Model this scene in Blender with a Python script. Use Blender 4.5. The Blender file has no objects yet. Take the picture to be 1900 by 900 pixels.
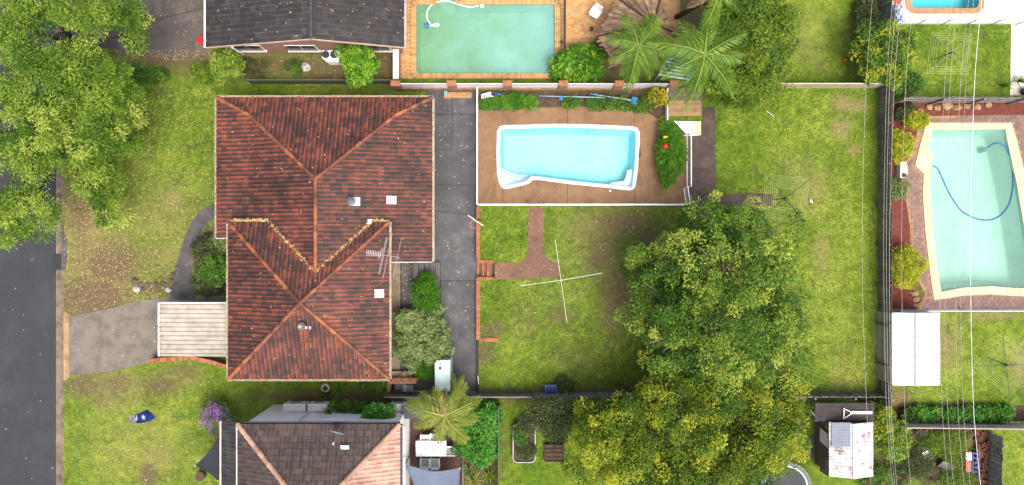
import bpy, math, random
import numpy as np
from mathutils import Vector, Matrix
from mathutils.geometry import tessellate_polygon

# ---------------------------------------------------------------- camera, sky, sun, exposure
H = 46.0                      # drone height in metres
S = 30.0                      # ground pixels of the photograph per metre
scene = bpy.context.scene
col = scene.collection
cam_data = bpy.data.cameras.new('camera')
cam_data.sensor_fit = 'HORIZONTAL'
cam_data.angle = 2 * math.atan(950 / S / H)
cam_data.clip_end = 1000
cam = bpy.data.objects.new('camera', cam_data)
cam.location = (0, 0, H)
col.objects.link(cam)
scene.camera = cam

SUN_EL, SUN_AZ = math.radians(66), math.radians(148)      # azimuth clockwise from +Y
world = bpy.data.worlds.new('World')
scene.world = world
world.use_nodes = True
wn = world.node_tree
sky = wn.nodes.new('ShaderNodeTexSky')
sky.sky_type = 'NISHITA'
sky.sun_disc = False
sky.sun_elevation = SUN_EL
sky.sun_rotation = SUN_AZ
sky.dust_density = 7.0
sky.air_density = .8
sky.ozone_density = .6
bg = wn.nodes['Background']
bg.inputs[1].default_value = 0.15
wn.links.new(sky.outputs[0], bg.inputs[0])

sun_data = bpy.data.lights.new('sun', 'SUN')
sun_data.energy = 1.15
sun_data.angle = math.radians(32)
sun_data.color = (1.0, 0.965, 0.91)
sun = bpy.data.objects.new('sun', sun_data)
sd = Vector((math.sin(SUN_AZ) * math.cos(SUN_EL), math.cos(SUN_AZ) * math.cos(SUN_EL), math.sin(SUN_EL)))
sun.rotation_euler = sd.to_track_quat('Z', 'Y').to_euler()
sun.location = (20, -30, 40)
col.objects.link(sun)

scene.view_settings.view_transform = 'Standard'
scene.view_settings.look = 'None'
scene.view_settings.exposure = 1.48
scene.view_settings.gamma = 1.0
scene.view_settings.use_curve_mapping = False
scene.cycles.max_bounces = 6
scene.cycles.transparent_max_bounces = 8
scene.cycles.use_denoising = True

# ---------------------------------------------------------------- helpers
ZY = 0.40                     # level of the raised back yard
KAL = 0.50


def W(px, py, z=0.0):
    k = (H - z) / H
    return Vector(((px - 950) / S * k, (450 - py) / S * k, z))


def W2(px, py, z=0.0):
    p = W(px, py, z)
    return (p.x, p.y)


def PX(pts, z=0.0):
    return [W2(a, b, z) for a, b in pts]


def lin(c):
    c = c / 255.0
    return c / 12.92 if c <= 0.04045 else ((c + 0.055) / 1.055) ** 2.4


def C(r, g, b, k=KAL):
    return (min(lin(r) * k, .85), min(lin(g) * k, .85), min(lin(b) * k, .85), 1)


class MB:
    def __init__(self):
        self.v, self.f, self.t = [], [], []

    def add(self, vs, fs, t=.5):
        n = len(self.v)
        self.v.extend([tuple(p) for p in vs])
        self.f.extend([tuple(i + n for i in f) for f in fs])
        self.t.extend([t] * len(fs))
        return self

    def poly(self, pts, t=.5):
        return self.add(pts, [tuple(range(len(pts)))], t)

    def box(self, x0, x1, y0, y1, z0, z1, t=.5):
        vs = [(x, y, z) for z in (z0, z1) for x, y in ((x0, y0), (x1, y0), (x1, y1), (x0, y1))]
        return self.add(vs, [(3, 2, 1, 0), (4, 5, 6, 7), (0, 1, 5, 4), (1, 2, 6, 5), (2, 3, 7, 6), (3, 0, 4, 7)], t)

    def cbox(self, c, sx, sy, sz, rz=0, t=.5, tilt=None):
        m = Matrix.Rotation(rz, 3, 'Z')
        if tilt:
            m = m @ Matrix.Rotation(tilt[1], 3, tilt[0])
        vs = [Vector(c) + m @ Vector((x * sx / 2, y * sy / 2, z * sz / 2)) for z in (-1, 1) for x, y in ((-1, -1), (1, -1), (1, 1), (-1, 1))]
        return self.add(vs, [(3, 2, 1, 0), (4, 5, 6, 7), (0, 1, 5, 4), (1, 2, 6, 5), (2, 3, 7, 6), (3, 0, 4, 7)], t)

    def bar(self, a, b, w, h=None, t=.5):
        """square bar between two points"""
        h = h or w
        a, b = Vector(a), Vector(b)
        d = (b - a).normalized()
        up = Vector((0, 0, 1)) if abs(d.z) < .95 else Vector((1, 0, 0))
        s = d.cross(up).normalized() * w / 2
        u = s.cross(d).normalized() * h / 2
        vs = [p + i * s + j * u for p in (a, b) for i, j in ((-1, -1), (1, -1), (1, 1), (-1, 1))]
        return self.add(vs, [(3, 2, 1, 0), (4, 5, 6, 7), (0, 1, 5, 4), (1, 2, 6, 5), (2, 3, 7, 6), (3, 0, 4, 7)], t)

    def tube(self, pts, r, n=6, t=.5, cap=True):
        pts = [Vector(p) for p in pts]
        rs = r if isinstance(r, (list, tuple)) else [r] * len(pts)
        vs, fs = [], []
        for i, p in enumerate(pts):
            d = (pts[min(i + 1, len(pts) - 1)] - pts[max(i - 1, 0)])
            d = d.normalized() if d.length > 1e-9 else Vector((0, 0, 1))
            a = Vector((0, 0, 1)) if abs(d.z) < .9 else Vector((1, 0, 0))
            s = d.cross(a).normalized()
            u = s.cross(d).normalized()
            for k in range(n):
                an = 2 * math.pi * k / n
                vs.append(p + rs[i] * (math.cos(an) * s + math.sin(an) * u))
        for i in range(len(pts) - 1):
            for k in range(n):
                fs.append((i * n + k, i * n + (k + 1) % n, (i + 1) * n + (k + 1) % n, (i + 1) * n + k))
        if cap:
            fs.append(tuple(range(n - 1, -1, -1)))
            fs.append(tuple(range((len(pts) - 1) * n, len(pts) * n)))
        return self.add(vs, fs, t)

    def prism(self, poly, z0, z1, t=.5):
        n = len(poly)
        ar = sum(poly[i][0] * poly[(i + 1) % n][1] - poly[(i + 1) % n][0] * poly[i][1] for i in range(n))
        if ar < 0:
            poly = poly[::-1]
        vs = [(x, y, z0) for x, y in poly] + [(x, y, z1) for x, y in poly]
        fs = [tuple(range(n, 2 * n)), tuple(range(n - 1, -1, -1))]
        fs += [(i, (i + 1) % n, n + (i + 1) % n, n + i) for i in range(n)]
        return self.add(vs, fs, t)

    def cyl(self, c, r, z0, z1, n=16, r2=None, t=.5):
        r2 = r if r2 is None else r2
        vs = [(c[0] + r * math.cos(2 * math.pi * k / n), c[1] + r * math.sin(2 * math.pi * k / n), z0) for k in range(n)]
        vs += [(c[0] + r2 * math.cos(2 * math.pi * k / n), c[1] + r2 * math.sin(2 * math.pi * k / n), z1) for k in range(n)]
        fs = [(k, (k + 1) % n, n + (k + 1) % n, n + k) for k in range(n)] + [tuple(range(n - 1, -1, -1)), tuple(range(n, 2 * n))]
        return self.add(vs, fs, t)

    def sheet(self, outer, holes=(), z=0.0, t=.5):
        loops = [[Vector((x, y, 0)) for x, y in outer]] + [[Vector((x, y, 0)) for x, y in h] for h in holes]
        flat = [p for l in loops for p in l]
        tri = tessellate_polygon(loops)
        fs = []
        for a, b, c in tri:
            n = (flat[b] - flat[a]).cross(flat[c] - flat[a])
            fs.append((a, b, c) if n.z > 0 else (a, c, b))
        return self.add([(p.x, p.y, z) for p in flat], fs, t)

    def skirt(self, poly, z0, z1, t=.5):
        n = len(poly)
        vs = [(x, y, z0) for x, y in poly] + [(x, y, z1) for x, y in poly]
        return self.add(vs, [(i, (i + 1) % n, n + (i + 1) % n, n + i) for i in range(n)], t)

    def ball(self, c, r, seg=8, rings=5, noise=0.0, rng=random, t=.5, zmin=-1):
        rx, ry, rz = r if isinstance(r, (tuple, list)) else (r, r, r)
        vs, fs = [], []
        for i in range(rings + 1):
            th = math.pi * i / rings
            for k in range(seg):
                ph = 2 * math.pi * k / seg
                q = 1 + rng.uniform(-noise, noise)
                z = max(math.cos(th), zmin)
                vs.append((c[0] + rx * q * math.sin(th) * math.cos(ph), c[1] + ry * q * math.sin(th) * math.sin(ph), c[2] + rz * q * z))
        for i in range(rings):
            for k in range(seg):
                fs.append((i * seg + k, (i + 1) * seg + k, (i + 1) * seg + (k + 1) % seg, i * seg + (k + 1) % seg))
        return self.add(vs, fs, t)

    def corr(self, a, b, up, pitch=.08, amp=.015, t=.5, thick=0.0):
        """corrugated sheet: runs from a to b, ribs along the vector up"""
        a, b, up = Vector(a), Vector(b), Vector(up)
        L = (b - a).length
        d = (b - a) / L
        nrm = d.cross(up).normalized()
        n = max(2, int(round(L / pitch)) * 4)
        vs = []
        for i in range(n + 1):
            o = nrm * amp * (0, 1, 1, 0)[i % 4]
            p = a + d * L * i / n + o
            vs += [p, p + up]
        return self.add(vs, [(2 * i, 2 * i + 2, 2 * i + 3, 2 * i + 1) for i in range(n)], t)

    def bounds(self):
        a = np.array(self.v)
        return a.min(0), a.max(0)

    def mesh(self, name, mat, off=(0, 0, 0), smooth=False):
        me = bpy.data.meshes.new(name)
        o = off
        me.from_pydata([(p[0] - o[0], p[1] - o[1], p[2] - o[2]) for p in self.v], [], self.f)
        at = me.attributes.new('tone', 'FLOAT', 'FACE')
        at.data.foreach_set('value', self.t)
        if smooth:
            me.polygons.foreach_set('use_smooth', [True] * len(me.polygons))
        me.materials.append(mat)
        me.update()
        return me


def npmesh(name, verts, faces, tone, mat, nper=4, off=(0, 0, 0)):
    """verts (N,3), faces (M,nper), tone per vertex"""
    me = bpy.data.meshes.new(name)
    verts = np.asarray(verts, dtype=np.float32) - np.array(off, dtype=np.float32)
    M = len(faces)
    me.vertices.add(len(verts))
    me.vertices.foreach_set('co', verts.ravel())
    me.loops.add(M * nper)
    me.loops.foreach_set('vertex_index', np.asarray(faces, dtype=np.int32).ravel())
    me.polygons.add(M)
    me.polygons.foreach_set('loop_start', np.arange(0, M * nper, nper, dtype=np.int32))
    try:
        me.polygons.foreach_set('loop_total', np.full(M, nper, dtype=np.int32))
    except Exception:
        pass
    at = me.attributes.new('tone', 'FLOAT', 'POINT')
    at.data.foreach_set('value', np.asarray(tone, dtype=np.float32))
    me.materials.append(mat)
    me.update(calc_edges=True)
    me.validate()
    return me


def link(o, parent=None):
    col.objects.link(o)
    if parent is not None:
        o.parent = parent
    return o


def tag(o, label=None, cat=None, group=None, kind=None):
    if label:
        o['label'] = label
    if cat:
        o['category'] = cat
    if group:
        o['group'] = group
    if kind:
        o['kind'] = kind
    return o


def wloc(o):
    l = Vector(o.location)
    while o.parent:
        o = o.parent
        l += o.location
    return l


def T(name, label, cat, loc, group=None):
    o = bpy.data.objects.new(name, None)
    o.empty_display_size = .2
    o.location = loc
    link(o)
    return tag(o, label, cat, group)


def part(root, name, mb, mat, smooth=False, kind=None, label=None):
    """mesh part in world coordinates under root (or under a part of it)"""
    o = bpy.data.objects.new(name, mb.mesh(name, mat, wloc(root), smooth))
    link(o, root)
    return tag(o, label=label, kind=kind)


def solo(name, mb, mat, label, cat, group=None, smooth=False):
    a, b = mb.bounds()
    off = ((a[0] + b[0]) / 2, (a[1] + b[1]) / 2, a[2])
    o = bpy.data.objects.new(name, mb.mesh(name, mat, off, smooth))
    o.location = off
    link(o)
    return tag(o, label, cat, group)


def setting(name, mb, mat, kind='structure', label=None, smooth=False):
    o = bpy.data.objects.new(name, mb.mesh(name, mat, (0, 0, 0), smooth))
    link(o)
    return tag(o, label=label, kind=kind)


def copies(parent, name, mesh_or_list, locs, rots=None, rng=random, scales=None):
    """objects sharing mesh data under parent; locs in world space"""
    off = wloc(parent) if parent else Vector((0, 0, 0))
    out = []
    for i, l in enumerate(locs):
        me = mesh_or_list if not isinstance(mesh_or_list, list) else rng.choice(mesh_or_list)
        o = bpy.data.objects.new(name, me)
        o.location = Vector(l) - off
        if rots is not None:
            r = rots[i] if isinstance(rots, list) else rots
            o.rotation_euler = (0, 0, r) if not isinstance(r, (tuple, list)) else r
        if scales is not None:
            o.scale = scales[i] if isinstance(scales, list) else scales
        link(o, parent)
        out.append(o)
    return out


def inpoly(x, y, poly):
    c = False
    n = len(poly)
    j = n - 1
    for i in range(n):
        xi, yi = poly[i]
        xj, yj = poly[j]
        if (yi > y) != (yj > y) and x < (xj - xi) * (y - yi) / (yj - yi) + xi:
            c = not c
        j = i
    return c


def inset(poly, d):
    """move a polygon's corners inwards by d"""
    n = len(poly)
    ar = sum(poly[i][0] * poly[(i + 1) % n][1] - poly[(i + 1) % n][0] * poly[i][1] for i in range(n))
    sg = 1 if ar > 0 else -1
    out = []
    for i in range(n):
        p0, p1, p2 = Vector(poly[i - 1]), Vector(poly[i]), Vector(poly[(i + 1) % n])
        e1, e2 = (p1 - p0).normalized(), (p2 - p1).normalized()
        n1, n2 = Vector((-e1.y, e1.x)) * sg, Vector((-e2.y, e2.x)) * sg
        m = (n1 + n2)
        m = m.normalized() if m.length > 1e-6 else n1
        k = d / max(.35, m.dot(n1))
        q = p1 + m * k
        out.append((q.x, q.y))
    return out


def rounded(poly, r, n=4):
    out = []
    N = len(poly)
    for i in range(N):
        p0, p1, p2 = Vector(poly[i - 1]), Vector(poly[i]), Vector(poly[(i + 1) % N])
        a, b = (p0 - p1), (p2 - p1)
        rr = min(r, a.length * .45, b.length * .45)
        A, B = p1 + a.normalized() * rr, p1 + b.normalized() * rr
        for k in range(n + 1):
            t = k / n
            q = A * (1 - t) ** 2 + p1 * 2 * t * (1 - t) + B * t * t
            out.append((q.x, q.y))
    return out


# ---------------------------------------------------------------- materials
MATS = {}


def node(nt, typ, **kw):
    n = nt.nodes.new(typ)
    for k, v in kw.items():
        if k.startswith('i_'):
            n.inputs[k[2:].replace('_', ' ')].default_value = v
        else:
            setattr(n, k, v)
    return n


def mixc(nt, fac, a, b, typ='MIX'):
    m = nt.nodes.new('ShaderNodeMix')
    m.data_type = 'RGBA'
    m.blend_type = typ
    for sock, val in ((m.inputs[0], fac), (m.inputs[6], a), (m.inputs[7], b)):
        if hasattr(val, 'links') or isinstance(val, bpy.types.NodeSocket):
            nt.links.new(val, sock)
        else:
            sock.default_value = val
    return m.outputs[2]


def ramp(nt, fac, stops):
    r = nt.nodes.new('ShaderNodeValToRGB')
    nt.links.new(fac, r.inputs[0])
    els = r.color_ramp.elements
    while len(els) < len(stops):
        els.new(.5)
    for e, (p, c) in zip(els, stops):
        e.position = p
        e.color = c if len(c) == 4 else (*c, 1)
    return r.outputs[0]


def noise(nt, scale, detail=4, rough=.6, coord=None, dist=0):
    n = nt.nodes.new('ShaderNodeTexNoise')
    n.inputs['Scale'].default_value = scale
    n.inputs['Detail'].default_value = detail
    n.inputs['Roughness'].default_value = rough
    n.inputs['Distortion'].default_value = dist
    if coord is not None:
        nt.links.new(coord, n.inputs['Vector'])
    return n.outputs[0]


def wpos(nt):
    return nt.nodes.new('ShaderNodeNewGeometry').outputs['Position']


def attr(nt, name):
    a = nt.nodes.new('ShaderNodeAttribute')
    a.attribute_name = name
    return a.outputs['Fac']


def newmat(name):
    m = bpy.data.materials.new(name)
    m.use_nodes = True
    nt = m.node_tree
    return m, nt, nt.nodes['Principled BSDF']


def bumpto(nt, bsdf, h, strength=.3, dist=.02):
    b = nt.nodes.new('ShaderNodeBump')
    b.inputs['Strength'].default_value = strength
    b.inputs['Distance'].default_value = dist
    nt.links.new(h, b.inputs['Height'])
    nt.links.new(b.outputs[0], bsdf.inputs['Normal'])


def mat(name, c1, c2=None, scale=3.0, rough=.7, bump=.15, bscale=25, metal=0.0, tone=0.0, stain=None, sscale=1.2, samt=(.5, .7), spec=.4, speck=None, bdist=.02):
    """general surface: two-colour noise, optional stain and speckle colours, optional per-piece tone"""
    if name in MATS:
        return MATS[name]
    m, nt, b = newmat(name)
    pos = wpos(nt)
    c2 = c2 or tuple(x * .8 for x in c1[:3]) + (1,)
    f = ramp(nt, noise(nt, scale, 5, .65, pos), [(.32, (0, 0, 0)), (.68, (1, 1, 1))])
    c = mixc(nt, f, c1, c2)
    if stain:
        g = ramp(nt, noise(nt, sscale, 6, .7, pos), [(samt[0], (0, 0, 0)), (samt[1], (1, 1, 1))])
        c = mixc(nt, g, c, stain)
    if speck:
        sc, cc, lo = speck
        g = ramp(nt, noise(nt, sc, 2, .5, pos), [(lo, (0, 0, 0)), (lo + .07, (1, 1, 1))])
        c = mixc(nt, g, c, cc)
    if tone:
        t = attr(nt, 'tone')
        mp = nt.nodes.new('ShaderNodeMapRange')
        mp.inputs[3].default_value = 1 - tone
        mp.inputs[4].default_value = 1 + tone
        nt.links.new(t, mp.inputs[0])
        hs = nt.nodes.new('ShaderNodeHueSaturation')
        nt.links.new(mp.outputs[0], hs.inputs['Value'])
        nt.links.new(c, hs.inputs['Color'])
        c = hs.outputs[0]
    nt.links.new(c, b.inputs['Base Color'])
    b.inputs['Roughness'].default_value = rough
    b.inputs['Metallic'].default_value = metal
    b.inputs['Specular IOR Level'].default_value = spec
    if bump:
        bumpto(nt, b, noise(nt, bscale, 4, .6, pos), bump, bdist)
    MATS[name] = m
    return m


def leafmat(name, dark, mid, light, trans=.3, rough=.6):
    trans = trans + .1 if trans > .2 else trans
    if name in MATS:
        return MATS[name]
    m, nt, b = newmat(name)
    c = ramp(nt, attr(nt, 'tone'), [(0.0, dark), (.5, mid), (1.0, light)])
    nt.links.new(c, b.inputs['Base Color'])
    b.inputs['Roughness'].default_value = rough
    b.inputs['Specular IOR Level'].default_value = .35
    tr = nt.nodes.new('ShaderNodeBsdfTranslucent')
    nt.links.new(c, tr.inputs[0])
    mx = nt.nodes.new('ShaderNodeMixShader')
    mx.inputs[0].default_value = trans
    nt.links.new(b.outputs[0], mx.inputs[1])
    nt.links.new(tr.outputs[0], mx.inputs[2])
    nt.links.new(mx.outputs[0], nt.nodes['Material Output'].inputs[0])
    MATS[name] = m
    return m


def lawnmat(name):
    m, nt, b = newmat(name)
    pos = wpos(nt)
    n1 = noise(nt, .35, 4, .6, pos)
    n2 = noise(nt, 2.2, 5, .7, pos)
    n3 = noise(nt, 13, 4, .75, pos)
    n4 = noise(nt, 34, 2, .6, pos)
    add = nt.nodes.new('ShaderNodeMath'); add.operation = 'ADD'
    nt.links.new(n1, add.inputs[0]); nt.links.new(n2, add.inputs[1])
    add2 = nt.nodes.new('ShaderNodeMath'); add2.operation = 'ADD'
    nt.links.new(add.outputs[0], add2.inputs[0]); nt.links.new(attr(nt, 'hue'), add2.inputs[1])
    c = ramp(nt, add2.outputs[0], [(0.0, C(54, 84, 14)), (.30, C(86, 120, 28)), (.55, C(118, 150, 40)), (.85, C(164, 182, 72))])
    add2m = nt.nodes.new('ShaderNodeMath'); add2m.operation = 'MULTIPLY_ADD'
    add2m.inputs[1].default_value = .8; add2m.inputs[2].default_value = -.24
    nt.links.new(add2.outputs[0], add2m.inputs[0])
    nt.links.new(add2m.outputs[0], c.node.inputs[0])
    fine = ramp(nt, n3, [(.3, (.45, .47, .35, 1)), (.5, (1, 1, 1, 1)), (.72, (1.45, 1.38, 1.25, 1))])
    c = mixc(nt, .85, c, fine, 'MULTIPLY')
    c = mixc(nt, .8, c, ramp(nt, noise(nt, 1.1, 6, .72, pos, .6), [(.34, (.62, .68, .6, 1)), (.5, (1, 1, 1, 1)), (.68, (1.28, 1.2, 1.1, 1))]), 'MULTIPLY')
    # dry straw
    dry = nt.nodes.new('ShaderNodeMath'); dry.operation = 'ADD'
    nt.links.new(attr(nt, 'dry'), dry.inputs[0]); nt.links.new(noise(nt, 4.5, 6, .75, pos), dry.inputs[1])
    f = ramp(nt, dry.outputs[0], [(.56, (0, 0, 0)), (.86, (.88, .88, .88))])
    straw = mixc(nt, n3, C(128, 114, 72), C(200, 182, 130))
    c = mixc(nt, f, c, straw)
    cl = ramp(nt, noise(nt, .8, 5, .7, pos, .4), [(.57, (0, 0, 0)), (.66, (.75, .75, .75))])
    c = mixc(nt, cl, c, mixc(nt, n3, C(62, 92, 34), C(112, 138, 66)))
    soil = nt.nodes.new('ShaderNodeMath'); soil.operation = 'ADD'
    nt.links.new(attr(nt, 'soil'), soil.inputs[0]); nt.links.new(noise(nt, 3.2, 6, .75, pos), soil.inputs[1])
    f = ramp(nt, soil.outputs[0], [(.64, (0, 0, 0)), (.96, (.86, .86, .86))])
    dirt = mixc(nt, n3, C(82, 67, 50), C(146, 124, 96))
    c = mixc(nt, f, c, dirt)
    nt.links.new(c, b.inputs['Base Color'])
    b.inputs['Roughness'].default_value = .9
    b.inputs['Specular IOR Level'].default_value = .15
    ad = nt.nodes.new('ShaderNodeMath'); ad.operation = 'ADD'
    nt.links.new(n3, ad.inputs[0]); nt.links.new(n4, ad.inputs[1])
    bumpto(nt, b, ad.outputs[0], .9, .07)
    MATS[name] = m
    return m


def watermat(name, tint, murk=None, murk_amt=0.0, murk2=None, xr=None):
    m, nt, b = newmat(name)
    nt.nodes.remove(b)
    tr = nt.nodes.new('ShaderNodeBsdfTransparent'); tr.inputs[0].default_value = tint
    base = tr.outputs[0]
    if murk:
        d = nt.nodes.new('ShaderNodeBsdfDiffuse')
        pos = wpos(nt)
        f = noise(nt, .5, 4, .6, pos)
        if xr:        # algae thicker towards one end of the pool
            sx = nt.nodes.new('ShaderNodeSeparateXYZ'); nt.links.new(pos, sx.inputs[0])
            mr = nt.nodes.new('ShaderNodeMapRange')
            mr.inputs[1].default_value, mr.inputs[2].default_value = xr
            mr.inputs[3].default_value, mr.inputs[4].default_value = .28, -.28
            nt.links.new(sx.outputs[0], mr.inputs[0])
            ad = nt.nodes.new('ShaderNodeMath'); nt.links.new(f, ad.inputs[0]); nt.links.new(mr.outputs[0], ad.inputs[1])
            f = ad.outputs[0]
        c = mixc(nt, ramp(nt, f, [(.2, (0, 0, 0)), (.8, (1, 1, 1))]), murk, murk2 or murk)
        nt.links.new(c, d.inputs[0])
        mm = nt.nodes.new('ShaderNodeMixShader'); mm.inputs[0].default_value = murk_amt
        nt.links.new(base, mm.inputs[1]); nt.links.new(d.outputs[0], mm.inputs[2])
        base = mm.outputs[0]
    g = nt.nodes.new('ShaderNodeBsdfGlossy'); g.inputs['Roughness'].default_value = .03
    fr = nt.nodes.new('ShaderNodeFresnel'); fr.inputs[0].default_value = 1.33
    bp = nt.nodes.new('ShaderNodeBump'); bp.inputs['Strength'].default_value = .08; bp.inputs['Distance'].default_value = .02
    nt.links.new(noise(nt, 3.0, 2, .5, wpos(nt)), bp.inputs['Height'])
    nt.links.new(bp.outputs[0], g.inputs['Normal']); nt.links.new(bp.outputs[0], fr.inputs['Normal'])
    mx = nt.nodes.new('ShaderNodeMixShader')
    nt.links.new(fr.outputs[0], mx.inputs[0]); nt.links.new(base, mx.inputs[1]); nt.links.new(g.outputs[0], mx.inputs[2])
    nt.links.new(mx.outputs[0], nt.nodes['Material Output'].inputs[0])
    MATS[name] = m
    return m


def tilemat(name, dark, mid, light, lichen=None, rough=.65, streak=None):
    """roof tiles: colour by the tile's own tone, mottled, with lichen"""
    m, nt, b = newmat(name)
    pos = wpos(nt)
    big = noise(nt, .45, 5, .65, pos)
    sm = noise(nt, 9, 4, .7, pos)
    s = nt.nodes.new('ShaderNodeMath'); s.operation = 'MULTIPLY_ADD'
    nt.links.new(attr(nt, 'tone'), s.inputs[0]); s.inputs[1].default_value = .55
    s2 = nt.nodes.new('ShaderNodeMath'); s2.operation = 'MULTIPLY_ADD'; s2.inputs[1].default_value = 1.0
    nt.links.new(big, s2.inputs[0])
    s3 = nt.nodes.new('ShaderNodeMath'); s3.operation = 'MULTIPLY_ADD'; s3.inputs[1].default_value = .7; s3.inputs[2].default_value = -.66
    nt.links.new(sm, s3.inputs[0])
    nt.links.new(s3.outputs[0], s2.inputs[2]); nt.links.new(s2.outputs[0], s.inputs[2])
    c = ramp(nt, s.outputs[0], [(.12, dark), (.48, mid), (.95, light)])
    if lichen:
        f = ramp(nt, noise(nt, 5.5, 5, .7, pos), [(.6, (0, 0, 0)), (.75, (.7, .7, .7))])
        c = mixc(nt, f, c, lichen)
    if streak:
        c = streak(nt, c, pos)
    nt.links.new(c, b.inputs['Base Color'])
    b.inputs['Roughness'].default_value = rough
    b.inputs['Specular IOR Level'].default_value = .3
    bumpto(nt, b, noise(nt, 40, 3, .6, pos), .15, .01)
    MATS[name] = m
    return m


def brickmat(name, c1, c2, mortar, scale=1.0, vert=True):
    """brickwork for walls seen at a steep angle: courses along z"""
    m, nt, b = newmat(name)
    pos = wpos(nt)
    sx = nt.nodes.new('ShaderNodeSeparateXYZ'); nt.links.new(pos, sx.inputs[0])
    ad = nt.nodes.new('ShaderNodeMath'); ad.operation = 'ADD'
    nt.links.new(sx.outputs[0], ad.inputs[0]); nt.links.new(sx.outputs[1], ad.inputs[1])
    cb = nt.nodes.new('ShaderNodeCombineXYZ')
    nt.links.new(ad.outputs[0], cb.inputs[0]); nt.links.new(sx.outputs[2], cb.inputs[1])
    br = nt.nodes.new('ShaderNodeTexBrick')
    nt.links.new(cb.outputs[0], br.inputs['Vector'])
    br.inputs['Color1'].default_value = c1; br.inputs['Color2'].default_value = c2; br.inputs['Mortar'].default_value = mortar
    br.inputs['Scale'].default_value = 1.0
    br.inputs['Mortar Size'].default_value = .008
    br.inputs['Brick Width'].default_value = .24; br.inputs['Row Height'].default_value = .086
    nt.links.new(mixc(nt, .5, br.outputs[0], ramp(nt, noise(nt, 6, 4, .6, pos), [(.3, (.5, .5, .5, 1)), (.7, (1.3, 1.3, 1.3, 1))]), 'MULTIPLY'), b.inputs['Base Color'])
    b.inputs['Roughness'].default_value = .85
    bumpto(nt, b, br.outputs['Fac'], -.4, .01)
    MATS[name] = m
    return m


# ---------------------------------------------------------------- foliage
def crown_arrays(lobes, rng, clump_n, leaf_n, leaf_len, leaf_w, clump_r, droop=.25, tone=(.5, .22), up=.9, jitter=.12, hollow=.5, gaps=(), zj=.0):
    """lobes: world (x,y,z,rx,ry,rz). Leaves are 4-cornered blades grouped in clumps on the lobes' shells."""
    V, Tn = [], []
    tot = sum(l[3] * l[4] for l in lobes)
    for (x, y, z, rx, ry, rz) in lobes:
        nc = max(3, int(clump_n * rx * ry / tot))
        d = rng.normal(size=(nc, 3))
        d[:, 2] = np.abs(d[:, 2]) * 1.0 - .25
        d /= np.linalg.norm(d, axis=1)[:, None]
        # ragged outline: radius varies with direction
        ang = np.arctan2(d[:, 1], d[:, 0])
        ph = rng.uniform(0, 6.28, 4)
        rag = 1 + .13 * np.sin(3 * ang + ph[0]) + .1 * np.sin(5 * ang + ph[1]) + .07 * np.sin(9 * ang + ph[2])
        r = (hollow + (1 - hollow) * rng.random(nc) ** .6) * rag
        cc = d * r[:, None] * np.array([rx, ry, rz]) + np.array([x, y, z])
        cc[:, 2] += rng.normal(0, 1, nc) * zj
        if gaps:
            k_ = (H - cc[:, 2]) / H / S
            qx, qy = cc[:, 0] / k_ + 950, 450 - cc[:, 1] / k_
            ok = np.ones(nc, bool)
            for (gx_, gy_, gr_) in gaps:
                ok &= (qx - gx_) ** 2 + (qy - gy_) ** 2 > gr_ ** 2
            cc, d = cc[ok], d[ok]
            nc = len(cc)
        cr = clump_r * rng.uniform(.55, 1.4, nc)
        ct = np.clip(rng.normal(tone[0], tone[1], nc), 0, 1)
        out = d.copy()
        n = nc * leaf_n
        ci = np.repeat(np.arange(nc), leaf_n)
        o = rng.normal(size=(n, 3))
        o /= np.linalg.norm(o, axis=1)[:, None]
        o = o + .6 * out[ci] + np.array([0, 0, .25])
        o /= np.linalg.norm(o, axis=1)[:, None]
        rad = np.where(rng.random(n) < .72, rng.uniform(.72, 1.08, n), rng.random(n))
        p = cc[ci] + o * (cr[ci] * rad)[:, None] * np.array([1, 1, .8])
        dr = o * np.array([1, 1, .5]) + rng.normal(size=(n, 3)) * .35
        dr[:, 2] -= droop
        dr /= np.linalg.norm(dr, axis=1)[:, None]
        nr = np.tile(np.array([0, 0, up * .45]), (n, 1)) + o * .75 + rng.normal(size=(n, 3)) * .35
        s = np.cross(dr, nr)
        s /= np.linalg.norm(s, axis=1)[:, None] + 1e-9
        L = leaf_len * (rng.uniform(.55, 1.35, n) * rng.uniform(.75, 1.3, nc)[ci])[:, None]
        Wd = leaf_w * rng.uniform(.7, 1.25, n)[:, None]
        a = p
        b = p + dr * L * .5 + s * Wd
        c = p + dr * L + np.array([0, 0, -.18]) * L
        e = p + dr * L * .5 - s * Wd
        V.append(np.stack([a, b, c, e], 1).reshape(-1, 3))
        tt = np.clip(ct[ci] + rng.normal(0, jitter, n), 0, 1)
        Tn.append(np.repeat(tt, 4))
    V = np.concatenate(V)
    Tn = np.concatenate(Tn)
    F = np.arange(len(V)).reshape(-1, 4)
    return V, F, Tn


def add_crown(root, name, lobes, mat_, seed, **kw):
    rng = np.random.default_rng(seed)
    V, F, Tn = crown_arrays(lobes, rng, **kw)
    off = wloc(root)
    keep = V.reshape(-1, 4, 3)[:, :, 2].min(1) > .02
    F = F[keep]
    o = bpy.data.objects.new(name, npmesh(name, V, F, Tn, mat_, 4, off))
    return link(o, root)


def px_lobes(ls):
    """(px,py,z,rpx_x,rpx_y,rz) -> world lobes"""
    out = []
    for (a, b, z, ra, rb, rz) in ls:
        p = W(a, b, z)
        k = (H - z) / H / S
        out.append((p.x, p.y, z, ra * k, rb * k, rz))
    return out


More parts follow.
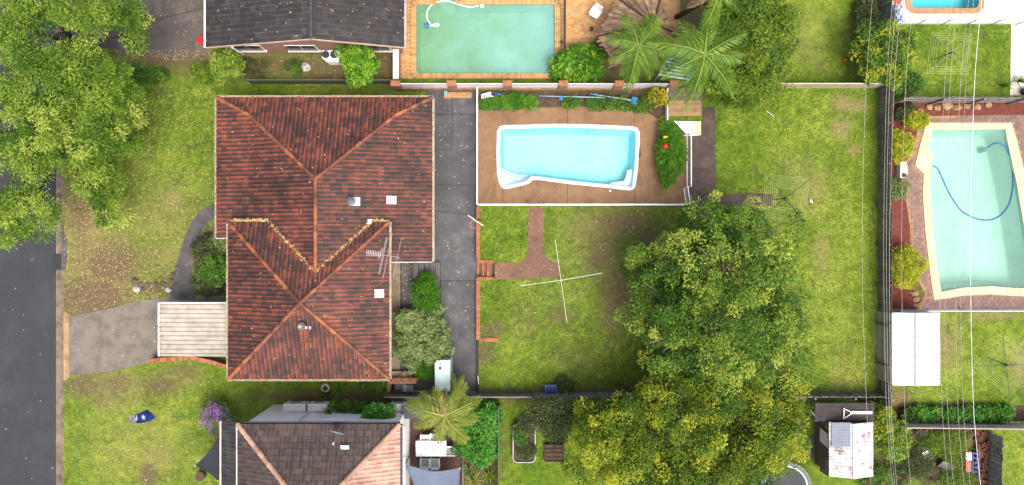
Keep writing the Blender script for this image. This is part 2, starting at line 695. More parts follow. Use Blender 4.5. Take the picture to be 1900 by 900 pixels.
def add_trunk(root, base, lobes, mat_, r, seed, z0=0.0, twigs=3):
    rng = random.Random(seed)
    mb = MB()
    base = Vector(base)
    top = Vector((sum(l[0] for l in lobes) / len(lobes), sum(l[1] for l in lobes) / len(lobes), max(l[2] for l in lobes) * .55))
    fork = base.lerp(top, .55)
    mb.tube([base, base.lerp(fork, .3) + Vector((.05, .03, 0)), fork], [r * 1.25, r, r * .8], 8)
    for l in lobes:
        c = Vector(l[:3])
        mid = fork.lerp(c, .5) + Vector((rng.uniform(-.3, .3), rng.uniform(-.3, .3), rng.uniform(0, .3)))
        rr = r * rng.uniform(.4, .6)
        mb.tube([fork, mid, c], [rr, rr * .7, rr * .35], 6)
        for _ in range(twigs):
            e = c + Vector((rng.uniform(-.8, .8) * l[3], rng.uniform(-.8, .8) * l[4], rng.uniform(.1, .75) * l[5]))
            q = mid.lerp(c, rng.uniform(.3, 1))
            mb.tube([q, q.lerp(e, .5) + Vector((0, 0, .15)), e], [rr * .4, rr * .25, rr * .1], 5)
    return part(root, 'trunk', mb, mat_, True)


def tree(name, label, base, lobes, leaf, bark, seed, r=.2, z0=0.0, group=None, cat='tree', twigs=3, **kw):
    L0 = px_lobes(lobes)
    b = W(base[0], base[1], z0)
    root = T(name, label, cat, b, group)
    add_trunk(root, b, L0, bark, r, seed, z0, twigs)
    # each limb carries several boughs of its own, at uneven heights and reach
    rg_ = random.Random(seed + 500)
    L = []
    for (x, y, z, rx, ry, rz) in L0:
        L.append((x, y, z - .25 * rz, rx * .72, ry * .72, rz * .8))
        n_ = max(4, int(2.2 + 2.2 * max(rx, ry)))
        a0 = rg_.uniform(0, 6.28)
        for k in range(n_):
            a = a0 + 6.283 * k / n_ + rg_.uniform(-.35, .35)
            q = rg_.uniform(.45, .95)
            s_ = rg_.uniform(.28, .46)
            L.append((x + math.cos(a) * rx * q, y + math.sin(a) * ry * q, z + rg_.uniform(-.35, .75) * rz * (1.1 - .6 * q), rx * s_, ry * s_, min(rx, ry) * s_ * .8))
    add_crown(root, 'crown', L, leaf, seed, **kw)
    return root


def shrub(name, label, px, py, rx, ry, h, leaf, seed, z0=0.0, group=None, cat='shrub', n=60, ln=30, ll=.14, lw=.035, cr=.2, lobes=None, stem=None, **kw):
    rng = random.Random(seed)
    if lobes is None:
        lobes = [(px, py, z0 + h * .5, rx, ry, h * .5)]
        for _ in range(3):
            a = rng.uniform(0, 6.28)
            lobes.append((px + math.cos(a) * rx * .5, py + math.sin(a) * ry * .5, z0 + h * rng.uniform(.4, .6), rx * .55, ry * .55, h * .42))
    L = px_lobes(lobes)
    b = W(px, py, z0)
    root = T(name, label, cat, b, group)
    mb = MB()
    for l in L:
        mb.tube([b, Vector(l[:3])], [.04, .015], 5)
    part(root, 'stem', mb, stem or MATS['bark'], True)
    add_crown(root, 'foliage', L, leaf, seed, clump_n=n, leaf_n=ln, leaf_len=ll, leaf_w=lw, clump_r=cr, **kw)
    return root


def frond_mesh(name, L, mat_, seed, leaflet=.5, droop=.9, n=46, wl=.018):
    """palm frond along +X, rising then drooping; a mid-rib and two rows of leaflets"""
    rng = np.random.default_rng(seed)
    ts = np.linspace(0, 1, n)
    X = L * (ts - .12 * ts ** 2)
    Z = L * (.28 * ts - droop * .62 * ts ** 2)
    V, F, Tn = [], [], []
    rib = []
    for i in range(0, n, 3):
        rib.append((X[i], 0, Z[i], .03 * (1 - ts[i]) + .008))
    for i in range(len(rib) - 1):
        a, b = rib[i], rib[i + 1]
        k = len(V)
        V += [(a[0], -a[3], a[2]), (a[0], a[3], a[2]), (b[0], b[3], b[2]), (b[0], -b[3], b[2])]
        F.append((k, k + 1, k + 2, k + 3)); Tn += [.85] * 4
    for i in range(3, n):
        for s in (-1, 1):
            t = ts[i]
            ll = leaflet * (math.sin(math.pi * min(1, t * .8 + .15)) ** .6) * rng.uniform(.85, 1.15)
            an = math.radians(62 - 35 * t + rng.uniform(-6, 6))
            d = np.array([math.cos(an), s * math.sin(an), -.25 + rng.uniform(-.25, .15)])
            d /= np.linalg.norm(d)
            b0 = np.array([X[i], 0, Z[i] + .01])
            sd_ = np.array([1, 0, 0]) * wl * 1.2
            k = len(V)
            tip = b0 + d * ll + np.array([0, 0, -.35 * ll * ll])
            mid = b0 + d * ll * .5
            V += [tuple(b0), tuple(mid - sd_), tuple(tip), tuple(mid + sd_)]
            F.append((k, k + 1, k + 2, k + 3))
            tt = float(np.clip(rng.normal(.5, .2) + (.2 if t > .85 else 0), 0, 1)); Tn += [tt] * 4
    return npmesh(name, np.array(V), np.array(F), np.array(Tn), mat_, 4)


def palm(name, label, base, head, ztop, fronds, leafm, bark, seed, L=2.4, leaflet=.55, r=.13, z0=0.0, dead=None, wl=.03):
    """base and head are pixels; head at height ztop"""
    rng = random.Random(seed)
    hp = W(head[0], head[1], ztop)
    bp = W(base[0], base[1], z0)
    root = T(name, label, 'palm', bp)
    mb = MB()
    mb.tube([bp, bp.lerp(hp, .5) + Vector((.04, .03, 0)), hp], [r * 1.3, r, r * .9], 10)
    part(root, 'trunk', mb, bark, True)
    mb = MB()
    mb.tube([hp, hp + Vector((0, 0, .5))], [r * .9, r * .3], 8)
    part(root, 'crownshaft', mb, leafm, True)
    variants = [frond_mesh('frond', L, leafm, seed + i, leaflet, rng.uniform(.6, 1.1), wl=wl) for i in range(4)]
    dv = frond_mesh('frond', L * .9, dead, seed + 9, leaflet * .8, 1.35, wl=wl) if dead else None
    for i in range(fronds):
        a = 2 * math.pi * (i * .382 + rng.uniform(-.04, .04))
        isd = dead and i % 5 == 4
        o = bpy.data.objects.new('frond', dv if isd else rng.choice(variants))
        o.location = hp + Vector((0, 0, .25 + .25 * i / fronds)) - bp
        o.rotation_euler = (rng.uniform(-.15, .15), (.35 if isd else -.5 * (i / fronds) + .25), a)
        q = rng.uniform(.8, 1.12)
        o.scale = (q, q, q)
        link(o, root)
    return root


def rosette(name, label, px, py, R, n, leafm, seed, z0=0.0, h=.5, w=.035, cat='plant', group=None):
    """spiky plant: every large leaf a blade of its own"""
    rng = random.Random(seed)
    b = W(px, py, z0)
    root = T(name, label, cat, b, group)
    meshes = []
    for q in range(3):
        V = []; F = []
        segs = 4
        dr = rng.uniform(.5, 1.0)
        for i in range(segs + 1):
            t = i / segs
            ww = w * (math.sin(math.pi * (.15 + .85 * t)) + .05)
            V += [(R * t, -ww, h * (t * 1.0 - dr * .75 * t * t) + .01), (R * t, ww, h * (t * 1.0 - dr * .75 * t * t) + .01)]
        for i in range(segs):
            F.append((2 * i, 2 * i + 2, 2 * i + 3, 2 * i + 1))
        tn = [min(1, max(0, rng.gauss(.5, .2)))] * len(V)
        meshes.append(npmesh('leaf', np.array(V), np.array(F), np.array(tn), leafm, 4))
    for i in range(n):
        o = bpy.data.objects.new('leaf', rng.choice(meshes))
        o.rotation_euler = (rng.uniform(-.2, .2), -1.15 * (i / n) + .1, 2 * math.pi * (i * .382))
        s = rng.uniform(.75, 1.1)
        o.scale = (s, s, s)
        o.location = (0, 0, .05)
        link(o, root)
    return root


def litter(name, label, regions, n, seed, matl, zf=.012, size=(.05, .11), filt=None):
    """loose fallen leaves lying flat: regions are (px0,px1,py0,py1,z,weight)"""
    rng = np.random.default_rng(seed)
    w = np.array([r[5] * (r[1] - r[0]) * (r[3] - r[2]) for r in regions], float)
    w /= w.sum()
    V, Tn = [], []
    for (x0, x1, y0, y1, z, _), k in zip(regions, (w * n).astype(int)):
        px = rng.uniform(x0, x1, k); py = rng.uniform(y0, y1, k)
        if filt:
            m = np.array([filt(a, b) for a, b in zip(px, py)], bool)
            px, py = px[m], py[m]
        kk = (H - z) / H / S
        c = np.stack([(px - 950) * kk, (450 - py) * kk, np.full(len(px), z + zf) + rng.random(len(px)) * .02], 1)
        a = rng.uniform(0, 6.28, len(px))
        d = np.stack([np.cos(a), np.sin(a), rng.uniform(-.15, .15, len(px))], 1)
        s = np.stack([-np.sin(a), np.cos(a), rng.uniform(-.3, .3, len(px))], 1)
        L = rng.uniform(*size, len(px))[:, None]
        V.append(np.stack([c - d * L, c + s * L * .38, c + d * L, c - s * L * .38], 1).reshape(-1, 3))
        Tn.append(np.repeat(rng.random(len(px)), 4))
    V = np.concatenate(V); Tn = np.concatenate(Tn)
    o = bpy.data.objects.new(name, npmesh(name, V, np.arange(len(V)).reshape(-1, 4), Tn, matl, 4))
    link(o)
    return tag(o, label, 'leaves', kind='stuff')
# ---------------------------------------------------------------- shared materials
LAWN = lawnmat('lawn')
mat('bark', C(96, 80, 64), C(60, 50, 42), 6, .9, .5, 30)
mat('bark_pale', C(150, 138, 120), C(96, 86, 74), 6, .9, .5, 30)
ASPHALT = mat('road_asphalt', C(53, 56, 62), C(44, 47, 53), .8, .85, .35, 60, stain=C(64, 67, 72), samt=(.5, .8), sscale=.3, speck=(55, C(110, 114, 120), .64))
DRIVE = mat('drive_concrete', C(134, 125, 112), C(112, 104, 94), 1.2, .85, .25, 50, stain=C(96, 90, 84), samt=(.48, .72), speck=(45, C(160, 152, 140), .62))
DARKDRIVE = mat('dark_asphalt', C(92, 92, 95), C(66, 67, 71), 1.0, .75, .3, 60, stain=C(112, 113, 114), samt=(.52, .75), sscale=.7, tone=.12, speck=(50, C(118, 118, 116), .66))
PATHM = mat('path_asphalt', C(92, 90, 90), C(70, 68, 68), 1.6, .85, .3, 60, stain=C(116, 108, 98), samt=(.5, .75))
KERB = mat('kerb_concrete', C(150, 134, 114), C(112, 96, 80), 2.0, .9, .3, 40, stain=C(84, 70, 58), samt=(.48, .7), tone=.1)
AGG = mat('aggregate', C(154, 120, 86), C(124, 94, 66), 1.3, .85, .45, 70, stain=C(108, 82, 60), samt=(.52, .75), sscale=.8, speck=(40, C(196, 156, 110), .6), tone=.05)
AGG2 = mat('aggregate_path', C(138, 102, 80), C(108, 78, 62), 1.6, .85, .45, 70, stain=C(92, 74, 62), samt=(.5, .75), speck=(40, C(170, 134, 104), .6), tone=.06)
SOILM = mat('garden_soil', C(98, 78, 60), C(66, 50, 38), 3, .95, .8, 30, speck=(22, C(140, 116, 88), .62))
MULCH = mat('red_mulch', C(128, 62, 46), C(86, 40, 32), 4, .95, .9, 28, speck=(25, C(160, 96, 72), .6))
WHITE = mat('white_metal', C(240, 242, 246, .75), C(222, 226, 230, .75), 4, .4, .03, 20)
OFFWHITE = mat('off_white', C(226, 222, 212, .6), C(206, 200, 188, .6), 3, .6, .1, 20, stain=C(168, 160, 146), samt=(.6, .8))
GUTTER = mat('gutter_metal', C(205, 204, 200, .6), C(176, 172, 166, .55), 3, .5, .1, 20, stain=C(140, 110, 84), samt=(.55, .75), sscale=3)
BLACK = mat('black_metal', C(44, 46, 50), C(30, 32, 35), 4, .5, .05, 20)
DARKGREY = mat('dark_grey', C(74, 78, 84), C(56, 60, 66), 4, .6, .1, 20)
STEEL = mat('galvanised', C(176, 182, 186, .55), C(150, 156, 160, .5), 6, .4, .08, 20, metal=.4)
BRICKO = brickmat('orange_brick', C(196, 124, 74), C(170, 98, 58), C(150, 130, 110))
BRICKR = brickmat('red_brick', C(176, 128, 100), C(150, 104, 80), C(160, 146, 130))
BRICKP = mat('orange_brick_piece', C(190, 126, 84), C(160, 100, 66), 5, .85, .3, 40, tone=.24, stain=C(116, 84, 66), samt=(.5, .72), sscale=2)
TIMBERG = mat('weathered_timber', C(160, 155, 148), C(118, 114, 108), 5, .85, .4, 30, tone=.25, stain=C(70, 66, 62), samt=(.5, .75))
TIMBERD = mat('dark_paling', C(136, 130, 118), C(98, 94, 86), 5, .9, .4, 30, tone=.3)
TIMBERW = mat('warm_timber', C(178, 148, 106), C(146, 116, 80), 4, .8, .3, 30, tone=.2)
DECKT = mat('merbau_deck', C(92, 50, 32), C(70, 36, 24), 4, .7, .2, 30, tone=.22)
GLASS = mat('dark_glass', C(40, 44, 50), C(30, 34, 40), 2, .12, 0, 20, spec=.6)
BLUEP = mat('blue_plastic', C(30, 112, 200), C(22, 90, 170), 3, .35, 0)
LITTER = leafmat('fallen_leaf', C(150, 110, 66), C(205, 172, 120), C(238, 218, 176), .05, .8)
GOLDLEAF = leafmat('gold_leaf', C(150, 112, 60), C(205, 168, 96), C(240, 214, 150), .05, .8)

L_STREET = leafmat('leaf_street', C(60, 110, 12), C(136, 182, 42), C(220, 236, 106), .35)
L_BIG = leafmat('leaf_big', C(46, 96, 8), C(112, 162, 32), C(212, 228, 92), .35)
L_YEL = leafmat('leaf_yellow', C(54, 98, 4), C(126, 162, 18), C(226, 228, 62), .35)
L_TOP = leafmat('leaf_top', C(60, 102, 10), C(114, 154, 26), C(188, 206, 62), .35)
L_BRIGHT = leafmat('leaf_bright', C(60, 128, 16), C(108, 176, 30), C(186, 226, 60), .35)
L_CONIF = leafmat('leaf_conifer', C(60, 124, 10), C(88, 158, 18), C(132, 190, 40), .3)
L_PALE = leafmat('leaf_pale', C(98, 128, 62), C(142, 172, 92), C(196, 208, 140), .3)
L_HEDGE = leafmat('leaf_hedge', C(50, 92, 20), C(84, 138, 30), C(146, 186, 58), .3)
L_CITRUS = leafmat('leaf_citrus', C(56, 104, 14), C(106, 154, 24), C(214, 218, 54), .3)
L_GOLD = leafmat('leaf_golden', C(136, 158, 10), C(198, 208, 20), C(240, 238, 70), .3)
L_DARK = leafmat('leaf_dark', C(46, 64, 24), C(80, 98, 44), C(134, 144, 86), .3)
L_PALM = leafmat('leaf_palm', C(64, 114, 22), C(116, 164, 46), C(186, 206, 86), .3)
L_PALMY = leafmat('leaf_palm_yellow', C(92, 126, 30), C(150, 174, 58), C(220, 212, 120), .3)
L_DEAD = leafmat('leaf_dead', C(112, 84, 58), C(164, 134, 96), C(206, 180, 136), .15)
L_PURPLE = leafmat('petal_purple', C(112, 50, 150), C(160, 84, 200), C(206, 140, 236), .3)
L_YFLOWER = leafmat('petal_yellow', C(216, 170, 10), C(244, 210, 24), C(255, 236, 90), .3)
L_RED = leafmat('petal_red', C(200, 20, 40), C(230, 40, 80), C(250, 90, 130), .3)
L_TROPIC = leafmat('leaf_tropic', C(50, 120, 24), C(86, 172, 44), C(150, 216, 84), .35)

# ---------------------------------------------------------------- ground
def bl(lst, X, Y):
    out = np.zeros_like(X)
    for (px, py, rx, ry, s) in lst:
        rx, ry = rx * 1.25, ry * 1.25
        x, y = (px - 950) / S, (450 - py) / S
        out = np.maximum(out, s * np.exp(-(((X - x) / (rx / S)) ** 2 + ((Y - y) / (ry / S)) ** 2))) if s > 0 else out + s * np.exp(-(((X - x) / (rx / S)) ** 2 + ((Y - y) / (ry / S)) ** 2))
    return out


SOIL = [(170, 555, 60, 32, .85), (205, 495, 55, 45, .62), (150, 400, 25, 60, .45), (150, 480, 25, 40, .4), (150, 715, 40, 22, .6), (185, 735, 25, 30, .35), (300, 715, 40, 24, .55), (340, 690, 34, 14, .5), (215, 715, 40, 30, .45),
        (280, 775, 20, 14, .45), (275, 885, 16, 22, .7), (270, 535, 40, 10, .7), (480, 120, 250, 26, .6), (640, 130, 100, 30, .7), (320, 112, 90, 14, .65), (720, 125, 20, 40, .8),
        (1110, 470, 40, 65, .55), (1165, 415, 70, 32, .6), (1200, 440, 26, 22, .7), (985, 600, 60, 40, .3), (1080, 655, 80, 35, .34), (1040, 585, 30, 22, .45), (1060, 650, 25, 12, .25), (900, 655, 22, 25, .55), (915, 610, 25, 14, .6),
        (1000, 730, 200, 9, .8), (1200, 725, 160, 10, .7), (1060, 600, 40, 30, .3), (1140, 560, 35, 80, .55),
        (1175, 105, 90, 40, .8), (1280, 60, 40, 80, .8), (1120, 125, 80, 20, .8), (1330, 560, 110, 150, .62), (1290, 820, 160, 80, .75), (1600, 50, 24, 40, .55), (1600, 130, 20, 45, .4), (1520, 120, 25, 18, .35),
        (1740, 850, 80, 45, .7), (1645, 800, 25, 100, .5), (1800, 850, 25, 60, .9), (1670, 735, 18, 12, .4),
        (1760, 762, 120, 12, .7), (880, 830, 46, 80, .8), (1600, 790, 40, 60, .4), (900, 735, 200, 14, .5), (640, 735, 180, 14, .6), (790, 690, 40, 30, .8), (400, 480, 40, 60, .7),
        (1690, 545, 40, 30, .6)]
DRY = [(160, 400, 45, 80, .36), (180, 500, 70, 70, .36), (150, 600, 40, 60, .22), (300, 400, 80, 60, .16), (320, 370, 18, 22, .3), (210, 720, 50, 40, .25), (300, 480, 70, 45, .2), (330, 700, 60, 30, .15),
       (250, 830, 100, 60, .14), (290, 850, 40, 40, .2), (1560, 195, 16, 14, .38), (1590, 200, 14, 10, .38), (1555, 240, 14, 18, .36), (1580, 280, 12, 8, .34), (1500, 350, 30, 40, .2), (1470, 310, 30, 20, .16),
       (1490, 70, 40, 60, .12), (1520, 470, 14, 40, .22), (1420, 370, 20, 12, .3), (1100, 420, 60, 30, .2), (1160, 530, 30, 60, .2), (1670, 740, 22, 16, .4), (1760, 640, 20, 40, .28), (1890, 680, 16, 40, .26), (1840, 585, 50, 8, .3),
       (1560, 700, 30, 50, .16), (990, 560, 60, 60, .08), (1720, 810, 50, 20, .12)]
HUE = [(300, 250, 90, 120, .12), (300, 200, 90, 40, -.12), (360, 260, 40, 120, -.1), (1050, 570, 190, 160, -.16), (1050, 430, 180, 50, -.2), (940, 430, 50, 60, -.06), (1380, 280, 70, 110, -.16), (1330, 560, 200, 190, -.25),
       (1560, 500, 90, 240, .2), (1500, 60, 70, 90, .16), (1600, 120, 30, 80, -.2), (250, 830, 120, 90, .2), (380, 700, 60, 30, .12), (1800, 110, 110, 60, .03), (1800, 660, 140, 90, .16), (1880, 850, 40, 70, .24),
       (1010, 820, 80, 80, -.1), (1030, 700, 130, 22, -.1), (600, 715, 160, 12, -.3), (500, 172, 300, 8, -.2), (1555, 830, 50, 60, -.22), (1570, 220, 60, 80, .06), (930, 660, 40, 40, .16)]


def lawn(name, xs, ys, z, holes=(), inside=None, edge=0.0):
    xs, ys = np.array(xs), np.array(ys)
    X, Y = np.meshgrid(xs, ys)
    rng = np.random.default_rng(5)
    Z = np.full_like(X, z)
    nx, ny = len(xs), len(ys)
    F = []
    for j in range(ny - 1):
        for i in range(nx - 1):
            cs = ((xs[i], ys[j]), (xs[i + 1], ys[j]), (xs[i + 1], ys[j + 1]), (xs[i], ys[j + 1]))
            if any(inpoly(cx, cy, h) for h in holes for cx, cy in cs):
                continue
            if inside and inside((xs[i] + xs[i + 1]) / 2, (ys[j] + ys[j + 1]) / 2):
                continue
            k = j * nx + i
            F.append((k, k + 1, k + 1 + nx, k + nx))
    me = npmesh(name, np.stack([X, Y, Z], -1).reshape(-1, 3), np.array(F), np.zeros(nx * ny), LAWN, 4)
    for nm, lst in (('soil', SOIL), ('dry', DRY), ('hue', HUE)):
        a = me.attributes.new(nm, 'FLOAT', 'POINT')
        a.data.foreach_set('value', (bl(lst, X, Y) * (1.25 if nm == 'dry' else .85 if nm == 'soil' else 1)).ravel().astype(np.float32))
    o = bpy.data.objects.new(name, me)
    link(o)
    return tag(o, kind='structure')


KX = W(118, 0)[0]
# pool outlines (inner basin edge), used for the holes too
NWP = rounded(PX([(772, 8), (812, 8), (812, -30), (845, -30), (845, 8), (1030, 8), (1030, 137), (772, 137)]), .2, 3)
NEP = rounded(PX([(1689, -70), (1816, -70), (1816, 16), (1689, 16)]), .35, 3)
EPP = PX([(1729, 241), (1864, 240), (1868, 262), (1885, 340), (1902, 440), (1916, 535), (1880, 534), (1838, 531), (1790, 533), (1746, 541), (1738, 500), (1730, 430), (1725, 360), (1726, 300), (1731, 288), (1722, 280)])
MPO = PX([(922, 243), (927, 234), (936, 232), (980, 231), (1030, 229.5), (1080, 230), (1130, 232), (1172, 234), (1182, 237), (1187, 245), (1187, 262), (1184, 310), (1180, 343), (1176, 351), (1168, 353.5), (1120, 348), (1060, 342), (1000, 334), (988, 334), (982, 340), (974, 343), (940, 351), (932, 349), (926, 340), (922, 322), (920.5, 285)], ZY)
MPI = inset(MPO, .2)

lot = (W(886, 0)[0], W(1625, 0)[0], W(0, 726)[1], W(0, 166)[1])
gx = list(np.arange(KX, 33.01, .3)) + [36, 45, 70, 200]
gy = [-200, -70, -40, -22] + list(np.arange(-17, 17.01, .3)) + [22, 40, 70, 200]
lot_hole = [(lot[0] + .05, lot[2] + .4), (lot[1] - .4, lot[2] + .4), (lot[1] - .4, lot[3] - .4), (lot[0] + .05, lot[3] - .4)]
lawn('ground', gx, gy, 0.0, [NWP, NEP, EPP, lot_hole])
lx = np.linspace(lot[0] + .1, lot[1], 84)
ly = np.linspace(lot[2], lot[3], 64)
stx, sty0, sty1 = W(918, 0, ZY)[0], W(0, 516)[1], W(0, 485)[1]
lx = np.sort(np.append(lx, stx))
ly = np.sort(np.append(ly, [sty0, sty1]))
lawn('back_lawn', lx, ly, ZY, [MPI], lambda x, y: x < stx and sty0 < y < sty1)
setting('step_base', MB().sheet([(lot[0] - .1, sty0 - .1), (stx + .1, sty0 - .1), (stx + .1, sty1 + .1), (lot[0] - .1, sty1 + .1)], z=.006), MATS['kerb_concrete'])

# far side of the road, past the left edge of the picture
mb = MB().sheet([(-200, -200), (-40.5, -200), (-40.5, 200), (-200, 200)], z=0)
o = setting('ground_far_side', mb, LAWN)

# road, gutter and kerb
mb = MB().sheet([(-40, -200), (W(103, 0)[0], -200), (W(103, 0)[0], 200), (-40, 200)], z=-.12)
setting('road', mb, ASPHALT)
mb = MB().prism([(-40.5, -200), (-40, -200), (-40, 200), (-40.5, 200)], -.2, .02)
setting('kerb_far_side', mb, KERB)
kerb = MB()
gx0, gx1 = W(102, 0)[0], W(113, 0)[0]
kerb.sheet([(gx0, -200), (gx1, -200), (gx1, 200), (gx0, 200)], z=-.108)
ko = setting('kerb', kerb, KERB)
rng = random.Random(3)
km = []
for q in range(4):
    b = MB()
    pr = [(0, -.2), (.19, -.2), (.19, .012), (.05, .012), (.02, -.01), (0, -.09)]
    n = len(pr)
    vs = [(x, 0, z) for x, z in pr] + [(x, 2.38, z) for x, z in pr]
    b.add(vs, [tuple(range(n)), tuple(range(2 * n - 1, n - 1, -1))] + [((i + 1) % n, i, n + i, n + (i + 1) % n) for i in range(n)], rng.random())
    km.append(b.mesh('kerb_stone', KERB))
    b2 = MB()
    pr = [(0, -.2), (.19, -.2), (.19, .004), (.05, -.07), (0, -.095)]
    n = len(pr)
    vs = [(x, 0, z) for x, z in pr] + [(x, 2.38, z) for x, z in pr]
    b2.add(vs, [tuple(range(n)), tuple(range(2 * n - 1, n - 1, -1))] + [((i + 1) % n, i, n + i, n + (i + 1) % n) for i in range(n)], rng.random())
    km.append(b2.mesh('kerb_stone', KERB))
for j in range(16):
    y = -18.4 + j * 2.4
    pyc = 450 - (y + 1.2) * S
    flat = 560 < pyc < 720 or pyc < 90
    o = bpy.data.objects.new('kerb_stone', km[rng.randrange(4) * 2 + (1 if flat else 0)])
    o.location = (gx1, y, 0)
    link(o, ko)
# long kerb past the frame
mb = MB().box(gx1, gx1 + .19, 20, 200, -.2, .01).box(gx1, gx1 + .19, -200, -18.4, -.2, .01)
part(ko, 'kerb_run', mb, KERB)

# storm drain
g = W(108, 486, -.12)
root = T('storm_drain', 'dark iron storm drain grate set in the road gutter', 'drain', (g.x, g.y, -.12))
mb = MB()
x0, x1, y0, y1 = g.x - .27, g.x + .27, g.y - .5, g.y + .5
for a in ((x0, x0 + .04, y0, y1), (x1 - .04, x1, y0, y1), (x0, x1, y0, y0 + .04), (x0, x1, y1 - .04, y1)):
    mb.box(a[0], a[1], a[2], a[3], -.12, -.085)
part(root, 'frame', mb, BLACK)
part(root, 'pit', MB().box(x0, x1, y0, y1, -.116, -.102), mat('pit_dark', C(18, 18, 18), None, 3, .9, 0))
bm_ = MB().box(-.23, .23, -.018, .018, -.02, .01).mesh('bar', DARKGREY)
copies(root, 'bar', bm_, [(g.x, y0 + .08 + k * .084, -.098) for k in range(11)])
mb = MB().prism(rounded(PX([(115, 430), (121, 434), (124, 445), (124, 490), (121, 500), (115, 503)]), .12), -.1, .03)
solo('drain_lintel', mb, DARKDRIVE, 'grey concrete lintel behind the storm drain on the verge', 'lintel')

# driveways and paths
drv = PX([(128, 586), (165, 580), (200, 573), (245, 561), (290, 554), (318, 551), (424, 549), (424, 668), (300, 668), (262, 676), (228, 685), (165, 693), (128, 697)])
setting('driveway', MB().sheet(drv, z=.02).skirt(drv, -.02, .02), DRIVE)
cro = PX([(118, 578), (129, 584), (129, 699), (121, 706), (118, 706)])
setting('crossover', MB().sheet(cro, z=.012), mat('crossover_tan', C(196, 164, 120), C(164, 132, 94), 2, .9, .2, 40, stain=C(128, 104, 80)))
nd = PX([(117, -60), (385, -60), (385, 95), (376, 102), (340, 105), (300, 107), (262, 104), (238, 99), (214, 92), (180, 88), (140, 80), (117, 78)])
setting('neighbour_driveway', MB().sheet(nd, z=.02), mat('neighbour_asphalt', C(98, 91, 85), C(76, 71, 68), .9, .85, .3, 60, stain=C(128, 116, 104), samt=(.5, .75), sscale=.6))
setting('neighbour_driveway_joint', MB().add([W(280, 38, .026), W(385, 13, .026), W(385, 14.2, .026), W(280, 39.2, .026)], [(3, 2, 1, 0)]), mat('joint_dark', C(48, 44, 42), None, 3, .9, 0))
fp = PX([(314, 556), (324, 505), (336, 462), (347, 430), (358, 408), (372, 391), (388, 382), (410, 377), (410, 400), (392, 408), (376, 425), (364, 450), (358, 490), (356, 520), (362, 549), (362, 556)])
setting('front_path', MB().sheet(fp, z=.03).skirt(fp, -.02, .03), PATHM)
so = setting('side_driveway', MB().sheet(PX([(722, 480), (790, 480), (790, 168), (886, 168), (886, 724), (718, 724)]), z=.01), mat('joint_dark', C(48, 44, 42), None, 3, .9, 0))
slabs = [[(790, 168), (839, 168), (839, 212), (790, 212)], [(840, 168), (885.5, 168), (885.5, 211.5), (840, 211.5)], [(790, 213), (839.5, 213), (838, 278), (790, 277)], [(840.5, 212.5), (885.5, 212.5), (885.5, 278), (839, 278.5)],
         [(790, 278), (885.5, 279.5), (885.5, 343), (790, 343)], [(790, 344), (885.5, 344), (885.5, 400), (850, 396), (820, 392.5), (790, 391)],
         [(790, 392), (820, 393.5), (850, 397), (885.5, 401), (885.5, 520), (818, 520), (818, 486), (790, 486)], [(818, 521), (885.5, 521), (885.5, 724), (838, 724), (818, 690)],
         [(745, 486), (816, 487), (816, 724), (745, 724)], [(722, 486), (743, 486), (743, 700), (722, 700)]]
rr = random.Random(8)
for i, s in enumerate(slabs):
    b = MB().prism(PX(s), -.02, .02 + .002 * (i % 3), rr.random())
    part(so, 'slab', b, DARKDRIVE if i < 9 else mat('pale_path', C(160, 144, 120), C(130, 116, 98), 2, .9, .2, 40))

# raised yard: paving of the pool and paths
deck_out = rounded(PX([(888, 205), (930, 206), (1000, 200), (1080, 199), (1150, 203), (1200, 210), (1218, 218), (1226, 236), (1276, 240), (1276, 381), (888, 381)], ZY), .25, 3)
pd = setting('pool_deck', MB().sheet(deck_out, [MPO], z=ZY + .012), mat('joint_dark', C(48, 44, 42), None, 3, .9, 0))
# deck slabs cut at the joints and around the pool rim
cuts = [(888, 932.7), (933.3, 1052.6), (1053.4, 1176.6), (1177.4, 1276)]


def clip_half(poly, ax, lim, keep_less):
    out = []
    n = len(poly)
    for i in range(n):
        a, b = poly[i], poly[(i + 1) % n]
        ia = (a[ax] <= lim) == keep_less or a[ax] == lim
        ib = (b[ax] <= lim) == keep_less or b[ax] == lim
        if ia:
            out.append(a)
        if ia != ib:
            t = (lim - a[ax]) / (b[ax] - a[ax])
            out.append((a[0] + (b[0] - a[0]) * t, a[1] + (b[1] - a[1]) * t))
    return out


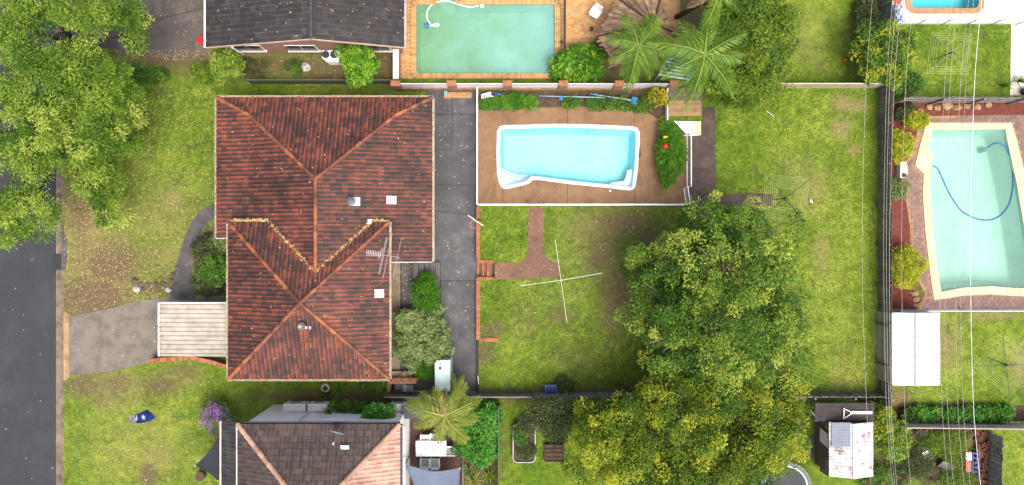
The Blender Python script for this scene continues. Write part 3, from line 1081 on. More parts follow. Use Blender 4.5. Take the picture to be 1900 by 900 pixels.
ymid = W(0, 290, ZY)[1]
for half in (0, 1):
    # ring split into a northern and a southern half so every slab is a simple polygon
    xs_out = [p for p in deck_out]
    up = clip_half(deck_out, 1, ymid, half == 1)
    hole = clip_half(inset(MPO, -.004), 1, ymid, half == 1)
    for (a, b) in cuts:
        xa, xb = W2(a, 0, ZY)[0], W2(b, 0, ZY)[0]
        P_ = clip_half(clip_half(up, 0, xb, True), 0, xa, False)
        Hh = clip_half(clip_half(hole, 0, xb, True), 0, xa, False)
        if len(P_) < 3:
            continue
        m = MB()
        # columns between the outer boundary and the pool edge
        N = 26
        for k in range(N):
            x0_, x1_ = xa + (xb - xa) * k / N, xa + (xb - xa) * (k + 1) / N
            c1 = clip_half(clip_half(P_, 0, x1_, True), 0, x0_, False)
            if len(c1) < 3:
                continue
            c2 = clip_half(clip_half(Hh, 0, x1_, True), 0, x0_, False) if len(Hh) >= 3 else []

            def ext(c, x, top):
                ys_ = [p[1] for p in c if abs(p[0] - x) < 1e-5]
                return (max(ys_) if top else min(ys_)) if ys_ else None
            top = half == 0
            yo = [ext(c1, x0_, top), ext(c1, x1_, top)]
            yi = [ext(c2, x0_, top), ext(c2, x1_, top)] if len(c2) >= 3 else [None, None]
            if yo[0] is None or yo[1] is None:
                continue
            yi = [ymid if v is None else v for v in yi]
            q = [(x0_, yi[0], ZY + .024), (x1_, yi[1], ZY + .024), (x1_, yo[1], ZY + .024), (x0_, yo[0], ZY + .024)]
            m.poly(q if top else q[::-1], rr.random() * 0 + .5)
        if m.f:
            part(pd, 'slab', m, AGG)
# brown paths in the back lawn
pa = rounded(PX([(981, 384), (1009, 384), (1009, 470), (1016, 480), (1040, 490), (1040, 514), (980, 518), (918, 519), (918, 486), (965, 488), (979, 476)], ZY), .12, 3)
setting('garden_path', MB().sheet(pa, z=ZY + .02).skirt(pa, ZY - .05, ZY + .02), AGG2)
DARKP = mat('dark_path', C(92, 78, 70), C(64, 54, 50), 1.8, .9, .4, 50, stain=C(120, 100, 82), samt=(.55, .75))
pb = PX([(1277, 250), (1303, 250), (1303, 198), (1327, 200), (1328, 355), (1325, 362), (1390, 358), (1433, 360), (1433, 382), (1375, 381), (1277, 383)], ZY)
setting('back_path', MB().sheet(pb, z=ZY + .02).skirt(pb, ZY - .05, ZY + .02), DARKP)
# garden soil beds
for pts, z, nm, mt in [([(888, 168), (1238, 168), (1238, 205), (1222, 222), (1200, 208), (1150, 202), (1080, 198), (1000, 199), (930, 205), (888, 204)], ZY, 'pool_bed', SOILM),
                       ([(1216, 236), (1273, 236), (1273, 348), (1225, 348), (1214, 320)], ZY, 'hedge_bed', SOILM),
                       ([(358, 440), (424, 415), (424, 546), (362, 546)], 0, 'front_bed', SOILM),
                       ([(1650, 188), (1900, 188), (1960, 188), (1960, 216), (1900, 214), (1800, 214), (1716, 216), (1702, 232), (1692, 300), (1678, 330), (1690, 420), (1690, 500), (1702, 574), (1650, 574)], 0, 'mulch_bed', MULCH),
                       ([(1652, 754), (1875, 752), (1960, 752), (1960, 781), (1660, 781)], 0, 'hedge_row_bed', SOILM)]:
    P_ = PX(pts, z)
    setting(nm, MB().sheet(P_, z=z + .016), mt)

# pavings of the neighbours' pools
TAN = mat('tan_paver', C(222, 178, 118), C(196, 146, 88), 4, .85, .25, 40, tone=.2, stain=C(166, 116, 70), samt=(.55, .78), sscale=1.5)
BROWNP = mat('brown_paver', C(152, 122, 112), C(124, 98, 90), 3, .85, .25, 40, tone=.16, stain=C(104, 82, 76), samt=(.55, .78))
CREAM = mat('cream_coping', C(232, 214, 180, .48), C(218, 196, 158, .47), 3, .75, .15, 30, tone=.06)
MORTAR = mat('mortar', C(176, 146, 106), C(150, 120, 84), 4, .95, .2, 40)


def pavers(parent, poly, w, l, z, mt, seed, avoid=None, singles=0, gap=.012, rot=0.0, name='paver', th=.03):
    """individual pavers inside a polygon in running bond; joined as stuff unless singles"""
    rg = random.Random(seed)
    xs_ = [p[0] for p in poly]; ys_ = [p[1] for p in poly]
    mbj = MB()
    meshes = [MB().box(-l / 2 + gap / 2, l / 2 - gap / 2, -w / 2 + gap / 2, w / 2 - gap / 2, -th, 0, rg.random()).mesh(name, mt) for _ in range(6)] if singles else None
    n = 0
    j = 0
    y = min(ys_) + w / 2
    locs = []
    while y < max(ys_):
        x = min(xs_) + (l / 2 if j % 2 else 0)
        while x < max(xs_) + l / 2:
            cs = [(x, y), (x - l * .45, y - w * .4), (x + l * .45, y - w * .4), (x + l * .45, y + w * .4), (x - l * .45, y + w * .4)]
            if all(inpoly(a, b, poly) for a, b in cs) and not (avoid and any(inpoly(a, b, q) for q in avoid for a, b in cs)):
                dz = rg.uniform(-.003, .003)
                if singles and n < singles:
                    locs.append((x, y, z + dz))
                    n += 1
                else:
                    mbj.box(x - l / 2 + gap / 2, x + l / 2 - gap / 2, y - w / 2 + gap / 2, y + w / 2 - gap / 2, z - th, z + dz, rg.random())
            x += l
        y += w
        j += 1
    if locs:
        copies(parent, name, meshes, locs, rng=rg)
    if mbj.f:
        part(parent, 'pavers', mbj, mt, kind='stuff')


nwo = PX([(742, -40), (1262, -40), (1262, 60), (1200, 60), (1160, 90), (1110, 65), (1085, 92), (1062, 100), (1048, 146), (742, 146)])
tp = setting('tan_terrace', MB().sheet(nwo, [NWP], z=.02), MORTAR)
nwc = inset(NWP, -.32)
pavers(tp, nwo, .115, .23, .045, TAN, 4, avoid=[nwc])
eo = PX([(1700, 216), (1800, 214), (1960, 213), (1960, 574), (1702, 574), (1716, 545), (1691, 500), (1688, 420), (1676, 345), (1680, 300), (1693, 280), (1704, 235)])
et = setting('brown_terrace', MB().sheet(eo, [EPP], z=.022), MORTAR)
nec = PX([(1650, -120), (1960, -120), (1960, 44), (1655, 44)])
WPAVE = mat('white_paver', C(238, 232, 222, .5), C(222, 210, 196, .5), 1.5, .7, .1, 30, tone=.05, stain=C(214, 184, 150, .55), samt=(.58, .8))
nt_ = setting('white_terrace', MB().sheet(nec, [NEP], z=.02), OFFWHITE)
neo = inset(NEP, -.32)
pavers(nt_, PX([(1690, -60), (1960, -60), (1960, 44), (1655, 44), (1655, 25), (1675, 25)]), .42, .42, .045, WPAVE, 9, avoid=[neo], singles=120, gap=.008)
pavers(nt_, PX([(1655, -60), (1676, -60), (1676, 22), (1655, 22)]), .21, .21, .045, mat('red_paver', C(196, 92, 66), C(166, 70, 50), 3, .8, .2, 30, tone=.15), 10, singles=80)
we = setting('white_path', MB().sheet(PX([(1876, 45), (1960, 45), (1960, 177), (1874, 177)]), z=.02), OFFWHITE)
pavers(we, PX([(1876, 45), (1960, 45), (1960, 177), (1874, 177)]), .42, .42, .045, WPAVE, 11, singles=60, gap=.008)
# ---------------------------------------------------------------- tiled roofs
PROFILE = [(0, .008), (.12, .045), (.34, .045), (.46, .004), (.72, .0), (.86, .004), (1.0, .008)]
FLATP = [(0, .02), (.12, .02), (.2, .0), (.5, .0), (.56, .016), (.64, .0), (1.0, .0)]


def clip_poly3(pts, planes):
    for (q, n) in planes:
        out = []
        m = len(pts)
        for i in range(m):
            a, b = pts[i], pts[(i + 1) % m]
            da, db = (a - q).dot(n), (b - q).dot(n)
            if da >= 0:
                out.append(a)
            if (da >= 0) != (db >= 0):
                out.append(a.lerp(b, da / (da - db)))
        pts = out
        if len(pts) < 3:
            return None
    return pts


def tile_face(u_dir, origin, pieces, tw, tl, profile, rng, th=.03):
    """lays tiles on one roof plane. pieces: convex polygons (3D). Returns full tile frames and a list of clipped polygons"""
    up_n = None
    P0 = [Vector(p) for p in pieces[0]]
    u = Vector(u_dir).normalized()
    n = (P0[1] - P0[0]).cross(P0[2] - P0[0]).normalized()
    if n.z < 0:
        n = -n
    v = n.cross(u).normalized()
    if v.z < 0:
        v = -v
    if u.cross(v).dot(n) < 0:
        u = -u
    O = Vector(origin)
    allp = [[Vector(p) for p in pc] for pc in pieces]
    uv = [[((p - O).dot(u), (p - O).dot(v)) for p in pc] for pc in allp]
    us = [q[0] for pc in uv for q in pc]
    vs = [q[1] for pc in uv for q in pc]
    planes = []
    for pc in allp:
        c = sum(pc, Vector()) / len(pc)
        pl = []
        for i in range(len(pc)):
            a, b = pc[i], pc[(i + 1) % len(pc)]
            m = (b - a).cross(n).normalized()
            if (c - a).dot(m) < 0:
                m = -m
            pl.append((a, m))
        planes.append(pl)
    full, parts_ = [], []
    i0, i1 = math.floor(min(us) / tw), math.ceil(max(us) / tw)
    j1 = math.ceil(max(vs) / tl)
    rotm = Matrix((u, v, n)).transposed()
    for j in range(-1, j1 + 1):
        for i in range(i0, i1 + 1):
            a, b = i * tw, j * tl
            cs = [(a, b), (a + tw, b), (a + tw, b + tl), (a, b + tl)]
            ins = [any(inpoly(x + (.001 if k in (0, 3) else -.001), y + (.001 if k < 2 else -.001), q) for q in uv) for k, (x, y) in enumerate(cs)]
            org = O + u * a + v * b
            tone = min(1, max(0, rng.gauss(.45, .22)))
            if all(ins):
                full.append((org, rotm, tone))
            else:
                top = [(org + u * (f * tw) + n * (h + th), org + u * (f * tw) + v * (tl * 1.06) + n * (h + .001), org + u * (f * tw) - n * .01) for f, h in profile]
                for k in range(len(top) - 1):
                    q1 = [top[k][0], top[k + 1][0], top[k + 1][1], top[k][1]]
                    q2 = [top[k][2], top[k + 1][2], top[k + 1][0], top[k][0]]
                    for pl in planes:
                        for q in (q1, q2):
                            r = clip_poly3(q, pl)
                            if r:
                                parts_.append((r, min(1, max(0, tone + (relief_tone(profile, k) if q is q1 else -.4)))))  # cut tiles carry the same painted relief and edge shade
    return full, parts_


def tile_mesh_at(mb, org, rotm, tone, tw, tl, profile, th=.03):
    vs = []
    for f, h in profile:
        for p in ((f * tw, 0, h + th), (f * tw, tl * 1.06, h + .001), (f * tw, 0, -.01)):
            vs.append(org + rotm @ Vector(p))
    fs = []
    for k in range(len(profile) - 1):
        a, b = 3 * k, 3 * k + 3
        fs.append((a, b, b + 1, a + 1))
        fs.append((a + 2, b + 2, b, a))
    n0 = len(mb.t)
    mb.add(vs, fs, tone)
    for k in range(len(profile) - 1):        # relief shading put in the tone: grimy pans darkened, rolls highlit
        g = relief_tone(profile, k)
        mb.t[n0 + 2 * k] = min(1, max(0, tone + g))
        mb.t[n0 + 2 * k + 1] = max(0, tone - .4)  # front edge darkened as the gap shadow along the course


def relief_tone(profile, k):
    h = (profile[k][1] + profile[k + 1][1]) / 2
    return .28 if h > .016 else (-.06 if h > .009 else -.3)  # high rolls lightened, low pans darkened, as shading of the tile relief


def roof(house, faces, tw, tl, mt, profile, seed, singles=300, caps=(), cap_mat=None, underlay=None, cap_r=.12, cap_l=.36):
    rng = random.Random(seed)
    ul = MB()
    for (u, o, pieces) in faces:
        for pc in pieces:
            pts = [Vector(p) - Vector((0, 0, .02)) for p in pc]
            ul.poly(pts)
    rf = part(house, 'roof', ul, underlay or DARKGREY)
    full, mbj = [], MB()
    for (u, o, pieces) in faces:
        f, c = tile_face(u, o, pieces, tw, tl, profile, rng)
        full += f
        for pts, t in c:
            mbj.poly(pts, t)
    eye = Vector((0, 0, H))
    full.sort(key=lambda q: (q[0] - eye).length)
    lib = []
    K = 10
    for k in range(K):
        b = MB()
        tile_mesh_at(b, Vector((0, 0, 0)), Matrix.Identity(3), (k + .5) / K, tw, tl, profile)
        lib.append(b.mesh('roof_tile', mt))
    off = wloc(rf)
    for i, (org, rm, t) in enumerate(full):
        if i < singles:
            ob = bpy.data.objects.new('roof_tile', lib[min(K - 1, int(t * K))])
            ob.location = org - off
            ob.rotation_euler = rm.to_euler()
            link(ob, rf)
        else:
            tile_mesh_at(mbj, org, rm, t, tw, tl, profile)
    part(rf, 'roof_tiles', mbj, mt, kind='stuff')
    # ridge and hip capping, every piece its own
    lib = []
    for k in range(5):
        b = MB()
        ns = 6
        vs = []
        for x, rr_ in ((0, cap_r), (cap_l * 1.08, cap_r * .86)):
            for s in range(ns + 1):
                a = math.pi * s / ns
                vs.append((x, rr_ * math.cos(a), rr_ * math.sin(a) * 1.0 - .02))
        fs = [(s, s + 1, ns + 2 + s, ns + 1 + s) for s in range(ns)]
        fs.append(tuple(range(ns, -1, -1)))
        b.add(vs, fs, (k + .5) / 5)
        lib.append(b.mesh('ridge_cap', cap_mat or mt))
    for a, b in caps:
        a, b = Vector(a), Vector(b)
        d = (b - a)
        n = max(1, int(round(d.length / cap_l)))
        dn = d.normalized()
        s = Vector((0, 0, 1)).cross(dn).normalized()
        up = dn.cross(s)
        rm = Matrix((dn, s, up)).transposed().to_euler()
        for k in range(n):
            ob = bpy.data.objects.new('ridge_cap', rng.choice(lib))
            ob.location = a + d * (k / n) - off + up * .012
            ob.rotation_euler = rm
            ob.scale = (d.length / n / cap_l, 1, 1)
            link(ob, rf)
    return rf


def gutter(house, a, b, out, mt=None, w=.12, h=.1):
    """half-box gutter along an eave: floor, lip and back"""
    a, b, out = Vector(a), Vector(b), Vector(out).normalized()
    mb = MB()
    z = Vector((0, 0, 1))
    for q in ((0, .012, -h, 0), (w - .014, w, -h, .0), (0, w, -h, -h + .012)):
        p = [a + out * q[0] + z * q[2], a + out * q[1] + z * q[2], a + out * q[1] + z * q[3], a + out * q[0] + z * q[3]]
        r = [x + (b - a) for x in p]
        mb.add(p + r, [(0, 1, 2, 3), (7, 6, 5, 4), (0, 4, 5, 1), (1, 5, 6, 2), (2, 6, 7, 3), (3, 7, 4, 0)])
    return part(house, 'gutter', mb, mt or GUTTER)


def leafline(house, lines, n, seed, spread=.12, matl=None, size=(.05, .1), zoff=.05):
    rng = np.random.default_rng(seed)
    V, Tn = [], []
    for a, b, dens in lines:
        a, b = np.array(a), np.array(b)
        k = int(n * dens)
        t = rng.random(k)
        c = a + (b - a) * t[:, None] + rng.normal(size=(k, 3)) * np.array([spread, spread, .015]) + np.array([0, 0, zoff])
        an = rng.uniform(0, 6.28, k)
        d = np.stack([np.cos(an), np.sin(an), rng.uniform(-.3, .3, k)], 1)
        s = np.stack([-np.sin(an), np.cos(an), rng.uniform(-.3, .3, k)], 1)
        L = rng.uniform(*size, k)[:, None]
        V.append(np.stack([c - d * L, c + s * L * .4, c + d * L, c - s * L * .4], 1).reshape(-1, 3))
        Tn.append(np.repeat(rng.random(k), 4))
    V = np.concatenate(V); Tn = np.concatenate(Tn)
    o = bpy.data.objects.new('fallen_leaves', npmesh('fallen_leaves', V, np.arange(len(V)).reshape(-1, 4), Tn, matl or GOLDLEAF, 4, wloc(house)))
    link(o, house)
    return tag(o, kind='stuff')


def window(parent, c, w, h, axis, proud=.03, frame=None, bars=0):
    """window on a wall: axis 'x' = wall runs along x (faces +-y), 'y' = runs along y. c = centre on the wall face; sign in proud"""
    frame = frame or WHITE
    s = 1 if proud > 0 else -1
    mb = MB(); pn = MB()
    t = .06
    def bx(m, a0, a1, z0, z1, d0, d1):
        d0, d1 = sorted((d0, d1))
        if axis == 'x':
            m.box(c[0] + a0, c[0] + a1, c[1] + d0, c[1] + d1, c[2] + z0, c[2] + z1)
        else:
            m.box(c[0] + d0, c[0] + d1, c[1] + a0, c[1] + a1, c[2] + z0, c[2] + z1)
    for a in ((-w / 2, w / 2, -h / 2, -h / 2 + t), (-w / 2, w / 2, h / 2 - t, h / 2), (-w / 2, -w / 2 + t, -h / 2 + t, h / 2 - t), (w / 2 - t, w / 2, -h / 2 + t, h / 2 - t), (-t / 2, t / 2, -h / 2 + t, h / 2 - t)):
        bx(mb, *a, -s * .02, proud)
    wo = part(parent, 'window', mb, frame)
    bx(pn, -w / 2 + t, w / 2 - t, -h / 2 + t, h / 2 - t, -s * .02, s * .012)
    part(wo, 'pane', pn, GLASS)
    sl = MB()
    bx(sl, -w / 2 - .08, w / 2 + .08, -h / 2 - .09, -h / 2 - .002, -s * .02, s * .13)
    part(wo, 'sill', sl, OFFWHITE)
    if bars:
        b = MB()
        for k in range(bars):
            x = -w / 2 + w * (k + .5) / bars
            bx(b, x - .012, x + .012, -h / 2, h / 2, s * .06, s * .085)
        for zz in (-h / 3, 0, h / 3):
            bx(b, -w / 2, w / 2, zz - .012, zz + .012, s * .0855, s * .1)
        part(wo, 'bars', b, BLACK)
    return wo


# ---------------------------------------------------------------- main house
TERRA = tilemat('terracotta_tile', C(42, 31, 30), C(92, 54, 45), C(168, 90, 63), lichen=C(78, 62, 56))
CAPT = tilemat('terracotta_cap', C(88, 54, 44), C(140, 84, 58), C(200, 122, 74), lichen=C(104, 86, 76))
XW, XE, XR, YN = -17.07, -4.61, -10.84, 8.38
ze, zk, zr = 3.0, 3.443, 4.96
KE, KW = (XE - 2.06, YN - 1.1, zk), (XW + 2.06, YN - 1.1, zk)
AP = (XR, 3.52, zr)
BW, BE, BN, BS, zb = -16.05, -6.956, 1.159, -7.718, 3.9
BA = (-11.5, -3.28, 5.62)
hs = T('house', 'red terracotta tiled house with two joined hip roofs in the middle lot', 'house', (-11, 0, 0))
wl = MB()
wl.prism([(XW + .45, 1), (XE - .45, 1), (XE - .45, YN - .45), (XW + .45, YN - .45)], 0, 2.95)
wl.prism([(XW + .45, .6), (-15.9, .6), (-15.9, 1), (XW + .45, 1)], 0, 2.95)
wl.prism([(BE - .5, -.75), (XE - .45, -.75), (XE - .45, 1), (BE - .5, 1)], 0, 2.95)
wl.prism([(BW + .45, BS + .45), (BE - .5, BS + .45), (BE - .5, BN - .4), (BW + .45, BN - .4)], 0, 3.86)
part(hs, 'wall', wl, BRICKO)
# the lower edge of the roofs: soffit boards
sf = MB()
sf.sheet([(XW + .02, .3), (XE - .02, -1.05), (XE - .02, YN - .02), (XW + .02, YN - .02)], z=2.93)
sf.sheet([(BW + .02, BS + .02), (BE - .02, BS + .02), (BE - .02, BN - .02), (BW + .02, BN - .02)], z=3.83)
part(hs, 'soffit', sf, OFFWHITE)
yk = lambda x: None
hipE = lambda x: KE[1] + (AP[1] - KE[1]) * (x - KE[0]) / (AP[0] - KE[0])
zin = lambda x: zr - abs(x - XR) * (zr - zk) / (abs(KE[0] - XR))
xw1, xe1 = -15.9, -7.05
zo = lambda x: ze + (zk - ze) * min(abs(x - XE), abs(x - XW)) / 2.06
facesA = [
    ((1, 0, 0), (XW, YN, ze), [[(XW, YN, ze), (XE, YN, ze), KE, KW], [KW, KE, AP]]),
    ((0, 1, 0), (XE, YN, ze), [[(XE, -1.09, ze), (XE, YN, ze), KE, (KE[0], -1.09, zk)]]),
    ((0, 1, 0), (KE[0], YN, zk), [[(KE[0], -1.09, zk), KE, (xe1, hipE(xe1), zin(xe1)), (xe1, -1.09, zin(xe1))],
                                 [(xe1, -1.75, zin(xe1)), (xe1, hipE(xe1), zin(xe1)), AP, (XR, -1.75, zr)]]),
    ((0, 1, 0), (XW, YN, ze), [[(XW, .28, ze), (XW, YN, ze), (xw1, YN - 1.1 * (xw1 - XW) / 2.06, zo(xw1)), (xw1, .28, zo(xw1))],
                              [(xw1, -1.0, zo(xw1)), (xw1, YN - 1.1 * (xw1 - XW) / 2.06, zo(xw1)), KW, (KW[0], -1.0, zk)]]),
    ((0, 1, 0), (KW[0], YN, zk), [[(KW[0], -1.75, zk), KW, AP, (XR, -1.75, zr)]]),
]
facesB = [
    ((1, 0, 0), (BW, BN, zb), [[(BW, BN, zb), (BE, BN, zb), BA]]),
    ((1, 0, 0), (BW, BS, zb), [[(BW, BS, zb), (BE, BS, zb), BA]]),
    ((0, 1, 0), (BE, BS, zb), [[(BE, BS, zb), (BE, BN, zb), BA]]),
    ((0, 1, 0), (BW, BS, zb), [[(BW, BS, zb), (BW, BN, zb), BA]]),
]
up = Vector((0, 0, .05))
caps = [((XW, YN, ze), KW), (KW, AP), ((XE, YN, ze), KE), (KE, AP), ((XR, -1.62, zr), AP)]
caps += [((BW, BN, zb), BA), ((BE, BN, zb), BA), ((BW, BS, zb), BA), ((BE, BS, zb), BA)]
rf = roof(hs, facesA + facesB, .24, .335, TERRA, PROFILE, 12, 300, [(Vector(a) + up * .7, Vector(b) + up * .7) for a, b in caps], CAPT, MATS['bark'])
for a, b, o in (((XW, YN, ze), (XE, YN, ze), (0, 1, 0)), ((XE, YN, ze), (XE, -1.09, ze), (1, 0, 0)), ((XW, YN, ze), (XW, .28, ze), (-1, 0, 0)),
                ((BW, BN, zb), (BE, BN, zb), (0, 1, 0)), ((BW, BS, zb), (BE, BS, zb), (0, -1, 0)), ((BE, BS, zb), (BE, BN, zb), (1, 0, 0)), ((BW, BS, zb), (BW, BN, zb), (-1, 0, 0))):
    gutter(hs, a, b, o)
part(hs, 'bargeboard', MB().bar((XE, -1.13, ze + .02), (BE, -1.13, 3.52), .05, .14), GUTTER)
part(hs, 'bargeboard', MB().bar((XW, .24, ze + .02), (BW - .1, .24, 3.24), .05, .14), GUTTER)
vl, vr = (XR - 2.91, BN, 3.9), (XR + 2.91, BN, 3.9)
vt = (XR, -1.66, 4.97)
# lead valley trays
for q in (vl, vr):
    mb = MB().bar(Vector(q) + Vector((0, 0, .01)), Vector(vt) + Vector((0, 0, .01)), .2, .05)
    part(hs, 'valley_tray', mb, mat('lead', C(120, 104, 92), C(90, 78, 68), 5, .7, .1, 30))
leafline(hs, [(vl, vt, 1.0), (vr, vt, 1.0), ((BW + .3, BN + .07, 3.86), (vl[0], BN + .07, 3.86), .5), ((vr[0], BN + .07, 3.86), (BE, BN + .07, 3.86), .2)], 300, 4, .06, size=(.03, .09))
leafline(hs, [((XW, YN + .06, 2.94), (XE, YN + .06, 2.94), 1.0), ((XW - .06, YN, 2.94), (XW - .06, .3, 2.94), .5), ((XE + .06, YN, 2.94), (XE + .06, -1, 2.94), .6), ((BW - .06, BN, 3.84), (BW - .06, BS, 3.84), .8),
              ((BE + .06, BN, 3.84), (BE + .06, BS, 3.84), .8), ((BW, BS - .06, 3.84), (BE, BS - .06, 3.84), .8)], 420, 6, .03, size=(.03, .07))


def zroofA(x, y):
    c = [zr - abs(x - XR) * (zr - zk) / abs(KE[0] - XR), ze + (YN - y) * (zr - ze) / (YN - AP[1])]
    if abs(x - XR) > abs(KE[0] - XR):
        c[0] = zo(x)
    return min(c)


def zroofB(x, y):
    r = BA[2] - zb
    return zb + r * min((x - BW) / (BA[0] - BW), (BE - x) / (BE - BA[0]), (y - BS) / (BA[1] - BS), (BN - y) / (BN - BA[1]))


def zmain(x, y):
    z = -1
    if XW < x < XE and -1.09 < y < YN:
        z = zroofA(x, y)
    if BW < x < BE and BS < y < BN:
        z = max(z, zroofB(x, y))
    return z


def on_roof(px, py, zf):
    z = 4.5
    for _ in range(6):
        p = W(px, py, z)
        z = zf(p.x, p.y)
    return Vector((p.x, p.y, z))


# loose leaves over the roof
def roof_leaves(house, n, seed, box, zf, size=(.03, .075), m=None):
    rng = np.random.default_rng(seed)
    V, Tn = [], []
    for _ in range(n):
        x, y = rng.uniform(box[0], box[1]), rng.uniform(box[2], box[3])
        z = zf(x, y)
        if z < 1:
            continue
        a = rng.uniform(0, 6.28); L = rng.uniform(*size)
        d = np.array([math.cos(a), math.sin(a), rng.uniform(-.2, .2)]); s = np.array([-math.sin(a), math.cos(a), .2])
        c = np.array([x, y, z + .065])
        V += [c - d * L, c + s * L * .45, c + d * L, c - s * L * .45]
        Tn += [rng.random()] * 4
    V = np.array(V)
    o = bpy.data.objects.new('fallen_leaves', npmesh('fallen_leaves', V, np.arange(len(V)).reshape(-1, 4), np.array(Tn), m or GOLDLEAF, 4, wloc(house)))
    link(o, house)
    return tag(o, kind='stuff')


roof_leaves(hs, 230, 3, (XW, XE, BS, YN), zmain)

# clear polycarbonate tiles, roof vents
CLEAR = mat('clear_tile', C(236, 238, 242, .7), C(206, 206, 210, .6), 5, .3, .05, 20, stain=C(170, 120, 104), samt=(.66, .76), sscale=4)
for (px, py, w, l) in ((727, 371, .54, .48), (704.5, 544, .5, .48), (687, 411, .24, .3)):
    p = on_roof(px, py, zmain)
    mb = MB()
    e = .05
    sl = (zmain(p.x + .1, p.y) - zmain(p.x - .1, p.y)) / .2
    nrow = 2 if w > .4 else 1
    for r_ in range(nrow):
        for k in range(2):
            x0_ = p.x - w / 2 + r_ * w / nrow
            x1_ = x0_ + w / nrow - .012
            y0_ = p.y - l / 2 + k * l / 2
            y1_ = y0_ + l / 2 - .02
            zz = lambda x: p.z + (x - p.x) * sl + .062
            for (ya, yb, h_) in ((y0_, y0_ + .07, .03), (y0_ + .072, y1_, .012)):
                mb.add([(x0_, ya, zz(x0_) + h_), (x1_, ya, zz(x1_) + h_), (x1_, yb, zz(x1_) + h_), (x0_, yb, zz(x0_) + h_), (x0_, ya, zz(x0_) - .03), (x1_, ya, zz(x1_) - .03), (x1_, yb, zz(x1_) - .03), (x0_, yb, zz(x0_) - .03)],
                       [(0, 1, 2, 3), (4, 5, 1, 0), (5, 6, 2, 1), (6, 7, 3, 2), (7, 4, 0, 3)])
    part(hs, 'skylight_tile', mb, CLEAR)
p = on_roof(653, 374, zmain)
mb = MB().cyl(p, .2, p.z - .05, p.z + .3, 16).cyl(p, .25, p.z + .3, p.z + .36, 16).cyl(p, .25, p.z + .36, p.z + .42, 16, .1)
vo = part(hs, 'roof_vent', mb, mat('vent_grey', C(104, 108, 112), C(84, 88, 92), 4, .5, .05))
part(vo, 'flashing', MB().cbox((p.x + .16, p.y, p.z + .04), .62, .5, .03, 0, tilt=('Y', .35)), mat('flashing', C(196, 206, 216), C(170, 180, 190), 4, .4, .05))
p = on_roof(561, 604, zmain) + Vector((0, 0, -.02))
root = vo = part(hs, 'turbine_vent', MB().cyl(p, .17, p.z - .1, p.z + .22, 16).cyl(p, .1, p.z + .5, p.z + .53, 12), mat('turbine', C(186, 172, 172), C(150, 134, 132), 5, .45, .05, 20, metal=.3, stain=C(140, 92, 70), samt=(.6, .75)))
fin = MB()
for k in range(5):
    a0, = (0,)
    z0_, z1_ = p.z + .22 + k * .058, p.z + .22 + (k + 1) * .058
    rr_ = [.16, .215, .235, .21, .15, .1]
    fin.cyl(p, rr_[k], z0_, z1_, 18, rr_[k + 1])
part(vo, 'turbine_head', fin, MATS['turbine'], True)
bl_ = MB()
for k in range(18):
    a = 2 * math.pi * k / 18
    pts = []
    for q, rr_ in enumerate((.165, .22, .24, .215, .155, .105)):
        aa = a + q * .12
        pts.append((p.x + rr_ * math.cos(aa), p.y + rr_ * math.sin(aa), p.z + .22 + q * .058))
    bl_.tube(pts, .011, 4)
part(vo, 'blades', bl_, MATS['turbine'])
part(vo, 'flashing', MB().cbox((p.x + .1, p.y + .1, p.z + .06), .75, .6, .03, 0, tilt=('X', .3)), MATS['flashing'])
# rust run-off below the vent: stained strips of tile, thin rust film lying on the slope
RUST = mat('rust_stain', C(206, 110, 44), C(150, 72, 40), 8, .8, .1, 40)
for dx, l in ((-.17, 1.6), (-.06, 1.3), (.06, 1.75), (.17, 1.2), (.3, .9)):
    mb = MB()
    N = 7
    for k in range(N):
        ya, yb = p.y - .25 - l * k / N, p.y - .25 - l * (k + .8) / N
        w = .028 * (1 - .6 * k / N)
        x0_ = p.x + dx
        mb.add([(x0_ - w, ya, zroofB(x0_, ya) + .058), (x0_ - w * .8, yb, zroofB(x0_, yb) + .058), (x0_ + w * .8, yb, zroofB(x0_, yb) + .058), (x0_ + w, ya, zroofB(x0_, ya) + .058)], [(0, 1, 2, 3)])
    part(hs, 'rust_stain', mb, RUST)

# east wall openings and step slab
window(hs, (BE - .5, W(0, 583, 1)[1], 1.5), 1.5, 1.3, 'y', .03)
window(hs, (BE - .5, W(0, 640, 1)[1], 1.5), 1.1, 1.3, 'y', .03)
dr = part(hs, 'door', MB().box(BE - .52, BE - .45, W(0, 505)[1] - .5, W(0, 505)[1] + .4, .1, 2.2), mat('door_dark', C(70, 60, 52), None, 3, .6, .1))
part(dr, 'handle', MB().tube([(BE - .44, W(0, 505)[1] - .35, 1.1), (BE - .38, W(0, 505)[1] - .35, 1.1), (BE - .38, W(0, 505)[1] - .24, 1.1)], .015, 6), STEEL)
window(hs, (XE - .45, 5.5, 1.5), 1.6, 1.2, 'y', .03)
window(hs, (XE - .45, 2.0, 1.5), 1.6, 1.2, 'y', .03)
window(hs, (-9.5, BS + .45, 1.8), 1.5, 1.2, 'x', -.03)
mb = MB().tube([(BE - .42, BS + .7, .05), (BE - .42, BS + .7, 3.7), (BE + .02, BS + .7, 3.85)], .05, 8)
part(hs, 'downpipe', mb, mat('pipe_blue_grey', C(178, 190, 202), C(150, 164, 178), 3, .5, .05))

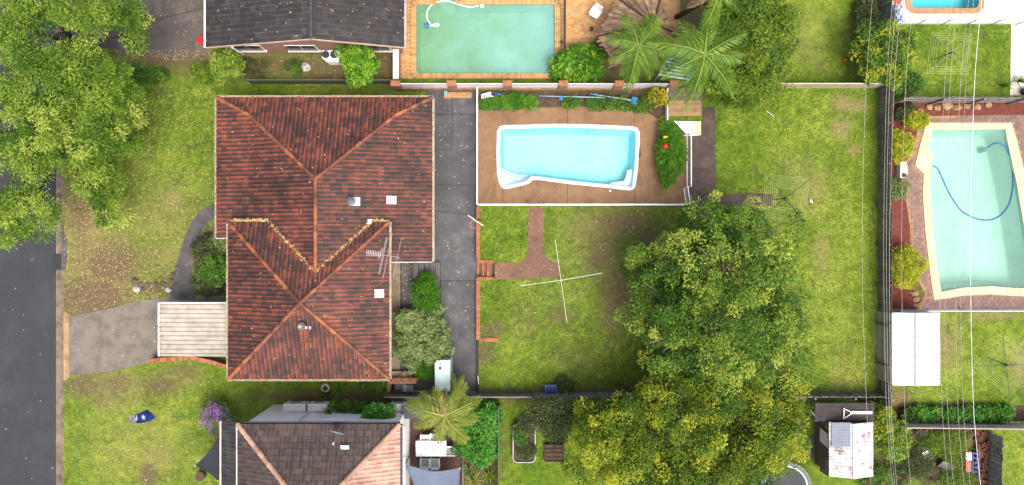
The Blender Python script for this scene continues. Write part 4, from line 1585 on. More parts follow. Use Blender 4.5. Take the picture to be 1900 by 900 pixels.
# TV aerial on the roof
ap = on_roof(714, 466, zmain)
an = T('tv_antenna', 'tall silver television aerial with many rods on the red roof', 'antenna', ap)
ztip = ap.z + 1.9
def A_(px, py, dz=0):
    return W(px, py, ztip + dz)
part(an, 'mast', MB().tube([ap, (A_(718, 474).x, A_(718, 474).y, ztip)], .022, 8), STEEL)
part(an, 'boom', MB().tube([A_(680, 468), A_(736, 477), A_(742, 478)], .016, 6), STEEL)
rods = MB()
for k in range(9):
    px = 682 + k * 3.1
    rods.tube([A_(px - .8, 463 + k * .45), A_(px - 2, 474 + k * .3)], .008, 4)
part(an, 'directors', rods, WHITE)
for a, b in (((719, 440), (704, 509)), ((717, 440), (702.5, 508)), ((728, 433), (710.5, 517)), ((745, 440), (729.5, 517)), ((711, 460), (704, 480)), ((708, 461), (701, 482))):
    part(an, 'rod', MB().tube([A_(*a), A_(*b)], .009, 5), STEEL)

# ---------------------------------------------------------------- carport and brick wall
cp = T('carport', 'carport with a ribbed cream translucent roof beside the red house', 'carport', W(360, 612))
z0_ = 2.5
cx0, cy1 = W2(296, 562, z0_)
cx1, cy0 = W2(427, 661, z0_)
cx1 = BW + .35
POLY = mat('cream_sheet', C(196, 190, 174, .52), C(164, 154, 138, .5), 1.5, .55, .1, 30, tone=.1, stain=C(130, 112, 92), samt=(.55, .8), sscale=1.6)
nsh = 4
for k in range(nsh):
    ya, yb = cy0 + (cy1 - cy0) * k / nsh, cy0 + (cy1 - cy0) * (k + 1) / nsh
    m = MB()
    n = 6
    prof = [(0, .0), (.2, .0), (.32, .05), (.55, .05), (.68, .0), (1, .0)]
    pts = []
    NR = 3
    for r_ in range(NR):
        for (f, h_) in prof[:-1]:
            pts.append((ya + (yb - ya) * (r_ + f) / NR, h_ + .003 * k))
    pts.append((yb, .003 * k))
    vs = []
    for y, h_ in pts:
        vs += [(cx0, y, z0_ + h_), (cx1, y, z0_ + .16 + h_)]
    m.add(vs, [(2 * i, 2 * i + 1, 2 * i + 3, 2 * i + 2) for i in range(len(pts) - 1)], .2 + .2 * k)
    part(cp, 'roof_sheet', m, POLY)
for x in (cx0 + .12, (cx0 + cx1) / 2, cx1 - .2):
    part(cp, 'rafter', MB().bar((x, cy0 + .03, z0_ - .06), (x, cy1 - .03, z0_ - .06), .06, .1), OFFWHITE)
part(cp, 'gutter', MB().box(cx0 - .08, cx0 - .002, cy0, cy1, z0_ - .06, z0_ + .03), WHITE)
part(cp, 'fascia', MB().box(cx0, cx1, cy1 + .003, cy1 + .04, z0_ - .06, z0_ + .1), WHITE)
for x, y in ((cx0 + .12, cy0 + .1), (cx0 + .12, cy1 - .1), (cx1 - 1.5, cy0 + .1), (cx1 - 1.5, cy1 - .1)):
    part(cp, 'post', MB().box(x - .04, x + .04, y - .04, y + .04, 0, z0_ - .11), WHITE)
leafline(cp, [((cx0 + .05, cy0, z0_ + .04), (cx0 + .05, cy1, z0_ + .04), 1)], 60, 7, .05, matl=L_DEAD, size=(.03, .06))


def brick_run(parent, pts, z, w=.24, step=.088, seed=1, th=.075, name='brick'):
    """header bricks laid across the top of a wall along a polyline"""
    rg = random.Random(seed)
    lib = [MB().box(-w / 2, w / 2, -step / 2 + .005, step / 2 - .005, 0, th, rg.random()).mesh(name, BRICKP) for _ in range(6)]
    for a, b in zip(pts[:-1], pts[1:]):
        a, b = Vector((*a, 0)), Vector((*b, 0))
        d = b - a
        n = max(1, int(d.length / step))
        an_ = math.atan2(d.y, d.x) - math.pi / 2
        for k in range(n):
            o_ = bpy.data.objects.new(name, rg.choice(lib))
            q = a + d * ((k + .5) / n)
            o_.location = Vector((q.x, q.y, z + rg.uniform(-.003, .003))) - wloc(parent)
            o_.rotation_euler = (0, 0, an_ + rg.uniform(-.012, .012))
            link(o_, parent)


def wall_body(pts, w, z0, z1):
    m = MB()
    for i, (a, b) in enumerate(zip(pts[:-1], pts[1:])):
        a, b = Vector(a), Vector(b)
        d = (b - a).normalized()
        s = Vector((-d.y, d.x)) * w / 2
        e = d * (.003 * i)
        m.prism([tuple(a + s), tuple(a - s), tuple(b - s), tuple(b + s)], z0, z1 - .001 * i)
    return m


wp = PX([(274, 670), (300, 667.5), (356, 664), (392, 672), (428, 683)], .8)
bw = T('brick_wall', 'low orange brick wall curving beside the carport', 'wall', (wp[0][0], wp[0][1], 0))
part(bw, 'wall_body', wall_body(wp, .2, 0, .75), BRICKO)
brick_run(bw, wp, .75, seed=2)

# ---------------------------------------------------------------- north-west house, dark gabled roof
NWT = tilemat('dark_tile', C(40, 38, 40), C(64, 60, 60), C(96, 90, 86), lichen=C(92, 86, 80))
nX0, nX1, nXR, nYS, nz, nzr, nYE = -17.74, -6.25, -11.16, 11.31, 2.9, 4.7, 16.5
nh = T('house', 'dark tiled gable house with pink brick end wall at the top', 'house', (-12, 14, 0))
w_ = MB()
w_.prism([(nX0 + .5, nYS + .38), (nX1 - .5, nYS + .38), (nX1 - .5, 26), (nX0 + .5, 26)], 0, 2.85)
w_.add([(nX0 + .5, nYS + .38, 2.85), (nX1 - .5, nYS + .38, 2.85), (nXR, nYS + .38, nzr - .12)], [(0, 1, 2)])
part(nh, 'wall', w_, BRICKR)
fN = [((0, 1, 0), (nX1, nYS, nz), [[(nX1, nYS, nz), (nX1, nYE, nz), (nXR, nYE, nzr), (nXR, nYS, nzr)]]),
      ((0, 1, 0), (nX0, nYS, nz), [[(nX0, nYS, nz), (nX0, nYE, nz), (nXR, nYE, nzr), (nXR, nYS, nzr)]])]
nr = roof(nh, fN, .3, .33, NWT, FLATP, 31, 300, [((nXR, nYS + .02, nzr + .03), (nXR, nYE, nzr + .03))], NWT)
part(nh, 'roof_back', MB().add([(nX0, nYE, nz), (nX1, nYE, nz), (nX1, 26.5, nz), (nX0, 26.5, nz), (nXR, nYE, nzr), (nXR, 26.5, nzr)], [(0, 4, 5, 3), (4, 1, 2, 5)]), NWT)
gutter(nh, (nX0, nYS, nz), (nX0, nYE + 9, nz), (-1, 0, 0), WHITE)
gutter(nh, (nX1, nYS, nz), (nX1, nYE + 9, nz), (1, 0, 0))
PINKB = mat('pink_barge', C(206, 178, 160), C(180, 150, 132), 3, .6, .1)
for x in (nX0, nX1):
    part(nh, 'bargeboard', MB().bar((x, nYS - .03, nz - .03), (nXR, nYS - .03, nzr - .03), .05, .17), PINKB)
for (px, w) in ((462, 1.7), (561, 1.8), (706, 1.2)):
    window(nh, (W(px, 0, 1.3)[0], nYS + .38, 1.4), w, 1.1, 'x', -.03, bars=12)
part(nh, 'downpipe', MB().tube([W(431, 88, 2.7), W(452, 101, .1)], .05, 8), WHITE)
roof_leaves(nh, 60, 14, (nX0, nX1, nYS, 14), lambda x, y: nz + (nzr - nz) * ((x - nX0) / (nXR - nX0) if x < nXR else (nX1 - x) / (nX1 - nXR)))

# ---------------------------------------------------------------- south house, brown tiles over a white wall
STL = tilemat('brown_tile', C(58, 48, 46), C(88, 74, 68), C(120, 100, 90))
sX0, sX1, sYN, sz, szr = -14.93, -6.10, -9.89, 5.5, 7.3
sxr = (sX0 + sX1) / 2
syr = sYN - (sX1 - sX0) / 2
sY1 = -16.6
sh = T('house', 'two storey house with dark brown hip roof and white side wall at the bottom', 'house', (-10.5, -15, 0))
WWALL = mat('white_render', (.78, .78, .76, 1), (.7, .7, .68, 1), 1.2, .7, .1, 30, stain=(.55, .54, .52, 1), samt=(.55, .8))
part(sh, 'wall', MB().prism([(sX0 + .2, -24), (sX1 - .2, -24), (sX1 - .2, sYN - .12), (sX0 + .2, sYN - .12)], 0, 5.42), WWALL)
FADED = tilemat('faded_tile', C(140, 100, 86), C(196, 150, 132), C(232, 190, 170))
fS = [((1, 0, 0), (sX0, sYN, sz), [[(sX0, sYN, sz), (sX1, sYN, sz), (sxr, syr, szr)]]),
      ((0, 1, 0), (sX0, sYN, sz), [[(sX0, sY1, sz), (sX0, sYN, sz), (sxr, syr, szr), (sxr, sY1, szr)]])]
fE = [((0, 1, 0), (sX1, sYN, sz), [[(sX1, sY1, sz), (sX1, sYN, sz), (sxr, syr, szr), (sxr, sY1, szr)]])]
CAPS_ = tilemat('faded_cap', C(150, 118, 100), C(190, 152, 130), C(222, 186, 160), lichen=C(130, 110, 96))
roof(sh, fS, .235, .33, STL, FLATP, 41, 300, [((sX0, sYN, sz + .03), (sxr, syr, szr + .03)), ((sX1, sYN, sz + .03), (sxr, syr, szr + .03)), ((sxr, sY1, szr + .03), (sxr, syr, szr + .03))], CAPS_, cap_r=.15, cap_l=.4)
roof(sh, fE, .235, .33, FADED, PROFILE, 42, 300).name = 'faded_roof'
part(sh, 'roof_back', MB().add([(sX0, sY1, sz), (sxr, sY1, szr), (sX1, sY1, sz), (sX0, -24.3, sz), (sxr, -24.3, szr), (sX1, -24.3, sz)], [(0, 3, 4, 1), (1, 4, 5, 2), (3, 5, 4)]), STL)
lx0 = W(412, 0, 4.8)[0]
leanto = [((0, 1, 0), (lx0, sYN, 4.85), [[(lx0, sY1, 4.85), (lx0, sYN + .05, 4.85), (sX0 - .06, sYN + .05, 5.3), (sX0 - .06, sY1, 5.3)]])]
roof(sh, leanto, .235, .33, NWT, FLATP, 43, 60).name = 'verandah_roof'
part(sh, 'flashing', MB().box(sX0 - .13, sX0 - .05, sY1, sYN + .04, 5.33, 5.42), GUTTER)
gutter(sh, (sX0, sYN, sz), (sX1, sYN, sz), (0, 1, 0), BLACK)
gutter(sh, (sX1, sY1, sz), (sX1, sYN, sz), (1, 0, 0), BLACK)
gutter(sh, (lx0, sY1, 4.85), (lx0, sYN, 4.85), (-1, 0, 0), OFFWHITE)
for y in (-11.4, -13.2):
    window(sh, (sX1 - .2, y, 3.6), 1.4, 1.2, 'y', .03)
wy = sYN - .12
part(sh, 'waste_pipe', MB().tube([(W(586, 0, 4)[0], wy + .06, 3.0), (W(600, 0, 4)[0], wy + .06, 3.9), (W(600, 0, 4)[0], wy + .06, 4.2)], .045, 8).tube([(W(598, 0, 4)[0], wy + .06, 4.2), (W(625, 0, 4)[0], wy + .06, 4.2)], .045, 8), WHITE)
part(sh, 'conduit', MB().tube([(W(560, 0, 4)[0], wy + .04, 4.6), (W(555, 0, 4)[0], wy + .04, .2)], .03, 6), OFFWHITE)
skp = on_roof(640.5, 831, lambda x, y: sz + (sYN - y) * (szr - sz) / (sYN - syr))
part(sh, 'skylight_tile', MB().cbox(skp + Vector((0, 0, .06)), .45, .36, .04, 0, tilt=('X', .38)).cbox(skp + Vector((0, 0, .083)), .05, .34, .03, 0, tilt=('X', .38)), mat('clear_blue', C(206, 226, 232, .65), C(190, 214, 222, .6), 4, .3, .05))
# satellite dish
dp = on_roof(632, 797, lambda x, y: sz + (sYN - y) * (szr - sz) / (sYN - syr))
ds = T('satellite_dish', 'blue grey satellite dish on the dark brown roof', 'satellite dish', dp)
m = MB()
R_ = .42
rings, seg = 5, 20
vs = []
axis = Vector((-.25, -.9, .35)).normalized()
s1 = axis.cross(Vector((0, 0, 1))).normalized(); s2 = s1.cross(axis)
cc = dp + Vector((0, .08, .75))
for i in range(rings + 1):
    q = R_ * i / rings
    for k in range(seg):
        a = 2 * math.pi * k / seg
        vs.append(cc + s1 * q * math.cos(a) + s2 * q * 1.05 * math.sin(a) + axis * (.35 * q * q))
m.add(vs, [(i * seg + k, i * seg + (k + 1) % seg, (i + 1) * seg + (k + 1) % seg, (i + 1) * seg + k) for i in range(rings) for k in range(seg)])
DISH = mat('dish_grey', C(170, 190, 204), C(146, 168, 184), 3, .4, .03)
part(ds, 'dish', m, DISH, True)
part(ds, 'mast', MB().tube([dp + Vector((.12, .3, 0)), dp + Vector((.1, .2, .55)), cc], .025, 8), STEEL)
part(ds, 'feed_arm', MB().tube([cc - s2 * .4, cc + axis * .62], .015, 6), STEEL)
part(ds, 'receiver', MB().tube([cc + axis * .58, cc + axis * .72], .045, 8), OFFWHITE)
for (px0, px1, lab) in ((526, 566, 'boxy white air conditioner at the left of the white wall'), (571, 606, 'boxy white air conditioner nearer the middle of the white wall'), (724, 752, 'white air conditioner at the right end of the white wall')):
    z = 2.2
    x0_, x1_ = W(px0, 0, z)[0], W(px1, 0, z)[0]
    ac = T('air_conditioner', lab, 'air conditioner', ((x0_ + x1_) / 2, wy + .25, 1.3))
    part(ac, 'casing', MB().box(x0_, x1_, wy + .06, wy + .5, 1.4, 2.2), WHITE)
    part(ac, 'fan_grille', MB().tube([((x0_ + x1_) / 2 + .25 * math.cos(a * .4), wy + .515, 1.8 + .25 * math.sin(a * .4)) for a in range(17)], .02, 5), DARKGREY)
    part(ac, 'top_panel', MB().box(x0_ + .03, x1_ - .03, wy + .09, wy + .47, 2.2, 2.225), OFFWHITE)
    for x in (x0_ + .15, x1_ - .15):
        part(ac, 'bracket', MB().box(x - .03, x + .03, wy + .002, wy + .48, 1.33, 1.4), STEEL)
# ---------------------------------------------------------------- pools
def ring(mb, outer, inner, z, t=.5, dz=0.0):
    n = len(outer)
    vs = [(x, y, z) for x, y in outer] + [(x, y, z + dz) for x, y in inner]
    # orientation so that faces look up
    ar = sum(outer[i][0] * outer[(i + 1) % n][1] - outer[(i + 1) % n][0] * outer[i][1] for i in range(n))
    fs = [(i, (i + 1) % n, n + (i + 1) % n, n + i) for i in range(n)]
    if ar < 0:
        fs = [f[::-1] for f in fs]
    mb.add(vs, fs, t)


def basin(root, inner, z_rim, depth, matf, matw=None, slope=.25):
    w = MB()
    floor = inset(inner, slope)
    n = len(inner)
    vs = [(x, y, z_rim) for x, y in inner] + [(x, y, z_rim - depth * .8) for x, y in inset(inner, slope * .35)] + [(x, y, z_rim - depth) for x, y in floor]
    fs = []
    for r_ in range(2):
        fs += [(r_ * n + i, r_ * n + (i + 1) % n, (r_ + 1) * n + (i + 1) % n, (r_ + 1) * n + i) for i in range(n)]
    w.add(vs, fs)
    w.sheet(floor, z=z_rim - depth)
    return part(root, 'basin', w, matw or matf, True)


# main fibreglass pool
FIBRE = mat('pool_white', C(240, 246, 250, .58), C(226, 236, 242, .55), 2, .3, .02, 20, speck=(9, C(150, 150, 140, .5), .72))
AQUA = mat('pool_aqua', C(146, 236, 244, .61), C(160, 240, 248, .62), .5, .4, .03, 10)
AQUAW = watermat('pool_water', (.86, .985, .99, 1))
c = W(1050, 292, ZY)
pl = T('swimming_pool', 'bright aqua pool with white rim in the brown aggregate deck', 'swimming pool', (c.x, c.y, ZY))
m = MB()
MP1, MP2, MP3 = inset(MPO, .05), inset(MPO, .13), inset(MPO, .22)
ring(m, MPO, MP1, ZY + .03, dz=.055)
ring(m, MP1, MP2, ZY + .085, dz=-.005)
ring(m, MP2, inset(MPO, .15), ZY + .08, dz=-.10)
ring(m, inset(MPO, .15), MP3, ZY - .02, dz=-.02)
part(pl, 'rim', m, FIBRE, True)
basin(pl, MP3, ZY - .04, 1.35, AQUA)
# moulded steps in the lower left and the seat in the lower right, each its own level
for k, (pts, z) in enumerate([
        ([(929, 308), (940, 315), (960, 321), (985, 322), (996, 328), (987, 329), (975, 336), (940, 346), (933, 343), (928, 328)], -.95),
        ([(929, 316), (945, 324), (968, 329), (985, 329), (976, 336), (940, 346), (933, 343), (928, 328)], -.68),
        ([(929, 325), (945, 333), (962, 336), (968, 338), (940, 346), (933, 343), (929, 332)], -.42),
        ([(930, 332), (942, 339), (953, 341.5), (940, 346), (933, 343)], -.22)]):
    part(pl, 'step', MB().prism(PX(pts, ZY), ZY + z - .3, ZY + z), FIBRE)
part(pl, 'seat', MB().prism(PX([(1175, 313), (1175, 344), (1171, 347.5), (1130, 344), (1136, 338), (1158, 335), (1163, 330), (1166, 315)], ZY), ZY - .9, ZY - .38), FIBRE)
part(pl, 'drain_cover', MB().cyl(W(1114, 300, ZY), .28, ZY - 1.395, ZY - 1.375, 20), mat('drain_aqua', C(168, 242, 249, .63), None, 3, .4, 0))
part(pl, 'return_jet', MB().cyl(W(1132, 354, ZY), .06, ZY + .02, ZY + .06, 12), WHITE)
part(pl, 'skimmer_vent', MB().cbox(W(1090, 244, ZY) + Vector((0, 0, -.2)), .14, .05, .06), BLACK)
m = MB().sheet(MP3, z=ZY - .075)
part(pl, 'water', m, AQUAW)
pl.children[-1]['label'] = 'clear aqua water'
rg = random.Random(4)
m = MB()
for _ in range(24):
    x, y = rg.uniform(930, 1100), rg.uniform(240, 345)
    q = W(x, y, ZY)
    if inpoly(q.x, q.y, inset(MP3, .2)):
        m.cbox((q.x, q.y, ZY - .068), .06, .025, .006, rg.uniform(0, 3))
part(pl, 'floating_leaves', m, mat('wet_leaf', C(80, 70, 40), None, 3, .8, 0), kind='stuff')

# green pool of the north neighbour
PLAS = mat('green_plaster', C(150, 200, 170, .6), C(120, 178, 140, .55), .5, .6, .05, 10, stain=C(92, 138, 96), samt=(.5, .75), sscale=.6)
GREENW = watermat('green_water', (.84, .96, .9, 1), C(150, 212, 204, .6), .5, C(132, 184, 140, .56), xr=(-5.9, 2.6))
c = W(900, 72)
pl = T('swimming_pool', 'large pool with murky green water in tan brick paving', 'swimming pool', (c.x, c.y, 0))
basin(pl, NWP, .03, 1.5, PLAS, slope=.1)
part(pl, 'water', MB().sheet(NWP, z=-.1), GREENW)
# bullnose brick coping laid head-on round the edge
cop = MB()
rg = random.Random(6)
nwo_ = NWP
per = []
for i in range(len(NWP)):
    a, b = Vector(NWP[i]), Vector(NWP[(i + 1) % len(NWP)])
    per.append((a, b))
carry = 0
ar = sum(NWP[i][0] * NWP[(i + 1) % len(NWP)][1] - NWP[(i + 1) % len(NWP)][0] * NWP[i][1] for i in range(len(NWP)))
sg = -1 if ar > 0 else 1
lib = [MB().box(-.055, .055, -.02, .3, 0, .05, rg.random()).mesh('coping_brick', TAN) for _ in range(6)]
n_c = 0
for a, b in per:
    d = b - a
    L = d.length
    t = carry
    while t < L:
        q = a + d * (t / L)
        nrm = Vector((-d.y, d.x)).normalized() * sg
        if q.y < 15.6 and n_c < 300:
            o = bpy.data.objects.new('coping_brick', rg.choice(lib))
            o.location = Vector((q.x, q.y, .012)) - pl.location
            o.rotation_euler = (0, 0, math.atan2(nrm.y, nrm.x) - math.pi / 2)
            link(o, pl)
            n_c += 1
        t += .117
    carry = t - L
# hose and cleaner in the green pool
hz = -.07
pts = [(888, 10), (872, 13), (850, 8), (832, 2), (815, 3), (800, 10), (793, 20), (792, 32), (797, 43), (804, 48), (811, 49), (814, 46), (811, 44), (803, 46), (797, 49)]


def smooth(pts, n=4):
    out = []
    P_ = [Vector((*p, 0)) for p in pts]
    for i in range(len(P_) - 1):
        p0, p1, p2, p3 = P_[max(i - 1, 0)], P_[i], P_[i + 1], P_[min(i + 2, len(P_) - 1)]
        for k in range(n):
            t = k / n
            q = .5 * ((2 * p1) + (p2 - p0) * t + (2 * p0 - 5 * p1 + 4 * p2 - p3) * t * t + (3 * p1 - p0 - 3 * p2 + p3) * t ** 3)
            out.append((q.x, q.y))
    out.append(pts[-1])
    return out


solo('pool_hose', MB().tube([W(a, b, hz) for a, b in smooth(pts)], .04, 6), WHITE, 'white vacuum hose curled in the murky green pool', 'hose', smooth=True)
q = W(794.5, 50, -.4)
pc_ = T('pool_cleaner', 'small blue pool cleaner at the end of the white hose', 'pool cleaner', (q.x, q.y, -.1))
CLB = mat('cleaner_blue', C(70, 150, 190), C(50, 120, 160), 4, .5, .05)
part(pc_, 'body', MB().cbox((q.x, q.y, -.05), .3, .24, .12, .4).cbox((q.x, q.y, .02), .2, .16, .05, .4), CLB)
part(pc_, 'nozzle', MB().cyl((q.x + .03, q.y + .04), .05, .03, .12, 10), DARKGREY)
part(pc_, 'skirt', MB().cbox((q.x, q.y, -.095), .4, .32, .03, .4), BLUEP)
solo('skimmer_lid', MB().cyl(W(894, 12), .12, .062, .08, 16).cyl(W(894, 12), .03, .08, .1, 8), OFFWHITE, 'small round white lid beside the green pool', 'lid')
# black pool fence east of the green pool
fx = W(1047, 0)[0]
fe = T('pool_fence', 'thin black pool fence dividing the tan brick paving', 'fence', (fx, 12.5, 0))
y0_, y1_ = W(0, 145)[1], 17.5
part(fe, 'rail', MB().box(fx - .02, fx + .02, y0_, y1_, 1.14, 1.18), BLACK)
part(fe, 'rail', MB().box(fx - .02, fx + .02, y0_, y1_, .1, .14), BLACK)
ml = MB().box(-.008, .008, -.008, .008, .14, 1.14).mesh('picket', BLACK)
copies(fe, 'picket', ml, [(fx, y0_ + .05 + k * .1, 0) for k in range(int((y1_ - y0_) / .1))])

# north-east pool
BLUEPL = mat('blue_plaster', C(120, 214, 224, .62), C(96, 200, 214, .6), .6, .5, .05, 10)
c = W(1752, -10)
pl = T('swimming_pool', 'turquoise pool with brown pebble coping on white paving', 'swimming pool', (c.x, c.y, 0))
basin(pl, NEP, .03, 1.4, BLUEPL, slope=.15)
part(pl, 'water', MB().sheet(NEP, z=-.09), watermat('blue_water', (.66, .94, .96, 1)))
m = MB()
ring(m, neo, inset(NEP, .02), .055)
m.skirt(neo, .0, .055).skirt(inset(NEP, .02), .0, .055)
part(pl, 'coping', m, mat('pebble', C(190, 150, 104), C(160, 122, 82), 3, .8, .3, 50, speck=(30, C(210, 180, 140), .6)))

# east pool
GPL = mat('seafoam_plaster', C(176, 226, 208, .56), C(160, 216, 196, .53), .4, .5, .05, 10, stain=C(110, 186, 170, .6), samt=(.55, .8), sscale=.35)
c = W(1800, 400)
pl = T('swimming_pool', 'angular seafoam pool with cream coping in brown brick paving', 'swimming pool', (c.x, c.y, 0))
basin(pl, EPP, .03, 1.6, GPL, slope=.3)
part(pl, 'water', MB().sheet(EPP, z=-.1), watermat('sea_water', (.9, .985, .96, 1), C(186, 234, 216, .56), .2, C(170, 226, 206, .54)))
EPO = PX([(1718, 228), (1876, 228), (1886, 262), (1905, 340), (1922, 440), (1936, 552), (1880, 549), (1838, 546), (1790, 548), (1732, 557), (1724, 500), (1716, 430), (1711, 360), (1713, 322), (1697, 307), (1708, 262)])
# coping slabs between inner and outer edge
rg = random.Random(7)
n_ = len(EPP)
ri = [Vector(p) for p in EPP]; ro = [Vector(p) for p in EPO]
pairs = [(0, 0), (1, 1), (2, 2), (3, 3), (4, 4), (5, 5), (6, 6), (7, 7), (8, 8), (9, 9), (10, 10), (11, 11), (12, 12), (13, 13), (14, 14), (15, 15)]
for a in range(len(pairs)):
    i0, o0 = pairs[a]
    i1, o1 = pairs[(a + 1) % len(pairs)]
    L = ((ri[i1] - ri[i0]).length + (ro[o1] - ro[o0]).length) / 2
    n = max(1, int(round(L / .42)))
    for k in range(n):
        t0, t1 = k / n + .006 / max(L, .1), (k + 1) / n - .006 / max(L, .1)
        q = [ri[i0].lerp(ri[i1], t0), ri[i0].lerp(ri[i1], t1), ro[o0].lerp(ro[o1], t1), ro[o0].lerp(ro[o1], t0)]
        part(pl, 'coping_slab', MB().prism([tuple(x) for x in q], .0, .07 + rg.uniform(0, .003), rg.random()), CREAM)
pavers(et, eo, .2, .33, .045, BROWNP, 5, avoid=[inset(EPO, .06)], singles=300)
solo('pool_hose', MB().tube([W(a, b, -.07) for a, b in smooth([(1731, 307), (1740, 313), (1748, 330), (1758, 352), (1770, 373), (1784, 391), (1802, 402), (1822, 408), (1842, 407), (1858, 398), (1872, 380), (1879, 352), (1880, 330), (1878, 305), (1872, 285), (1866, 272), (1855, 266), (1843, 267), (1833, 274)])], .045, 6), mat('hose_blue', C(30, 120, 180), C(24, 100, 156), 3, .4, .03), 'long blue hose looping across the seafoam pool', 'hose', smooth=True)
q = W(1830, 277, -1.0)
pc_ = T('pool_cleaner', 'dark teal pool cleaner under water in the seafoam pool', 'pool cleaner', (q.x, q.y, -1.5))
part(pc_, 'body', MB().cbox((q.x, q.y, -1.4), .4, .3, .16, .3).cbox((q.x, q.y, -1.3), .24, .18, .08, .3), mat('teal_dark', C(20, 100, 110), None, 3, .5, 0))
part(pc_, 'nozzle', MB().tube([(q.x, q.y, -1.3), (W(1833, 274, -.1).x, W(1833, 274, -.1).y, -.1)], .035, 6), MATS['hose_blue'])
solo('skimmer_lid', MB().cyl(W(1714, 298), .16, .075, .09, 18).cyl(W(1714, 298), .05, .09, .1, 10), WHITE, 'round white skimmer lid in the cream pool coping', 'lid')
# ---------------------------------------------------------------- fences
def paling_fence(name, label, a, b, h, z0=0.0, mt=None, pw=.1, seed=1, rail_side=1, group=None, lean=0.02, gap=.004):
    """timber fence: each paling its own piece"""
    rg = random.Random(seed)
    a, b = Vector(a), Vector(b)
    d = (b - a); L = d.length; d = d / L
    s = Vector((-d.y, d.x, 0))
    an_ = math.atan2(d.y, d.x)
    root = T(name, label, 'fence', (a.x, a.y, z0), group)
    n = int(L / pw)
    lib = []
    for k in range(6):
        hh = h * rg.uniform(.975, 1.0)
        lib.append(MB().box(-pw / 2 + gap, pw / 2 - gap, -.009, .009, 0, hh, rg.random()).mesh('paling', mt or TIMBERD))
    for i in range(n):
        p = a + d * (i + .5) * pw + s * rg.uniform(-.006, .006)
        o = bpy.data.objects.new('paling', rg.choice(lib))
        o.location = (p.x - a.x, p.y - a.y, 0)
        o.rotation_euler = (rg.uniform(-lean, lean), 0, an_)
        link(o, root)
    for z in (.35, h * .5, h - .25):
        o_ = s * rail_side * .045
        part(root, 'rail', MB().bar(a + o_ + Vector((0, 0, z0 + z)), b + o_ + Vector((0, 0, z0 + z)), .045, .08), mt or TIMBERD)
    k = 0
    while k <= L:
        p = a + d * k + s * rail_side * .12
        part(root, 'post', MB().cbox((p.x, p.y, z0 + h / 2), .1, .1, h, an_), mt or TIMBERD)
        k += 2.4
    return root


def sheet_fence(name, label, a, b, h, mt, z0=0.0, panel=2.35, pitch=.12, rail=None, group=None):
    """corrugated metal fence in panels between posts"""
    a, b = Vector(a), Vector(b)
    d = (b - a); L = d.length; d = d / L
    root = T(name, label, 'fence', (a.x, a.y, z0), group)
    n = max(1, int(round(L / panel)))
    for k in range(n):
        p0, p1 = a + d * (L * k / n + .03), a + d * (L * (k + 1) / n - .03)
        p0.z = p1.z = z0 + .05
        part(root, 'panel', MB().corr(p0, p1, (0, 0, h - .1), pitch, .02), mt)
        part(root, 'rail', MB().bar(p0 + Vector((0, 0, h - .09)), p1 + Vector((0, 0, h - .09)), .055, .04), rail or mt)
    for k in range(n + 1):
        p = a + d * L * k / n
        part(root, 'post', MB().cbox((p.x, p.y, z0 + h / 2), .058, .062, h + .01, math.atan2(d.y, d.x)), rail or mt)
    return root


fx = W(1623, 0)[0]
paling_fence('paling_fence', 'long dark timber paling fence along the end of the back lawn', (fx, W(0, 742)[1], 0), (fx, W(0, 158)[1], 0), 2.1, 0, TIMBERD, seed=2, rail_side=1)
GREYF = mat('grey_sheet', C(150, 146, 140), C(120, 116, 112), 3, .6, .1, 20, stain=C(96, 92, 88))
fy = W(0, 726)[1]
sheet_fence('sheet_fence', 'grey corrugated fence behind the brick barbecue and water tank', (W(722, 0)[0], fy, 0), (W(985, 0)[0], fy, 0), 1.8, GREYF, pitch=.15)
paling_fence('paling_fence', 'weathered paling fence under the big trees along the lawn', (W(988, 0)[0], fy, 0), (W(1622, 0)[0], fy, 0), 1.75, 0, TIMBERG, seed=5, rail_side=-1)
# north boundary: white picket panels between brick piers, then cream sheets
fy = W(0, 166)[1]
nf = T('boundary_fence', 'white slatted boundary fence with brick piers behind the pool garden', 'fence', (W(990, 0)[0], fy, 0))
px0s = [742, 842, 942, 1042, 1142, 1240]
part(nf, 'plinth', MB().box(W(742, 0)[0], W(1240, 0)[0], fy - .1, fy + .1, 0, .55), BRICKR)
for px in px0s:
    x = W(px, 0)[0]
    p_ = part(nf, 'pier', MB().box(x - .25, x + .25, fy - .13, fy + .13, 0, 1.75), BRICKR)
    part(p_, 'pier_cap', MB().box(x - .28, x + .28, fy - .16, fy + .16, 1.75, 1.81), BRICKP)
lib = MB().box(-.03, .03, -.012, .012, 0, 1.05).mesh('slat', WHITE)
for a, b in zip(px0s[:-1], px0s[1:]):
    xa, xb = W(a, 0)[0] + .26, W(b, 0)[0] - .26
    part(nf, 'rail', MB().box(xa, xb, fy + .013, fy + .05, .68, .74).box(xa, xb, fy + .013, fy + .05, 1.5, 1.56), WHITE)
    n = int((xb - xa) / .085)
    copies(nf, 'slat', lib, [(xa + (k + .5) * (xb - xa) / n, fy, .6) for k in range(n)])
CREAMF = mat('cream_sheet_fence', C(222, 210, 182, .58), C(204, 190, 162, .55), 2, .5, .08, 20)
sheet_fence('sheet_fence', 'cream metal fence along the top of the back lawn', (W(1304, 0)[0], fy, 0), (W(1622, 0)[0], fy, 0), 1.75, CREAMF)
sheet_fence('sheet_fence', 'pale metal fence between the front lawn and the garden strip', (W(470, 0)[0], W(0, 156)[1], 0), (W(738, 0)[0], W(0, 156)[1], 0), 1.2, mat('dull_green_fence', C(96, 104, 84), C(80, 88, 70), 2, .6, .1))
